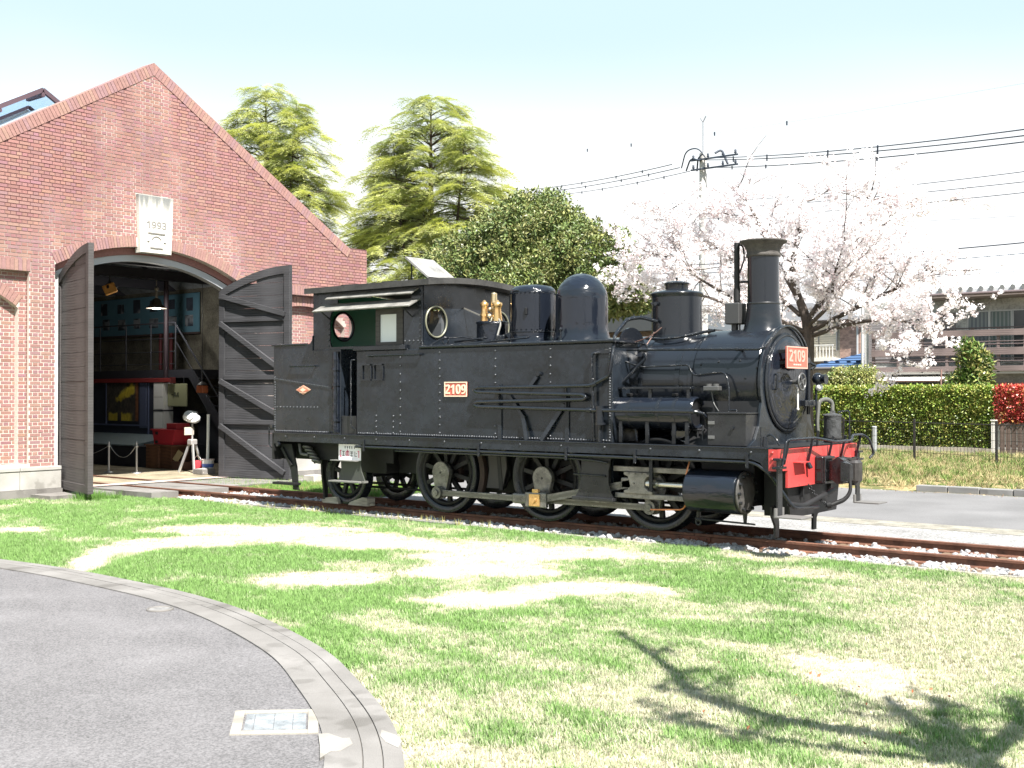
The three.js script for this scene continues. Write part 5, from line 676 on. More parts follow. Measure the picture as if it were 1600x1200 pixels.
  // clutter along the boiler top, pipes and handrails
  L('boiler_fittings', [rod([-5.45, 2.66, 0.35], [-5.25, 2.7, 0.4], 0.04), rod([-6.15, 2.62, 0.6], [-5.5, 2.66, 0.6], 0.016), new THREE.TorusGeometry(0.06, 0.012, 6, 16).translate(-6.2, 2.63, 0.75), pipe([[-6.35, 2.55, 0.95], [-6.2, 2.68, 0.8], [-5.9, 2.68, 0.6], [-5.6, 2.62, 0.5]], 0.012, 0.1), rod([-5.5, 2.6, 0.62], [-4.7, 2.64, 0.62], 0.014), rod([-4.25, 2.62, 0.45], [-4.25, 2.74, 0.45], 0.014), new THREE.SphereGeometry(0.03, 10, 8).translate(-4.25, 2.75, 0.45), rod([-6.0, 2.56, 0.85], [-5.3, 2.58, 0.85], 0.02), rb(-5.42, -5.3, 2.62, 2.7, 0.4, 0.52, 0.02)], mid, bo);
  L('steam_pipe', pipe([[-2.68, 2.8, 0.36], [-2.9, 2.87, 0.42], [-3.02, 2.84, 0.6], [-2.98, 2.6, 0.98], [-2.92, 2.3, 1.13], [-2.95, 2.06, 1.15], [-3.25, 1.93, 1.15], [-5.24, 1.91, 1.15], [-5.3, 1.88, 1.15], [-5.24, 1.85, 1.15], [-3.38, 1.81, 1.15], [-3.32, 1.775, 1.15], [-3.38, 1.745, 1.15], [-5.24, 1.705, 1.15], [-5.3, 1.67, 1.15], [-5.24, 1.64, 1.15], [-3.3, 1.605, 1.15], [-1.7, 1.6, 1.12], [-1.62, 1.57, 1.0], [-1.62, 1.4, 0.9]], 0.025, 0.07, 10), mid);
  L('pipe_joint', [rod([-3.3, 1.605, 1.15], [-3.24, 1.605, 1.15], 0.036), rod([-3.22, 1.94, 1.15], [-3.16, 1.96, 1.15], 0.034), rod([-4.86, 1.6, 1.12], [-4.86, 1.95, 1.12], 0.012), rod([-3.68, 1.6, 1.12], [-3.68, 1.95, 1.12], 0.012), rod([-1.74, 1.6, 1.12], [-1.7, 1.6, 1.12], 0.033)], mid);
  const rail = []; for (let i = 0; i <= 12; i++) { const a = 0.35 + i / 12 * (Math.PI - 0.7); rail.push([-0.95, CY + 0.02 + 0.71 * Math.sin(a), 0.71 * Math.cos(a)]); }
  L('handrail', [pipe([[-3.06, 2.42, 0.72], [-1.12, 2.38, 0.74], [-0.97, 2.38, 0.72], ...rail.slice(3), [-0.9, 2.2, -0.76], [-0.95, 2.15, -0.7]], 0.018, 0.08)], mid); L('rail_post', [[-2.75, 2.4, 0.72], [-1.3, 2.38, 0.74]].map(p => rod([p[0], p[1], 0.55], p, 0.024, 0.016)).concat([new THREE.SphereGeometry(0.028, 10, 8).translate(-2.75, 2.41, 0.72), new THREE.SphereGeometry(0.028, 10, 8).translate(-1.3, 2.385, 0.74)]), mid);
  L('small_pipe', [pipe([[-3.02, 2.29, 0.8], [-2.86, 2.22, 0.72], [-2.72, 2.18, 0.72], [-2.0, 2.2, 0.73], [-1.95, 2.1, 0.74], [-1.9, 2.06, 0.75], [-1.62, 2.09, 0.75], [-1.48, 2.1, 0.76], [-1.41, 2.02, 0.78], [-1.38, 1.85, 0.8], [-1.38, 1.6, 0.8]], 0.013, 0.06), pipe([[-2.84, 2.58, 0.42], [-2.6, 2.56, 0.42], [-2.3, 2.58, 0.42], [-2.05, 2.64, 0.3], [-1.85, 2.66, 0.3]], 0.02, 0.15), pipe([[-2.75, 2.36, 0.62], [-2.68, 2.3, 0.68], [-3.0, 1.92, 0.85]], 0.022, 0.05), new THREE.TorusGeometry(0.05, 0.016, 6, 16).translate(-2.75, 2.45, 0.62)], mid);
  L('copper_feed', [pipe([[-3.0, 2.5, 0.62], [-2.8, 2.55, 0.58], [-2.68, 2.62, 0.5], [-2.6, 2.72, 0.4]], 0.008, 0.1), pipe([[-2.72, 2.66, 0.4], [-2.7, 2.58, 0.5], [-2.72, 2.46, 0.62]], 0.008, 0.08)], std([0.09, 0.05, 0.04], 0.4, { metalness: 0.5 }));
  L('lubricator', [rb(-1.72, -1.5, 1.86, 1.92, 0.76, 0.86, 0.01), rod([-1.66, 1.92, 0.81], [-1.66, 1.95, 0.81], 0.04), rod([-1.56, 1.92, 0.81], [-1.56, 1.95, 0.81], 0.04), pipe([[-1.63, 1.86, 0.8], [-1.6, 1.7, 0.8], [-1.5, 1.6, 0.85]], 0.008, 0.05)], std([0.08, 0.08, 0.08], 0.5, { metalness: 0.3 }));
  L('smokebox_studs', [[-1.85, 2.2], [-1.6, 2.23], [-1.3, 2.24], [-1.05, 2.15], [-1.2, 2.02], [-1.0, 1.96], [-1.3, 1.85]].map(([x, y]) => { const a = Math.asin((y - CY) / 0.705); return new THREE.SphereGeometry(0.018, 8, 6).translate(x, y, 0.705 * Math.cos(a)); }), mid, sb);
}
// air reservoir with its straps, bar and tool box
for (const s of [1]) {
  const ar = L('air_reservoir', latheX([[0, -3.14], [0.19, -3.13], [0.215, -3.1], [0.215, -1.84], [0.2, -1.8], [0.185, -1.8], [0.18, -1.835], [0, -1.84]], 1.575, 0.83, 44), gloss, loco, { uv: true });
  L('strap', [-3.02, -2.75, -2.3, -2.06].map(x => latheX([[0.216, x - 0.022], [0.221, x - 0.02], [0.221, x + 0.02], [0.216, x + 0.022]], 1.575, 0.83, 44)), mid, ar); L('reservoir_end', [latheX([[0.18, -1.838], [0.1, -1.825], [0, -1.82]], 1.575, 0.83, 36), rod([-1.82, 1.6, 0.83], [-1.79, 1.6, 0.83], 0.025)], dull, ar);
  L('strap_lug', [-2.86, -2.16].map(x => rb(x - 0.03, x + 0.03, 1.79, 1.83, 0.76, 0.84, 0.01)), under, ar);
  L('reservoir_post', [-3.07, -2.87, -2.46, -2.06, -1.87].map(x => rb(x - 0.028, x + 0.028, 1.176, 1.5, 0.99, 1.01, 0.004)), mid, ar);
  L('top_bar', [rb(-3.15, -1.84, 1.885, 1.915, 0.86, 0.95, 0.006), rb(-3.1, -3.05, 1.7, 1.885, 0.9, 0.93, 0.004), rb(-2.49, -2.44, 1.7, 1.885, 0.9, 0.93, 0.004), rb(-1.92, -1.87, 1.7, 1.885, 0.9, 0.93, 0.004)], mid, ar);
  L('drain_cock', [rod([-1.8, 1.18, 0.85], [-1.8, 1.38, 0.85], 0.012), rod([-1.86, 1.36, 0.85], [-1.7, 1.36, 0.85], 0.016), pipe([[-1.72, 1.42, 0.85], [-1.72, 1.25, 0.87], [-1.68, 1.19, 0.88]], 0.014, 0.04)], dull, ar);
  const tb = L('tool_box', rb(-1.55, -1.02, 1.176, 1.57, 0.74, 1.05, 0.008), dull); L('lid', rb(-1.56, -1.01, 1.571, 1.592, 0.73, 1.06, 0.005), dull, tb); L('hinge', [1.28, 1.46].map(y => rb(-1.54, -1.45, y - 0.02, y + 0.02, 1.051, 1.06, 0.003)), std([0.11, 0.11, 0.11], 0.5), tb); L('latch', rod([-1.2, 1.4, 1.05], [-1.2, 1.4, 1.075], 0.022), mid, tb); L('lid_handle', pipe([[-1.33, 1.592, 0.9], [-1.33, 1.62, 0.9], [-1.22, 1.62, 0.9], [-1.22, 1.592, 0.9]], 0.01, 0.02), mid, tb);
}
// front beam with coupler, steps, rods
{
  const fb = L('buffer_beam', [extX([[-1.2, 1.16], [1.2, 1.16], [1.2, 0.9], [0.95, 0.9], [0.95, 0.69], [-0.95, 0.69], [-0.95, 0.9], [-1.2, 0.9]], -0.55, -0.52), bb(-0.65, -0.551, 0.9, 1.158, 1.158, 1.2), bb(-0.65, -0.551, 0.9, 1.158, -1.2, -1.158)], redM, loco, { label: 'bright red front buffer beam' });
  L('beam_rivets', [[1.12, 0.5], [1.04, 0.5], [0.96, 0.5]].map(([y]) => new THREE.SphereGeometry(0.018, 8, 6).translate(-0.6, y, 1.2)).concat([[0.9, 1.1], [0.9, 0.95], [0.8, 0.75]].map(([z, y]) => new THREE.SphereGeometry(0.012, 8, 6).translate(-0.52, y, -z))), redM, fb);
  L('deck', bb(-0.98, -0.53, 1.166, 1.178, -1.12, 1.12), under, fb);
  L('bracket', [bb(-0.519, -0.42, 0.985, 0.995, 0.5, 0.8)], redM, fb);
  const cpM = std([0.022, 0.022, 0.025], 0.4, { map: rep(tTone, 2, 2), roughnessMap: tRough, bumpMap: rep(tNoise, 1, 1), bumpScale: 0.003 }), hull = pts => { const g = new ConvexGeometry(pts.map(p => V(...p))); return toCreasedNormals(g, 0.5); };
  const cp = L('coupler', [rb(-0.519, -0.36, 0.69, 1.04, -0.15, 0.2, 0.02), hull([[-0.38, 0.76, -0.09], [-0.38, 0.98, -0.09], [-0.38, 0.76, 0.13], [-0.38, 0.98, 0.13], [-0.2, 0.74, -0.12], [-0.2, 0.99, -0.12], [-0.2, 0.74, 0.16], [-0.2, 0.99, 0.16]]), hull([[-0.24, 0.77, -0.14], [-0.24, 0.97, -0.14], [-0.24, 0.76, 0.17], [-0.24, 0.98, 0.17], [-0.1, 0.7, -0.26], [-0.1, 1.02, -0.26], [-0.12, 0.7, 0.2], [-0.12, 1.04, 0.18], [-0.02, 0.71, 0.2], [-0.02, 1.0, 0.18], [-0.02, 0.7, -0.24], [-0.02, 1.02, -0.24]])], cpM);
  L('guard_arm', [hull([[-0.05, 0.72, 0.1], [-0.05, 1.0, 0.1], [-0.05, 0.74, 0.22], [-0.05, 0.98, 0.22], [0.1, 0.74, 0.2], [0.1, 0.96, 0.2], [0.12, 0.76, 0.12], [0.12, 0.94, 0.12], [0.04, 0.74, 0.06], [0.04, 0.97, 0.06]])], cpM, cp);
  L('knuckle', [extY([[-0.12, -0.06], [-0.02, -0.02], [0.08, -0.03], [0.12, -0.08], [0.13, -0.2], [0.09, -0.27], [0.0, -0.3], [-0.12, -0.26]], 0.71, 0.99, [], 0.03), rod([-0.02, 0.67, -0.2], [-0.02, 1.03, -0.2], 0.04, 0.035), bar([-0.14, 1.03, 0.0], [0.02, 1.0, -0.1], 0.07, 0.03, V(0, 1, 0))], std([0.05, 0.044, 0.042], 0.45, { map: rep(tTone, 2, 2) }), cp);
  L('coupler_pocket', [bb(-0.36, -0.355, 0.88, 1.0, -0.1, 0.16), bb(-0.36, -0.355, 0.73, 0.84, -0.1, 0.16), bb(-0.48, -0.4, 0.88, 0.99, 0.2, 0.206), bb(-0.48, -0.4, 0.73, 0.84, 0.2, 0.206)], std([0.008, 0.008, 0.008], 0.8), cp); L('pocket_rib', [rb(-0.36, -0.33, 0.84, 0.875, -0.15, 0.2, 0.008), rb(-0.36, -0.33, 1.005, 1.035, -0.15, 0.2, 0.008), rb(-0.36, -0.33, 0.7, 0.73, -0.15, 0.2, 0.008), rb(-0.36, -0.33, 0.731, 1.004, 0.165, 0.195, 0.008)], dull, cp);
  L('hose', [pipe([[0.0, 0.74, -0.02], [0.02, 0.6, 0.0], [-0.06, 0.5, 0.06], [-0.24, 0.44, 0.16]], 0.03, 0.12), rod([-0.24, 0.44, 0.16], [-0.3, 0.43, 0.18], 0.045), rod([-0.2, 0.44, 0.12], [-0.34, 0.42, 0.2], 0.02)], under, cp);
  const ch = []; for (let i = 0; i < 14; i++) { const t = i / 13, p = V(-0.5 + 0.2 * t, 0.69 - 0.24 * t - 0.05 * Math.sin(t * 3.14), 0.42 - 0.24 * t); ch.push(new THREE.TorusGeometry(0.02, 0.006, 5, 10).rotateY(i % 2 ? 0.4 : 1.9).rotateZ(0.8).translate(p.x, p.y, p.z)); } L('chain', ch, dull, cp);
  { const k = new THREE.Matrix4().makeTranslation(-0.519, 0, 0).multiply(new THREE.Matrix4().makeScale(0.74, 1, 0.88)).multiply(new THREE.Matrix4().makeTranslation(0.519, 0, 0)), r = loco.position; cp.traverse(o => { o.geometry.translate(r.x, r.y, r.z).applyMatrix4(k).translate(-r.x, -r.y, -r.z); }); }
  L('cross_pipe', pipe([[-0.5, 0.5, 0.95], [-0.45, 0.45, 0.7], [-0.4, 0.55, 0.2], [-0.42, 0.6, -0.2]], 0.035, 0.1), under, fb);
  L('front_plate', [extX([[-0.8, 0.688], [0.8, 0.688], [0.7, 0.3], [-0.7, 0.3]], -0.62, -0.6), bb(-1.0, -0.63, 0.3, 1.12, -0.6, 0.6)], under);
  const lv = L('uncoupling_lever', [pipe([[-0.46, 0.96, 1.23], [-0.44, 1.27, 1.16], [-0.42, 1.28, 1.05], [-0.42, 1.28, 0.4], [-0.36, 1.22, -0.1], [-0.36, 1.22, -0.65], [-0.42, 1.28, -0.8], [-0.42, 1.28, -1.15], [-0.36, 1.22, -1.24], [-0.32, 1.02, -1.3], [-0.36, 0.96, -1.24]], 0.016, 0.06)], mid);
  L('lever_support', [1.1, 0.42, -0.2, -0.6, -1.12].map(z => bar([-0.5, 0.98, z], [-0.43, 1.28, z], 0.03, 0.018, V(0, 0, 1))).concat([rod([-0.5, 0.97, 0.42], [-0.46, 0.9, 0.42], 0.03)]), mid, lv);
  for (const s of [1, -1]) {
    const st = L('front_step', [bb(-0.52, -0.5, 0.38, 1.06, s * 1.2 - 0.06, s * 1.2 + 0.06)], dull); L('step_plate', [rb(-0.5, -0.16, 0.362, 0.38, s * 1.2 - 0.16, s * 1.2 + 0.16, 0.005), bb(-0.525, -0.505, 0.36, 0.47, s * 1.2 - 0.12, s * 1.2 + 0.12)], std([0.12, 0.115, 0.11], 0.7), st); L('clamp', [rb(-0.56, -0.46, 0.93, 0.96, s * 1.2 - 0.1, s * 1.2 + 0.1, 0.006), rb(-0.56, -0.46, 1.03, 1.06, s * 1.2 - 0.08, s * 1.2 + 0.08, 0.006)], mid, st);
    L('guard_iron', extX([[s * 0.62 - 0.09, 0.42], [s * 0.62 + 0.09, 0.42], [s * 0.62 + 0.08, 0.3], [s * 0.565 + 0.045, 0.18], [s * 0.565 + 0.05, 0.03], [s * 0.565 - 0.05, 0.03], [s * 0.565 - 0.06, 0.18], [s * 0.62 - 0.1, 0.3]], -0.87, -0.84), s > 0 ? dull : under);
  }
  L('lamp_iron', [bar([-0.52, 1.17, 0.1], [-0.5, 1.36, 0.1], 0.03, 0.01), bar([-0.52, 1.17, -0.95], [-0.52, 1.35, -0.95], 0.03, 0.01)], mid);
  L('front_lamp', [new THREE.SphereGeometry(0.085, 20, 14).scale(0.9, 1, 1).translate(-0.88, 2.02, -0.76), rod([-0.82, 2.02, -0.76], [-0.76, 2.02, -0.76], 0.06, 0.07), rod([-0.9, 1.93, -0.76], [-0.9, 1.6, -0.74], 0.015)], gloss); L('lamp_glass', new THREE.SphereGeometry(0.05, 14, 10).translate(-0.86, 1.91, -0.76), std([0.7, 0.7, 0.68], 0.3));
  const pot = L('valve_pot', [lathe([[0, 1.2], [0.12, 1.2], [0.122, 1.26], [0.115, 1.27], [0.115, 1.52], [0.125, 1.53], [0.125, 1.55], [0.04, 1.565], [0.035, 1.6]], -0.66, 0, -0.72, 32)], std([0.065, 0.067, 0.07], 0.45, { map: rep(tTone, 3, 3), bumpMap: rep(tNoise, 3, 3), bumpScale: 0.006 }));
  L('swan_neck_pipe', pipe([[-0.66, 1.58, -0.72], [-0.66, 1.72, -0.72], [-0.72, 1.76, -0.63], [-0.78, 1.72, -0.56], [-0.8, 1.45, -0.55], [-0.8, 1.32, -0.57]], 0.028, 0.09), std([0.16, 0.16, 0.15], 0.4, { metalness: 0.4 }), pot); L('pot_rod', pipe([[-0.6, 1.58, -0.75], [-0.52, 1.6, -0.88], [-0.5, 1.58, -0.9], [-0.5, 1.2, -0.9]], 0.01, 0.03), mid, pot); L('pot_stand', bb(-0.74, -0.58, 1.178, 1.2, -0.82, -0.62), under, pot);
  L('hand_pump', [rod([-0.78, 1.18, 1.02], [-0.78, 1.3, 1.02], 0.035, 0.03), pipe([[-0.78, 1.28, 1.02], [-0.72, 1.34, 1.02], [-0.62, 1.28, 1.05], [-0.58, 1.2, 1.05]], 0.01, 0.05), rod([-0.82, 1.18, 1.06], [-0.82, 1.42, 1.06], 0.008)], mid);
}
// rear end: step with notice, beam, drawgear, hanging bracket
{
  const rb2 = L('rear_beam', [bb(-9.75, -9.7, 0.72, 1.16, -1.15, 1.15)], under); L('rear_coupler', [rb(-10.15, -9.75, 0.76, 1.0, -0.15, 0.15, 0.04)], under, rb2);
  L('rear_hanger', [extZ([[-9.68, 0.98], [-9.4, 0.98], [-9.28, 0.6], [-9.24, 0.22], [-9.36, 0.22], [-9.42, 0.55]], 1.0, 1.03), rb(-9.78, -9.22, 0.3, 0.34, 0.98, 1.12, 0.005), bar([-9.62, 0.92, 1.05], [-9.38, 0.62, 1.05], 0.05, 0.03)], under); L('rear_guard_iron', extX([[0.48, 0.75], [0.66, 0.75], [0.64, 0.45], [0.6, 0.2], [0.6, 0.04], [0.52, 0.04], [0.52, 0.22], [0.47, 0.45]], -9.1, -9.06), under);
  L('lamp_pipe', [rod([-9.58, 0.98, 1.15], [-9.58, 0.98, 1.19], 0.04), pipe([[-9.86, 1.28, 1.05], [-9.95, 1.28, 1.05], [-9.95, 0.95, 1.05], [-9.86, 0.9, 1.05], [-9.78, 0.9, 1.05]], 0.012, 0.03), rb(-9.88, -9.8, 1.24, 1.3, 1.02, 1.1, 0.01)], mid);
  L('rear_spring', [...Array.from({ length: 5 }, (_, i) => new THREE.TorusGeometry(0.07, 0.022, 6, 14).rotateX(1.2).translate(-9.2 + i * 0.055, 0.92 - i * 0.055, 0.85)), pipe([[-9.35, 0.98, 0.9], [-9.3, 0.82, 0.92], [-9.1, 0.8, 0.92]], 0.025, 0.05)], std([0.16, 0.16, 0.16], 0.45, { metalness: 0.3 })); L('rear_frame', [bb(-9.6, -7.3, 0.72, 1.1, 0.72, 0.75), bb(-8.2, -7.5, 0.55, 1.1, 0.3, 0.7)], under);
  for (const s of [1, -1]) { const st = L('cab_step', extZ([[-8.17, 0.9], [-7.72, 0.9], [-7.7, 0.6], [-7.62, 0.44], [-8.22, 0.44], [-8.15, 0.62]], s * 1.06 - 0.012, s * 1.06 + 0.012), std([0.045, 0.05, 0.043], 0.6)); L('tread', [rb(-8.3, -7.6, 0.415, 0.44, s * 1.06 - 0.03, s * 1.06 + 0.16, 0.005), rb(-8.3, -7.72, 0.75, 0.765, s * 1.06 + 0.013, s * 1.06 + 0.12, 0.004), bb(-7.6, -7.55, 0.42, 0.45, s * 1.06, s * 1.06 + 0.1)], std([0.14, 0.14, 0.13], 0.6), st); }
  const nb = thing('notice_sign', 'small white notice with red and black lettering hung above the cab step', 'sign', [-7.95, 0.8, 1.1]);
  P('board', rb(-8.19, -7.68, 0.765, 1.02, 1.085, 1.095, 0.004), std([0.78, 0.76, 0.78], 0.5), nb);
  const rd = std([0.55, 0.06, 0.14], 0.5), bk = std([0.05, 0.05, 0.05], 0.5), wq = (x0, x1, y0, y1) => bb(-8.19 + x0 * 0.51, -8.19 + x1 * 0.51, 0.765 + y0 * 0.255, 0.765 + y1 * 0.255, 1.095, 1.098);
  P('red_lettering', [wq(0.07, 0.1, 0.2, 0.62), wq(0.1, 0.14, 0.57, 0.62), wq(0.1, 0.14, 0.2, 0.25), wq(0.9, 0.93, 0.18, 0.6), wq(0.86, 0.9, 0.55, 0.6), wq(0.34, 0.48, 0.5, 0.55), wq(0.39, 0.42, 0.3, 0.66), wq(0.33, 0.36, 0.3, 0.5), wq(0.46, 0.48, 0.3, 0.6), wq(0.34, 0.48, 0.28, 0.32)], rd, nb);
  P('black_lettering', [wq(0.18, 0.28, 0.52, 0.56), wq(0.18, 0.28, 0.26, 0.3), wq(0.22, 0.24, 0.26, 0.56), wq(0.54, 0.66, 0.5, 0.55), wq(0.54, 0.66, 0.42, 0.45), wq(0.59, 0.61, 0.24, 0.55), wq(0.54, 0.65, 0.26, 0.3), wq(0.73, 0.83, 0.24, 0.28), wq(0.73, 0.75, 0.24, 0.56), wq(0.79, 0.82, 0.4, 0.46), ...[0.28, 0.38, 0.48, 0.58, 0.7].flatMap(x => [wq(x, x + 0.05, 0.84, 0.87), wq(x + 0.015, x + 0.035, 0.72, 0.87), wq(x, x + 0.05, 0.76, 0.78)])], bk, nb);
  const wm = std([0.55, 0.5, 0.42], 0.9, { map: rep(tWood, 1, 1) });
  for (const [k, x0, x1, lab] of [[1, -8.98, -8.6, 'white wooden wedge behind the trailing wheel on the near rail'], [-1, -8.36, -7.92, 'white wooden wedge in front of the trailing wheel on the near rail']]) { const w = thing('wheel_chock', lab, 'wheel chock', [(x0 + x1) / 2, 0, 0.6], 'wheel chocks under the trailing wheel'); P('wedge', extZ(k > 0 ? [[x0, 0.002], [x1, 0.002], [x1, 0.05], [x1 - 0.05, 0.12], [x0 + 0.08, 0.09]] : [[x0, 0.002], [x1, 0.002], [x1, 0.13], [x1 - 0.12, 0.14], [x0 + 0.04, 0.05]], 0.54, 0.72), wm, w); P('grip', bb(k > 0 ? x0 - 0.08 : x1, k > 0 ? x0 : x1 + 0.06, 0.01, 0.05, 0.6, 0.66), wm, w); }
}

/* ---------- trees, hedges and buildings behind the track ---------- */
function leafCluster(n, rad, len, wid, droop = 0, sd = 1) {     // a small spray of folded leaves
  reseed(sd); const pos = [];
  for (let k = 0; k < n; k++) {
    const d = V(rr(-1, 1), rr(-0.7, 1), rr(-1, 1)).normalize(), c = d.clone().multiplyScalar(rad * Math.cbrt(rnd())), dir = d.clone().add(V(rr(-0.6, 0.6), rr(-0.3, 0.6) - droop, rr(-0.6, 0.6))).normalize(), sd2 = new THREE.Vector3().crossVectors(dir, V(rr(-1, 1), rr(0, 1), rr(-1, 1))).normalize(), up = new THREE.Vector3().crossVectors(sd2, dir), l = len * rr(0.7, 1.2), w = wid * rr(0.8, 1.2);
    const a = c, b = c.clone().addScaledVector(dir, l), m = c.clone().addScaledVector(dir, l * 0.5), p = m.clone().addScaledVector(sd2, w / 2).addScaledVector(up, w * 0.18), q = m.clone().addScaledVector(sd2, -w / 2).addScaledVector(up, w * 0.18);
    for (const v of [a, p, b, a, b, q]) pos.push(v.x, v.y, v.z);
  }
  const g = new THREE.BufferGeometry(); g.setAttribute('position', new THREE.Float32BufferAttribute(pos, 3)); g.computeVertexNormals(); return g;
}
const leafM = (rough = 0.55) => new THREE.MeshPhysicalMaterial({ color: 0xffffff, roughness: rough, side: THREE.DoubleSide });
const barkM = std([0.12, 0.088, 0.07], 0.9, { map: rep(tTone, 1, 1), bumpMap: rep(tSpeck, 2, 2), bumpScale: 0.012 });
const barkGrey = std([0.15, 0.12, 0.1], 0.9, { map: rep(tTone, 1, 1), bumpMap: rep(tSpeck, 2, 2), bumpScale: 0.012 });
const rq = () => eul(rr(0, 6.28), rr(0, 6.28), rr(0, 6.28));

// cedars: whorls of drooping branches carrying flat sprays
function spray(sd) {
  reseed(sd); const pos = [];
  const needle = (a, dir, l, w) => { const s = new THREE.Vector3().crossVectors(dir, V(rr(-0.4, 0.4), 1, rr(-0.4, 0.4))).normalize().multiplyScalar(w / 2), b = a.clone().addScaledVector(dir, l); for (const v of [a.clone().add(s), a.clone().sub(s), b]) pos.push(v.x, v.y, v.z); };
  const twig = (a, dir, l, k) => { for (let i = 0; i < k; i++) { const t = i / k, p = a.clone().addScaledVector(dir, l * t).add(V(0, -0.5 * l * t * t, 0)); for (const s of [1, -1]) { const d = dir.clone().add(V(-dir.z * s * rr(0.5, 1.2), rr(-0.25, 0.35), dir.x * s * rr(0.5, 1.2))).normalize(); needle(p, d, rr(0.07, 0.14) * (1.15 - 0.5 * t), rr(0.012, 0.022)); } } };
  twig(V(0, 0, 0), V(1, 0.05, 0), 0.62, 14); for (const [t, s] of [[0.12, 1], [0.2, -1], [0.32, 1], [0.42, -1], [0.52, 1]]) twig(V(0.62 * t, -0.3 * t * t, 0), V(0.8, 0, 0.75 * s).normalize(), 0.36 * (1.2 - t), 8);
  const g = new THREE.BufferGeometry(); g.setAttribute('position', new THREE.Float32BufferAttribute(pos, 3)); g.computeVertexNormals(); return g;
}
function cedar(label, x, z, H, Rmax, y0, sd, lean = 0, tops = []) {
  const t = thing('cedar_tree', label, 'tree', [x, -0.15, z]); reseed(sd);
  const trunk = [sweep([V(x, -0.15, z), V(x + lean * 0.3, H * 0.5, z), V(x + lean, H, z)], u => 0.26 * (1 - u) + 0.015, 9)], br = [], list = [[], []];
  const stems = [[x, z, H, 1, lean], ...tops];
  for (const [sx, sz, h, sc, ln] of stems) {
    if (sc < 1) trunk.push(sweep([V(x, h * 0.45, z), V(sx * 0.7 + x * 0.3, h * 0.62, sz * 0.7 + z * 0.3), V(sx, h, sz)], u => 0.1 * (1 - u) + 0.012, 7));
    const lo = sc < 1 ? h * 0.66 : y0;
    for (let y = lo; y < h - 0.1;) {
      const f = (h - y) / (h - y0), R = Rmax * sc * (0.05 + 1.15 * Math.pow(f, 0.9)) * (f > 0.75 ? 1 - 0.5 * (f - 0.75) : 1), nb = 5 + Math.floor(rnd() * 4);
      for (let k = 0; k < nb; k++) {
        const a = rr(0, 6.283), l = Math.min(R, Rmax) * rr(0.6, 1.12), dir = V(Math.cos(a), 0, Math.sin(a)), up = rr(0.12, 0.34) + 0.55 * (1 - f) * (1 - f), px = sx + ln * 0 * y, pts = []; for (let i = 0; i <= 6; i++) { const u = i / 6; pts.push(V(px, y, sz).addScaledVector(dir, l * u).add(V(0, l * (up * u - (0.42 + 0.1 * f) * u * u), 0))); }
        if (l > 0.5) br.push(sweep(pts, u => 0.03 * (1 - u) * Math.min(1, l / 2) + 0.006, 4));
        const n = Math.max(4, Math.round(l * 5.0));
        for (let i = 0; i < n; i++) { const u = Math.pow(rr(0.1, 1), 0.75), q = Math.min(5, Math.floor(u * 6)), p = pts[q].clone().lerp(pts[q + 1], u * 6 - q), sp = (rnd() - 0.5) * 2.3, s = rr(0.9, 1.75) * (0.6 + 0.4 * Math.min(1, l)), yaw = -(a + sp * (1 - 0.5 * u)); p.add(V(rr(-0.12, 0.12), rr(-0.07, 0.12), rr(-0.12, 0.12)));
          const young = smooth(0.35, 1, u) * 0.7 + 0.3 * rnd(), c = col(0.27 + 0.33 * young, 0.34 + 0.27 * young, 0.08 + 0.1 * young).multiplyScalar(rr(0.8, 1.15)); list[i % 2].push([M4(p, eul(rr(-0.35, 0.35), yaw, rr(-0.42, 0.12), 'YXZ'), V(s, s, s)), c]); }
      }
      y += 0.22 + 0.3 * f * rr(0.8, 1.2);
    }
    for (let i = 0; i < 12; i++) list[0].push([M4(V(sx, h - rr(0, 0.5), sz), eul(0, rr(0, 6.28), rr(0.3, 1.1), 'YXZ'), V(0.6, 0.6, 0.6)), col(0.26, 0.32, 0.06)]);
  }
  P('trunk', trunk, barkM, t); P('branches', br, barkM, t);
  const fm = new THREE.MeshPhysicalMaterial({ color: 0xffffff, roughness: 0.75, side: THREE.DoubleSide, transmission: 0.35, thickness: 0 });
  [spray(sd + 1), spray(sd + 2)].forEach((g, i) => I('crown', g, fm, list[i], t, { kind: 'stuff' }));
}
cedar('taller yellow green cedar rising between the shed gable and the round dark tree', -21.8, -16, 12.2, 5.9, 2.4, 301, 0, [[-19.7, -15.4, 10.6, 0.55, 0], [-24.0, -16.8, 9.6, 0.6, 0], [-22.9, -15.2, 10.9, 0.45, 0]]);
cedar('thin topped green cedar partly hidden behind the right slope of the shed gable', -30.7, -16, 14.0, 5.9, 3.0, 401, 0, [[-28.4, -15.6, 13.0, 0.62, 0]]);

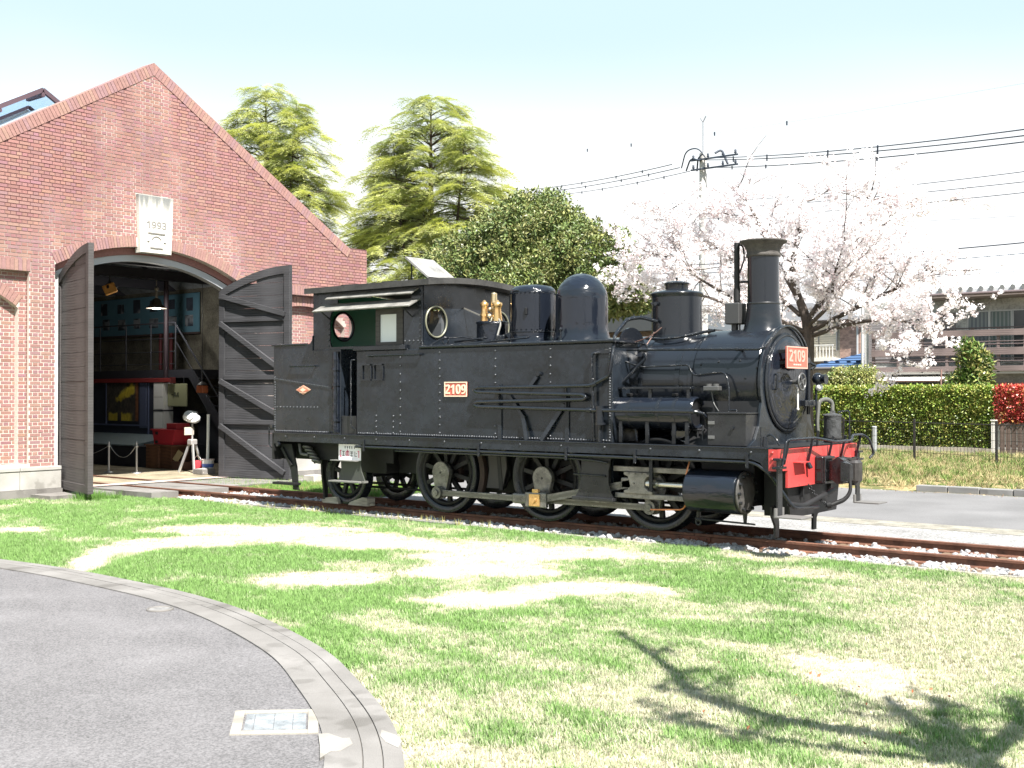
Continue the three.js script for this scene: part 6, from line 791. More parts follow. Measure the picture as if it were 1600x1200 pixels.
// round evergreen tree
{
  const x = -14.3, z = -12, t = thing('evergreen_tree', 'broad dark green evergreen tree with a domed crown behind the boiler', 'tree', [x, -0.15, z]); reseed(61);
  const limbs = [sweep([V(x + 0.2, -0.15, z), V(x, 1.8, z), V(x - 0.1, 3.4, z + 0.1)], u => 0.28 - 0.12 * u, 10)], tips = [];
  const lobes = [[0, 5.75, 0, 1.9, 1.75, 1.9], [-1.9, 5.35, 0.3, 1.55, 1.1, 1.5], [1.7, 5.35, 0.1, 1.65, 1.15, 1.5], [2.6, 4.5, 0.5, 1.25, 0.65, 1.2], [-2.2, 4.35, 0.7, 1.15, 0.75, 1.1], [0.5, 4.6, 1.3, 1.7, 0.85, 1.2], [-0.6, 4.9, -1.3, 1.7, 1.1, 1.3], [-0.2, 6.35, 0, 1.5, 0.95, 1.3], [3.3, 4.35, 0.3, 0.75, 0.42, 0.8], [-2.9, 5.0, 0.3, 0.8, 0.7, 0.9], [-1.0, 3.9, 1.0, 0.9, 0.5, 0.8]];
  for (const [a, b, c] of lobes) limbs.push(sweep([V(x, 3.0, z), V(x + a * 0.4, 3.2 + (b - 3.2) * 0.5, z + c * 0.5), V(x + a, b, z + c)], u => 0.12 * (1 - u) + 0.02, 7));
  const list = []; for (const [a, b, c, rx, ry, rz] of lobes) { const n = Math.round(780 * rx * (ry + rz) / 2); for (let i = 0; i < n; i++) { const d = V(rr(-1, 1), rr(-1, 1), rr(-1, 1)); if (d.length() > 1 || d.length() < 0.1) { i--; continue; } d.normalize(); const k = Math.pow(rnd(), 0.22) * (0.88 + 0.3 * fbm(d.x * 2.4 + a, d.y * 2.4 + d.z * 2.1 + b, 3, 5)), p = V(x + a + d.x * rx * k, b + d.y * ry * k, z + c + d.z * rz * k); if (fbm(p.x * 1.3, p.y * 1.6 + p.z, 2, 41) < 0.33) continue; const w = rnd(), h = rr(0.75, 1.25); list.push([M4(p, rq(), V(1, 1, 1).multiplyScalar(rr(0.8, 1.25))), w < 0.3 ? col(0.2 * h, 0.205 * h, 0.07 * h) : w < 0.6 ? col(0.165 * h, 0.2 * h, 0.055 * h) : col(0.1 * h, 0.145 * h, 0.04 * h)]); } }
  P('trunk', limbs, barkM, t); I('crown', leafCluster(16, 0.13, 0.11, 0.045, 0, 71), leafM(0.45), list, t, { kind: 'stuff' });
}

// flowering cherry
function flowerCluster(sd, n, R) {                               // several five petalled flowers facing all ways
  reseed(sd); const pos = [];
  for (let k = 0; k < n; k++) {
    const d = V(rr(-1, 1), rr(-1, 1), rr(-1, 1)).normalize(), c = d.clone().multiplyScalar(R * rr(0.5, 1)), u = new THREE.Vector3().crossVectors(d, V(0.3, 1, 0.2)).normalize(), w = new THREE.Vector3().crossVectors(d, u), r = rr(0.019, 0.026);
    for (let i = 0; i < 5; i++) { const a = i * 1.2566, pt = (aa, rad, h) => c.clone().addScaledVector(u, Math.cos(aa) * rad).addScaledVector(w, Math.sin(aa) * rad).addScaledVector(d, h), p0 = c, p1 = pt(a - 0.5, r * 0.85, 0.006), p2 = pt(a, r * 1.15, 0.01), p3 = pt(a + 0.5, r * 0.85, 0.006); for (const v of [p0, p1, p2, p0, p2, p3]) pos.push(v.x, v.y, v.z); }
  }
  const g = new THREE.BufferGeometry(); g.setAttribute('position', new THREE.Float32BufferAttribute(pos, 3)); g.computeVertexNormals(); return g;
}
function cherry(name, label, base, limbs, opt) {
  const t = thing(name, label, 'tree', base); reseed(opt.seed); const wood = [], twigs = [], fl = [[], []];
  const put = (p, s) => { const k = rr(0.9, 1.06), q = rnd(); fl[fl[0].length <= fl[1].length ? 0 : 1].push([M4(p, rq(), V(s, s, s)), q < 0.12 ? col(0.8 * k, 0.69 * k, 0.7 * k) : col(0.92 * k, 0.88 * k, 0.88 * k)]); };
  const grow = (p, dir, len, rad, lev) => {
    if (p.x > (opt.maxX ?? 99) || p.y > (opt.maxY ?? 99)) return; const n = 5, pts = [p.clone()], d = dir.clone(); if (p.x > (opt.maxX ?? 99) - 0.35) d.x = -Math.abs(d.x) * 0.5; if (p.y > (opt.maxY ?? 99) - 1) d.y = Math.min(d.y, 0.25); for (let i = 0; i < n; i++) { d.add(V(rr(-0.22, 0.22), rr(-0.16, 0.2), rr(-0.22, 0.22))).normalize(); pts.push(pts[i].clone().addScaledVector(d, len / n)); }
    (lev < 2 ? wood : twigs).push(sweep(pts, u => rad * (1 - 0.75 * u), lev < 1 ? 6 : 4));
    const at = u => { const q = Math.min(n - 1, Math.floor(u * n)); return pts[q].clone().lerp(pts[q + 1], u * n - q); };
    if (opt.flowers) { const m = Math.round(len * (lev === 0 ? 7 : 13) * opt.flowers); for (let i = 0; i < m; i++) put(at(rr(lev ? 0.02 : 0.3, 1)).add(V(rr(-1, 1), rr(-1, 1), rr(-1, 1)).multiplyScalar(0.07)), rr(0.8, 1.35)); }
    if (lev < opt.levels) { const m = Math.round(len * [3.2, 4.2, 4][lev] * opt.dense); for (let i = 0; i < m; i++) { const u = rr(0.2, 1), q = at(u), dd = d.clone().multiplyScalar(0.55).add(V(rr(-1, 1), rr(-0.45, 0.95), rr(-1, 1)).multiplyScalar(0.85)).normalize(); grow(q, dd, len * rr(0.3, 0.62), rad * 0.42, lev + 1); } }
  };
  limbs.forEach((L0, li) => {
    const pts = new THREE.CatmullRomCurve3(L0.pts.map(p => V(...p))).getPoints(18); wood.push(sweep(pts, u => L0.r0 + (L0.r1 - L0.r0) * u, 9));
    if (!li) return; const total = pts.reduce((s, p, i) => i ? s + p.distanceTo(pts[i - 1]) : 0, 0), m = Math.round(total * opt.branches);
    for (let i = 0; i < m; i++) { const u = rr(0.08, 1), q = Math.min(17, Math.floor(u * 18)), p = pts[q].clone().lerp(pts[q + 1], u * 18 - q), tan = pts[q + 1].clone().sub(pts[q]).normalize(), dd = tan.multiplyScalar(0.5).add(V(rr(-1, 1), rr(-0.5, 1.0), rr(-1, 1)).multiplyScalar(0.85)).normalize(); grow(p, dd, opt.len * rr(0.6, 1.3), (L0.r1 + 0.012) * 0.6, 0); }
    if (opt.flowers) for (let i = 0; i < total * 9 * opt.flowers; i++) { const u = rr(0.12, 1), q = Math.min(17, Math.floor(u * 18)); put(pts[q].clone().lerp(pts[q + 1], u * 18 - q).add(V(rr(-1, 1), rr(-1, 1), rr(-1, 1)).multiplyScalar(0.1)), rr(0.8, 1.35)); }
  });
  P('trunk', wood, barkGrey, t); if (twigs.length) P('twigs', twigs, std([0.16, 0.1, 0.085], 0.85), t);
  if (opt.flowers) { const fm = new THREE.MeshPhysicalMaterial({ color: 0xffffff, roughness: 0.8, side: THREE.DoubleSide, transmission: 0.25, thickness: 0 }); [flowerCluster(11, 6, 0.045), flowerCluster(12, 5, 0.05)].forEach((g, i) => I('blossom', g, fm, fl[i], t, { kind: 'stuff' })); }
}
cherry('cherry_tree', 'cherry tree in full pale pink blossom behind the smokebox and chimney', [-6.05, -0.1, -12.05], [
  { pts: [[-6.06, -0.1, -12.05], [-6.1, 1.6, -12.1], [-6.04, 3.43, -12.05], [-6.22, 4.17, -11.91]], r0: 0.2, r1: 0.09 },
  { pts: [[-6.22, 4.1, -11.91], [-6.19, 4.78, -11.54], [-5.96, 5.75, -11.45], [-5.9, 6.3, -11.4]], r0: 0.1, r1: 0.02 },
  { pts: [[-6.09, 3.55, -12.01], [-5.47, 4.12, -11.86], [-5.04, 4.7, -11.56], [-4.65, 5.88, -11.85], [-4.4, 6.5, -11.9]], r0: 0.065, r1: 0.016 },
  { pts: [[-6.03, 3.3, -12.08], [-4.72, 3.82, -11.82], [-3.94, 4.14, -11.8], [-3.4, 4.4, -11.7], [-2.8, 4.65, -11.5]], r0: 0.065, r1: 0.016 },
  { pts: [[-6.0, 3.2, -12.1], [-4.47, 3.45, -11.38], [-3.5, 3.42, -11.1], [-2.75, 3.15, -11.2]], r0: 0.06, r1: 0.014 },
  { pts: [[-6.13, 3.2, -11.99], [-7.49, 3.85, -11.54], [-8.71, 4.3, -11.2], [-10.1, 4.2, -10.74]], r0: 0.055, r1: 0.013 },
  { pts: [[-6.18, 3.7, -11.94], [-7.47, 4.75, -12.18], [-8.58, 5.6, -11.93], [-9.6, 6.5, -11.56]], r0: 0.055, r1: 0.013 },
  { pts: [[-6.22, 4.1, -11.91], [-6.88, 5.17, -12.01], [-7.24, 6.16, -11.71], [-7.6, 6.9, -11.42]], r0: 0.065, r1: 0.014 },
  { pts: [[-6.04, 3.55, -12.05], [-6.0, 4.7, -13.6], [-5.59, 5.6, -14.8], [-5.4, 6.5, -15.5]], r0: 0.065, r1: 0.014 },
  { pts: [[-6.04, 3.43, -12.05], [-4.9, 3.88, -10.7], [-4.48, 4.35, -9.9], [-4.1, 5.1, -9.6]], r0: 0.055, r1: 0.014 },
  { pts: [[-6.1, 3.3, -12.0], [-7.2, 4.0, -10.9], [-8.0, 4.6, -10.2], [-8.6, 5.2, -9.9]], r0: 0.055, r1: 0.014 },
], { seed: 515, len: 1.3, branches: 4.6, levels: 2, dense: 1.0, flowers: 1.35, maxX: -1.95, maxY: 6.9 });
// a garden tree right of the camera; only its shadow shows on the lawn
cherry('garden_tree', 'leafy tree outside the right edge, throwing its branching shadow over the lawn', [5.7, -0.15, 8.55], [
  { pts: [[5.7, -0.15, 8.55], [5.65, 1.5, 8.55], [5.55, 3.0, 8.5]], r0: 0.15, r1: 0.11 },
  { pts: [[5.55, 2.95, 8.5], [5.4, 3.4, 8.5], [5.13, 4.2, 8.76], [4.84, 4.6, 8.68], [4.6, 5.0, 8.3], [3.95, 5.5, 7.62]], r0: 0.11, r1: 0.03 },
  { pts: [[5.55, 2.95, 8.5], [5.65, 3.8, 8.2], [5.7, 4.4, 7.93]], r0: 0.08, r1: 0.03 },
  { pts: [[5.6, 2.9, 8.5], [5.95, 4.0, 8.25], [6.4, 5.0, 8.0]], r0: 0.08, r1: 0.03 },
  { pts: [[5.5, 2.8, 8.5], [5.1, 3.4, 8.9], [4.85, 4.3, 9.2]], r0: 0.05, r1: 0.02 },
  { pts: [[5.6, 2.9, 8.5], [6.4, 4.2, 7.9], [6.85, 5.2, 7.7]], r0: 0.07, r1: 0.03 },
], { seed: 88, len: 0.55, branches: 2.2, levels: 1, dense: 1.0, flowers: 1.2 });

// hedges and shrubs
function hedge(name, label, cat, x0, x1, y0, y1, z0, z1, n, pal, sd, cl) {
  const t = thing(name, label, cat, [(x0 + x1) / 2, y0, (z0 + z1) / 2]); reseed(sd); const list = [];
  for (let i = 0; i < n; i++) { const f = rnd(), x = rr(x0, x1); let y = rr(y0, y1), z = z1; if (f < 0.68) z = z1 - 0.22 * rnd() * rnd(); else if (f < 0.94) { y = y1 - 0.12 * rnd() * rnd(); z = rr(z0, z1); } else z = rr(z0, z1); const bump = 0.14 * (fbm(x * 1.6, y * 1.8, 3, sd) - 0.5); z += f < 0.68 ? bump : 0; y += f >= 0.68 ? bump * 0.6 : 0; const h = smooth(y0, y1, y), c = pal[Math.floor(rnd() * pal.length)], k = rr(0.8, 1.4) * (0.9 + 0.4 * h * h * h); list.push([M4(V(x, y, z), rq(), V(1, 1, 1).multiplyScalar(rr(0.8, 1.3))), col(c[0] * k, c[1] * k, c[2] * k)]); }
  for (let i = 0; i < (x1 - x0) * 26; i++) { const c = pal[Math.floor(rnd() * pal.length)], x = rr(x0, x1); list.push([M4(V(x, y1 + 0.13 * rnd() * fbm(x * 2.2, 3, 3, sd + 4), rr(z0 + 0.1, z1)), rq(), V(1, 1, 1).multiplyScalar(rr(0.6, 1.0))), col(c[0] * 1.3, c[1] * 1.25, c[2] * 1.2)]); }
  P('branches', bb(x0 + 0.12, x1 - 0.12, y0 + 0.05, y1 - 0.14, z0 + 0.1, z1 - 0.2), std([0.03, 0.035, 0.015], 0.95), t); I('foliage', cl, leafM(0.4), list, t, { kind: 'stuff' }); return t;
}
const hedgeCl = leafCluster(11, 0.085, 0.085, 0.045, 0, 81), greenPal = [[0.12, 0.18, 0.03], [0.15, 0.21, 0.035], [0.2, 0.23, 0.045], [0.085, 0.135, 0.022], [0.27, 0.26, 0.07]];
hedge('clipped_hedge', 'long clipped green hedge beyond the wire fence', 'hedge', -13.5, -4.62, 0.17, 1.98, -23.0, -22.0, 9000, greenPal, 91, hedgeCl);
hedge('red_hedge', 'red leaved hedge above the brown slatted fence at the right edge', 'hedge', -4.5, -1.5, 0.95, 2.0, -22.9, -22.0, 2600, [[0.4, 0.05, 0.04], [0.32, 0.035, 0.035], [0.45, 0.1, 0.08], [0.25, 0.05, 0.03], [0.3, 0.16, 0.05]], 92, hedgeCl);
function bush(name, label, lobes, pal, sd, cl, stem, per = 420) {
  const [x, , z] = lobes[0], t = thing(name, label, 'shrub', [x, -0.1, z]); reseed(sd); const list = [];
  for (const [a, b, c, rx, ry, rz] of lobes) for (let i = 0; i < per * rx * (ry + rz); i++) { const d = V(rr(-1, 1), rr(-0.8, 1), rr(-1, 1)).normalize(), k = Math.pow(rnd(), 0.25) * (0.88 + 0.28 * fbm(d.x * 3 + a, d.y * 3 + d.z * 2, 3, sd)), c2 = pal[Math.floor(rnd() * pal.length)], h = rr(0.75, 1.3); list.push([M4(V(a + d.x * rx * k, b + d.y * ry * k, c + d.z * rz * k), rq(), V(1, 1, 1).multiplyScalar(rr(0.8, 1.3))), col(c2[0] * h, c2[1] * h, c2[2] * h)]); }
  P('stem', lobes.map(([a, b, c]) => sweep([V(x, -0.1, z), V((x + a) / 2, b * 0.5, (z + c) / 2), V(a, b, c)], u => 0.05 * (1 - u) + 0.012, 6)), barkM, t); I('foliage', cl, leafM(0.4), list, t, { kind: 'stuff' });
}
bush('round_shrub', 'rounded yellow green shrub showing above the hedge right of the smokebox', [[-9.55, 2.05, -23.6, 1.08, 0.72, 0.7]], [[0.2, 0.23, 0.06], [0.26, 0.26, 0.08], [0.12, 0.17, 0.04], [0.3, 0.29, 0.12]], 93, hedgeCl, 1, 700);
bush('tall_shrub', 'tall shrub with large glossy leaves standing above the hedge before the balcony', [[-5.6, 2.35, -23.5, 0.5, 0.42, 0.4], [-5.5, 2.85, -23.5, 0.4, 0.3, 0.3], [-5.75, 3.15, -23.5, 0.32, 0.34, 0.3], [-6.0, 2.25, -23.4, 0.3, 0.2, 0.3]], [[0.09, 0.16, 0.03], [0.16, 0.21, 0.05], [0.06, 0.1, 0.02], [0.3, 0.29, 0.1]], 94, leafCluster(9, 0.09, 0.17, 0.06, 0, 83), 1, 380);
// low concrete wall under the hedge, the slatted fence beyond its post
S('retaining_wall', [bb(-14, -4.62, -0.3, 0.2, -22.1, -21.85)], std([0.5, 0.47, 0.42], 0.9, { map: concT }));
{ const t = thing('concrete_post', 'white concrete post where the green hedge ends', 'post', [-4.55, -0.2, -21.9]); P('shaft', rb(-4.62, -4.49, -0.2, 1.02, -21.98, -21.84, 0.012), std([0.6, 0.58, 0.55], 0.9), t); P('cap', rb(-4.64, -4.47, 1.02, 1.05, -22.0, -21.82, 0.008), std([0.6, 0.58, 0.55], 0.9), t);
  const f = thing('slatted_fence', 'low brown slatted fence under the red leaved hedge', 'fence', [-3.4, 0, -21.95]); const bm = std([0.16, 0.115, 0.095], 0.8, { map: rep(tWood, 1, 1) });
  for (let i = 0; i < 18; i++) P('slat', rb(-4.4 + i * 0.165, -4.26 + i * 0.165, 0.07, 0.97, -21.96, -21.94, 0.004), bm, f); P('rail', [bb(-4.42, -1.4, 0.25, 0.32, -21.99, -21.962), bb(-4.42, -1.4, 0.75, 0.82, -21.99, -21.962)], bm, f); P('base', bb(-4.48, -1.4, -0.3, 0.068, -22.05, -21.85), concM, f); }
{ // wire mesh fence
  const t = thing('wire_fence', 'black steel wire mesh fence on slim posts in front of the hedge', 'fence', [-5.4, -0.1, -17.5]); const bl = std([0.018, 0.016, 0.016], 0.6);
  const A = V(-5.38, -0.08, -17.46), B = V(-2.96, -0.08, -16.44), d = B.clone().sub(A), pos = k => A.clone().addScaledVector(d, k);
  for (const k of [-2, -1, 0, 1, 2]) { const p = pos(k); const po = P('post', rb(p.x - 0.03, p.x + 0.03, -0.2, 1.14, p.z - 0.03, p.z + 0.03, 0.008), bl, t); P('post_base', rb(p.x - 0.1, p.x + 0.1, -0.2, -0.03, p.z - 0.1, p.z + 0.1, 0.02), concM, po); }
  for (let k = -2; k < 2; k++) { const p = pos(k), q = pos(k + 1), w = []; for (let i = 1; i < 24; i++) { const m = p.clone().lerp(q, i / 24); w.push(rod([m.x, 0.02, m.z], [m.x, 1.08, m.z], 0.0045, 0.0045, 4, true)); } for (let j = 0; j < 6; j++) w.push(rod([p.x, 0.04 + j * 0.2, p.z], [q.x, 0.04 + j * 0.2, q.z], j === 5 ? 0.014 : 0.005, j === 5 ? 0.014 : 0.005, 4, true)); P('mesh_panel', w, bl, t); }
  const s = thing('steel_post', 'short grey galvanised steel post standing behind the wire fence', 'post', [-7.5, -0.05, -20.3]); P('tube', rod([-7.58, -0.15, -20.31], [-7.58, 0.82, -20.31], 0.075, 0.075, 18), std([0.42, 0.44, 0.46], 0.45, { metalness: 0.5 }), s); P('cap', lathe([[0.08, 0], [0.08, 0.02], [0, 0.03]], -7.58, 0.82, -20.31, 18), std([0.4, 0.42, 0.44], 0.45, { metalness: 0.5 }), s); }
{ // kerb stones by the road
  const k = new THREE.Group(); k.name = 'road_kerb'; k.userData.kind = 'structure'; scene.add(k); reseed(14);
  for (let i = 0; i < 7; i++) P('kerbstone', rb(-2.55 + i * 0.62, -1.945 + i * 0.62, -0.3, -0.01 + rr(-0.015, 0.01), -9.6, -9.38, 0.015), std(g3(rr(0.22, 0.36)), 0.95, { map: concT }), k);
  reseed(15); const lv = []; const lg = leafCluster(1, 0.005, 0.06, 0.03, 0, 3); for (let i = 0; i < 900; i++) { const z = rr(-10.2, -8.9), x = rr(-6, 3.5); lv.push([M4(V(x, (z > -9.38 ? -0.135 : -0.05), z), rq(), V(1, 1, 1).multiplyScalar(rr(0.4, 1))), rnd() < 0.5 ? col(0.3, 0.17, 0.09) : col(0.4, 0.32, 0.2)]); }
  const lf = I('dry_leaves', lg, leafM(0.8), lv, scene, { kind: 'stuff' }); tag(lf, 'dry brown leaves along the edge of the back road', 'leaves');
  reseed(25); const l2 = []; for (let i = 0; i < 16; i++) l2.push([M4(V(rr(1.4, 3.6), GY + 0.03, rr(6.2, 7.9)), rq(), V(1, 1, 1).multiplyScalar(rr(0.5, 0.9))), col(0.3, 0.1, 0.04)]); for (let i = 0; i < 260; i++) l2.push([M4(V(rr(-9, 3.5), GY + 0.025, rr(1.1, 7)), rq(), V(1, 1, 1).multiplyScalar(rr(0.15, 0.3))), col(0.8, 0.72, 0.72)]);
  const lf2 = I('fallen_leaves', lg, leafM(0.8), l2, scene, { kind: 'stuff' }); tag(lf2, 'a few red brown leaves and pale petals lying on the lawn', 'leaves');
  reseed(16); const tuft = leafCluster(26, 0.05, 0.16, 0.012, -0.9, 8), tv = []; for (let i = 0; i < 5200; i++) { const z = -9.7 - 12 * Math.pow(rnd(), 0.8), x = rr(-13, 5), q = rnd() < 0.45, k2 = rr(0.8, 1.2), s = rr(0.6, 1.3), t = smooth(-9.4, -12.5, z); tv.push([M4(V(x, -0.13 + 0.1 * t, z), eul(0, rr(0, 6.28), 0), V(s, s, s)), q ? col(0.13 * k2, 0.19 * k2, 0.045 * k2) : col(0.34 * k2, 0.29 * k2, 0.15 * k2)]); }
  const tg = I('bank_grass', tuft, leafM(0.85), tv, scene, { kind: 'stuff' }); tag(tg, 'patchy dry and green grass on the bank before the wire fence', 'grass');
  reseed(17); const gv = []; for (let i = 0; i < 2600; i++) { const x = rr(-15, -10), z = rr(-3.6, -0.95), k2 = rr(0.8, 1.2), s = rr(0.4, 0.9); gv.push([M4(V(x, -0.13, z), eul(0, rr(0, 6.28), 0), V(s, s, s)), rnd() < 0.8 ? col(0.11 * k2, 0.22 * k2, 0.035 * k2) : col(0.3 * k2, 0.28 * k2, 0.12 * k2)]); }
  const gg = I('yard_grass', tuft, leafM(0.85), gv, scene, { kind: 'stuff' }); tag(gg, 'green grass on the far side of the track by the shed', 'grass');
}
{ // low wall and block beside the shed
  const t = thing('low_wall', 'low white concrete wall with a rusty pipe running beside the shed', 'wall', [-18, 0, -6.9]); P('wall', rb(-30, -14.6, -0.2, 0.62, -7.4, -7.15, 0.01), std([0.62, 0.6, 0.55], 0.9, { map: concT }), t); P('pipe', rod([-28, 0.06, -7.05], [-14.7, 0.06, -7.05], 0.05), rustM, t); P('pipe_block', rb(-16.6, -16.1, -0.2, 0.2, -7.14, -6.8, 0.02), concM, t);
}
/* houses */
function house(name, label, x, y, z) { return thing(name, label, 'house', [x, y, z]); }
const wallW = std([0.62, 0.62, 0.6], 0.9, { map: rep(tTone, 0.25, 0.25) }), brownP = std([0.27, 0.205, 0.195], 0.75, { map: rep(tWood, 0.4, 1.2) }), darkG = std([0.055, 0.06, 0.068], 0.12), alu = std([0.45, 0.45, 0.45], 0.4, { metalness: 0.4 });
{
  const h = house('balcony_house', 'two storey white house with a brown plank balcony behind the hedge', -5, -0.2, -33); const F = -29.8;
  P('wall', [bb(-11.6, 6, -0.2, 5.35, -38, F)], wallW, h);
  P('roof', [extX([[F + 1.0, 5.45], [F + 1.0, 5.6], [-34, 7.6], [-34, 7.45]], -8.9, 7), extX([[-39, 5.45], [-39, 5.6], [-34, 7.6], [-34, 7.45]], -8.9, 7)], std([0.5, 0.51, 0.53], 0.6), h);
  P('eave_fascia', [bb(-8.8, 7, 5.32, 5.47, F + 0.96, F + 1.04), bb(-8.9, 7, 5.28, 5.33, F + 0.02, F + 0.95)], std([0.2, 0.17, 0.16], 0.7), h); P('eave_tile', Array.from({ length: 42 }, (_, i) => rod([-8.7 + i * 0.36, 5.6, F + 1.06], [-8.7 + i * 0.36, 5.75, F + 0.6], 0.09, 0.09, 8)), std([0.5, 0.51, 0.52], 0.6), h);
  P('gutter', rod([-9, 5.42, F + 1.14], [7, 5.38, F + 1.14], 0.06), std([0.12, 0.09, 0.09], 0.5), h);
  for (const [i, x0] of [-7.68, -6.9, -6.1, -5.3].entries()) { const w = P('window', [bb(x0, x0 + 0.04, 2.95, 4.86, F + 0.005, F + 0.06), bb(x0 + 0.74, x0 + 0.78, 2.95, 4.86, F + 0.005, F + 0.06), bb(x0 + 0.04, x0 + 0.74, 4.82, 4.86, F + 0.005, F + 0.06), bb(x0 + 0.04, x0 + 0.74, 2.95, 2.99, F + 0.005, F + 0.06)], alu, h); P('pane', bb(x0 + 0.04, x0 + 0.74, 2.99, 4.82, F + 0.01, F + 0.025), i === 1 ? std([0.12, 0.16, 0.155], 0.15) : i === 0 ? std([0.15, 0.17, 0.19], 0.15) : darkG, w); P('curtain', Array.from({ length: 5 }, (_, j) => bb(x0 + 0.06 + j * 0.14, x0 + 0.12 + j * 0.14, 3.0, 4.8, F + 0.026, F + 0.028)), i < 2 ? std([0.2, 0.22, 0.23], 0.4) : darkG, w); }
  P('shutter', Array.from({ length: 18 }, (_, i) => bb(-11.4, -9.0, 3.05 + i * 0.1, 3.135 + i * 0.1, F + 0.005, F + 0.05)), std([0.24, 0.22, 0.225], 0.7), h); P('shutter', Array.from({ length: 18 }, (_, i) => bb(-8.9, -8.1, 3.05 + i * 0.1, 3.135 + i * 0.1, F + 0.005, F + 0.05)), std([0.19, 0.17, 0.17], 0.7), h);
  const bz = -29.0; P('balcony_floor', bb(-11.0, 6, 2.55, 2.7, F + 0.001, bz - 0.03), std([0.45, 0.43, 0.4], 0.9), h);
  for (const [y0, y1] of [[3.9, 4.13], [3.22, 3.48], [2.64, 2.83]]) P('balcony_plank', rb(-11.0, 6, y0, y1, bz - 0.02, bz + 0.02, 0.005), brownP, h); P('balcony_rail', [3.0, 3.1, 3.6, 3.7, 4.2].map(y => rod([-11, y, bz - 0.04], [6, y, bz - 0.04], 0.022, 0.022, 8)), std([0.1, 0.075, 0.075], 0.6), h);
  for (const x of [-10.95, -10.0, -9.1, -8.2, -7.3, -6.4, -5.5, -4.6, -3.7]) P('balcony_post', rb(x - 0.05, x + 0.05, 2.6, 4.2, bz - 0.13, bz - 0.03, 0.006), brownP, h);
  P('awning', extX([[bz + 0.7, 2.28], [bz + 0.7, 2.31], [F + 0.05, 2.57], [F + 0.05, 2.54]], -10.6, -8.28), std([0.78, 0.77, 0.74], 0.8), h); P('awning_frame', [bb(-10.7, -8.1, 2.56, 2.62, F + 0.01, F + 0.12), rod([-8.22, 0.5, bz + 0.7], [-8.22, 2.7, bz + 0.5], 0.03), rod([-10.6, 2.29, bz + 0.7], [-8.28, 2.29, bz + 0.7], 0.025)], std([0.2, 0.12, 0.1], 0.6), h);
  P('garden_door', bb(-10.6, -8.3, 0.1, 2.25, F + 0.005, F + 0.04), darkG, h); P('ledge', bb(-8.1, -5.0, 2.15, 2.25, F + 0.005, F + 0.3), brownP, h); P('side_pipe', rod([-11.65, 0, F + 0.06], [-11.65, 5.3, F + 0.06], 0.05), std([0.4, 0.4, 0.4], 0.5), h);
}
{
  const h = house('blue_roof_house', 'low house with a blue sheet metal roof between the shrub and the beige house', -14.5, -0.2, -33); const bl = std([0.075, 0.14, 0.27], 0.4, { metalness: 0.2 });
  P('wall', bb(-14.6, -12.0, -0.2, 2.86, -36, -32.4), std([0.55, 0.52, 0.47], 0.9), h);
  const hv = (...t) => { const g = new THREE.BufferGeometry(); g.setAttribute('position', new THREE.Float32BufferAttribute(t.flat(2), 3)); g.computeVertexNormals(); return g; }, eA = [-15.0, 2.93, -32.0], eB = [-8, 2.93, -32.0], eC = [-8, 2.93, -36.4], eD = [-15.0, 2.93, -36.4], rA = [-12.75, 3.72, -34.2], rB = [-8, 3.72, -34.2];
  const rf = P('roof', [hv([eA, eB, rB], [eA, rB, rA]), hv([eC, eD, rA], [eC, rA, rB]), hv([eD, eA, rA])], bl, h);
  P('seam', Array.from({ length: 7 }, (_, i) => { const k = (i + 0.5) / 7.2; return bar([eA[0] + 2.25 * k, eA[1] + 0.79 * k + 0.02, eA[2] - 2.2 * k], [-8, eA[1] + 0.79 * k + 0.02, eA[2] - 2.2 * k], 0.03, 0.03); }), std([0.05, 0.09, 0.18], 0.5), rf); P('gutter', rod([-15.1, 2.88, -31.95], [-8, 2.88, -31.95], 0.07), std([0.12, 0.11, 0.11], 0.5), h);
  for (const x of [-14.4, -13.9, -13.4, -13.0]) P('snow_guard', extX([[-32.5, 3.11], [-32.45, 3.22], [-32.6, 3.17]], x, x + 0.16), std([0.03, 0.05, 0.09], 0.5), h);
}
{
  const h = house('beige_house', 'beige house with closed shutters and a small railed balcony behind the cherry', -17, -0.2, -38); const bg = std([0.55, 0.5, 0.42], 0.9, { map: rep(tTone, 0.3, 0.3) });
  P('wall', bb(-25, -14.4, -0.2, 5.2, -44, -36.6), bg, h); P('roof', extZ([[-25.5, 5.2], [-14, 5.2], [-16.5, 6.0], [-23, 6.0]], -44.5, -36.1), std([0.33, 0.33, 0.35], 0.7), h);
  for (const x of [-17.2, -16.35]) { const w = P('shutter', Array.from({ length: 12 }, (_, i) => bb(x, x + 0.8, 3.85 + i * 0.1, 3.935 + i * 0.1, -36.595, -36.54)), std([0.58, 0.52, 0.42], 0.7), h); P('frame', [bb(x - 0.04, x, 3.8, 5.1, -36.59, -36.52), bb(x + 0.8, x + 0.84, 3.8, 5.1, -36.59, -36.52)], alu, w); }
  const br = P('brick_panel', bb(-15.35, -14.39, 0, 5.3, -36.595, -36.5), std([0.5, 0.33, 0.26], 0.9, { map: rep(tTone, 1, 2) }), h); P('downpipe', rod([-14.5, 0, -36.4], [-14.5, 5.5, -36.4], 0.05), alu, h);
  P('balcony', [bb(-18.5, -15.3, 3.3, 3.45, -36.595, -35.6), bb(-18.5, -15.3, 4.0, 4.05, -35.65, -35.6), ...Array.from({ length: 22 }, (_, i) => bb(-18.5 + i * 0.15, -18.47 + i * 0.15, 3.45, 4.0, -35.64, -35.61))], std([0.62, 0.6, 0.56], 0.8), h);
}
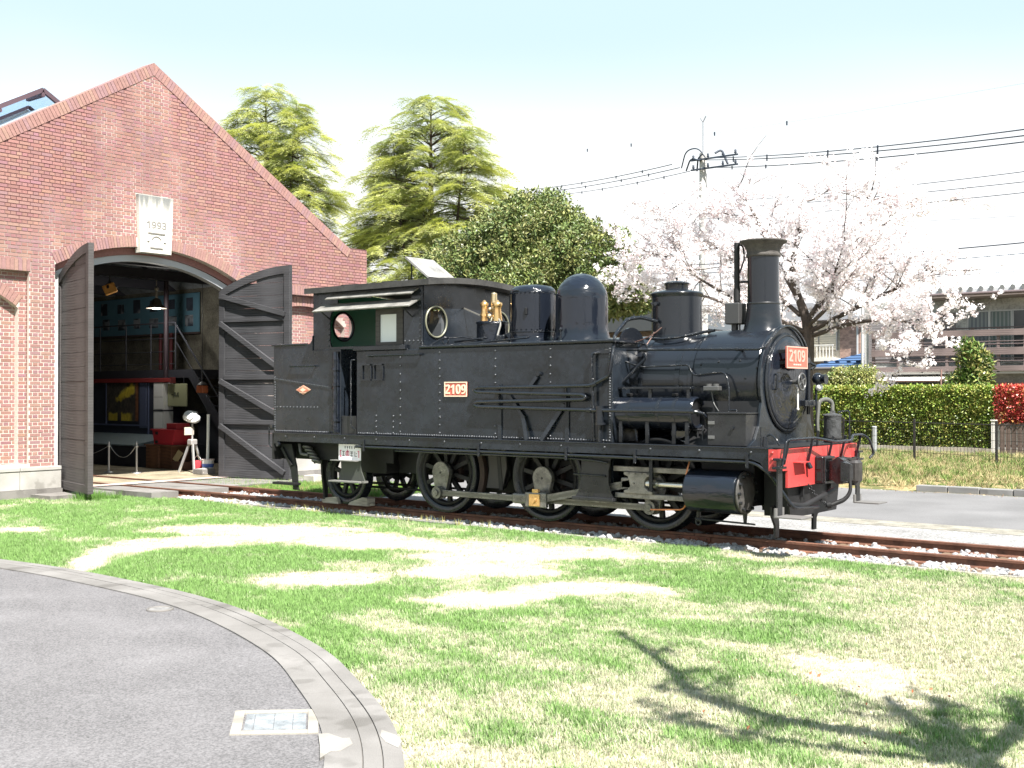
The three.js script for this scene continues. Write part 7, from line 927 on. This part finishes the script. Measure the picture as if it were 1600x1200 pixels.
{
  const h = house('brown_house', 'brown house glimpsed between the evergreen and the cherry blossom', -21, -0.2, -32); P('wall', bb(-29, -19, -0.2, 4.6, -38, -30), std([0.23, 0.17, 0.14], 0.85, { map: rep(tTone, 0.3, 0.3) }), h); P('roof', extZ([[-29.6, 4.6], [-18.4, 4.6], [-20.5, 5.7], [-27, 5.7]], -38.5, -29.4), std([0.05, 0.055, 0.06], 0.7), h); P('band', bb(-29, -18.99, 3.2, 3.55, -30.0, -29.9), std([0.36, 0.3, 0.25], 0.8), h); P('window', [bb(-20.4, -19.4, 2.2, 3.1, -29.995, -29.95), bb(-22.6, -21.4, 2.2, 3.1, -29.995, -29.95)], darkG, h);
  const sh2 = house('garden_shed', 'low dark shed under the evergreen tree beyond the road', -15, -0.2, -20); P('wall', bb(-24, -13.6, -0.2, 2.6, -22, -19), std([0.12, 0.1, 0.09], 0.85), sh2); P('roof', extX([[-18.6, 2.6], [-18.6, 2.68], [-22.4, 3.2], [-22.4, 3.12]], -24.3, -13.3), std([0.2, 0.19, 0.18], 0.6), sh2);
}
{ // utility pole and wires
  const cm = std([0.4, 0.39, 0.38], 0.85), dk = std([0.025, 0.035, 0.055], 0.6); const x = -15.1, z = -23.36;
  const t = thing('utility_pole', 'concrete utility pole with crossarms rising behind the cherry tree', 'utility pole', [x, -0.2, z]);
  P('pole', lathe([[0.19, 0], [0.13, 10.8], [0, 10.81]], x, -0.2, z, 20), cm, t); P('lightning_rod', [rod([x, 10.6, z], [x, 11.75, z], 0.018), rod([x, 11.75, z], [x + 0.12, 11.95, z], 0.02), rod([x, 11.75, z], [x - 0.1, 11.9, z], 0.02)], std([0.2, 0.2, 0.22], 0.6), t);
  for (const y of [10.35, 10.0]) { const a = P('crossarm', rb(x - 0.4, x + 1.5, y - 0.028, y + 0.028, z + 0.15, z + 0.21, 0.005), dk, t); P('insulator', [-0.3, 0.3, 0.9, 1.4].map(d => lathe([[0.03, 0], [0.055, 0.04], [0.03, 0.08], [0.05, 0.12], [0, 0.16]], x + d, y + 0.04, z + 0.18, 12)), dk, a); }
  P('jumper_wires', [pipe([[x - 0.9, 10.17, z], [x - 0.6, 10.75, z + 0.2], [x - 0.1, 10.8, z + 0.2], [x + 0.2, 10.4, z + 0.2]], 0.025, 0.3), pipe([[x - 0.7, 10.05, z], [x - 0.4, 10.45, z + 0.2], [x, 10.3, z + 0.2]], 0.03, 0.2), pipe([[x - 0.25, 9.98, z], [x - 0.1, 10.4, z + 0.2], [x + 0.1, 10.55, z + 0.2]], 0.03, 0.2), pipe([[x + 0.6, 10.5, z + 0.2], [x + 0.75, 10.65, z], [x + 1.0, 10.1, z]], 0.04, 0.15)], dk, t);
  const W = [['upper', [[-15.05, 10.42, -23.34], [-1.02, 7.33, -11.52]], 0.02, 'uppermost of the three cables running right from the utility pole'], ['mid', [[-15.05, 10.35, -23.34], [-1.02, 7.2, -11.52]], 0.02, 'middle of the three cables running right from the utility pole'], ['low', [[-15.09, 10.07, -23.31], [-1.02, 7.07, -11.52]], 0.02, 'lowest of the three cables running right from the utility pole'],
    ['a', [[-15.97, 10.19, -22.62], [-31.18, 12.44, -33.51]], 0.022, 'uppermost of the three cables running left from the utility pole'], ['b', [[-15.75, 10.07, -22.79], [-31.13, 12.24, -33.55]], 0.022, 'middle of the three cables running left from the utility pole'], ['c', [[-15.33, 9.98, -23.12], [-30.39, 12.11, -34.13]], 0.018, 'lowest of the three cables running left from the utility pole'],
    ['d', [[-17.51, 9.26, -25.23], [-1.84, 7.03, -14.7]], 0.013, 'top cable of the middle group of wires over the cherry tree'], ['e', [[-18.49, 8.96, -24.46], [-1.84, 6.79, -14.7]], 0.013, 'second cable of the middle group of wires over the cherry tree'], ['f', [[-18.49, 8.58, -24.46], [-1.84, 6.54, -14.71]], 0.013, 'third cable of the middle group of wires over the cherry tree'], ['g', [[-18.49, 8.41, -24.46], [-2.66, 6.46, -17.89]], 0.006, 'faint thin wire below the middle group over the cherry tree'],
    ['h', [[-16.9, 6.5, -21.92], [-2.66, 5.76, -17.89]], 0.022, 'thick upper cable of the low group above the balcony house roof'], ['i', [[-16.9, 6.2, -21.92], [-2.66, 5.48, -17.89]], 0.018, 'second cable of the low group above the balcony house roof'], ['j', [[-16.9, 5.8, -21.92], [-2.66, 5.03, -17.9]], 0.013, 'lowest cable of the low group just above the balcony house roof'], ['k', [[-24.19, 12.25, -26.29], [-1.01, 8.29, -11.51]], 0.0022, 'hair thin wire with small tags crossing the sky above the pole']];
  for (const [, [a, b], r, lab] of W) { const A = V(...a), B = V(...b), E = B.clone().add(B.clone().sub(A).multiplyScalar(0.5)), pts = Array.from({ length: 21 }, (_, i) => { const u = i / 20; return A.clone().lerp(E, u).add(V(0, -0.5 * 4 * (u * 1.5) * (1 - u * 1.5) * 0.25, 0)); }); const w = thing('overhead_cable', lab, 'cable', A.toArray(), 'overhead cables'); P('cable', sweep(pts, r * 0.75, 5), dk, w);
    if (r > 0.012 && r < 0.023 || r < 0.005) P('tag_marker', [2, 4, 7, 9].map(i => { const p = pts[i]; return bb(p.x - 0.017, p.x + 0.017, p.y - 0.08, p.y + 0.04, p.z - 0.017, p.z + 0.017); }), dk, w); }
}
renderer.render(scene, camera);
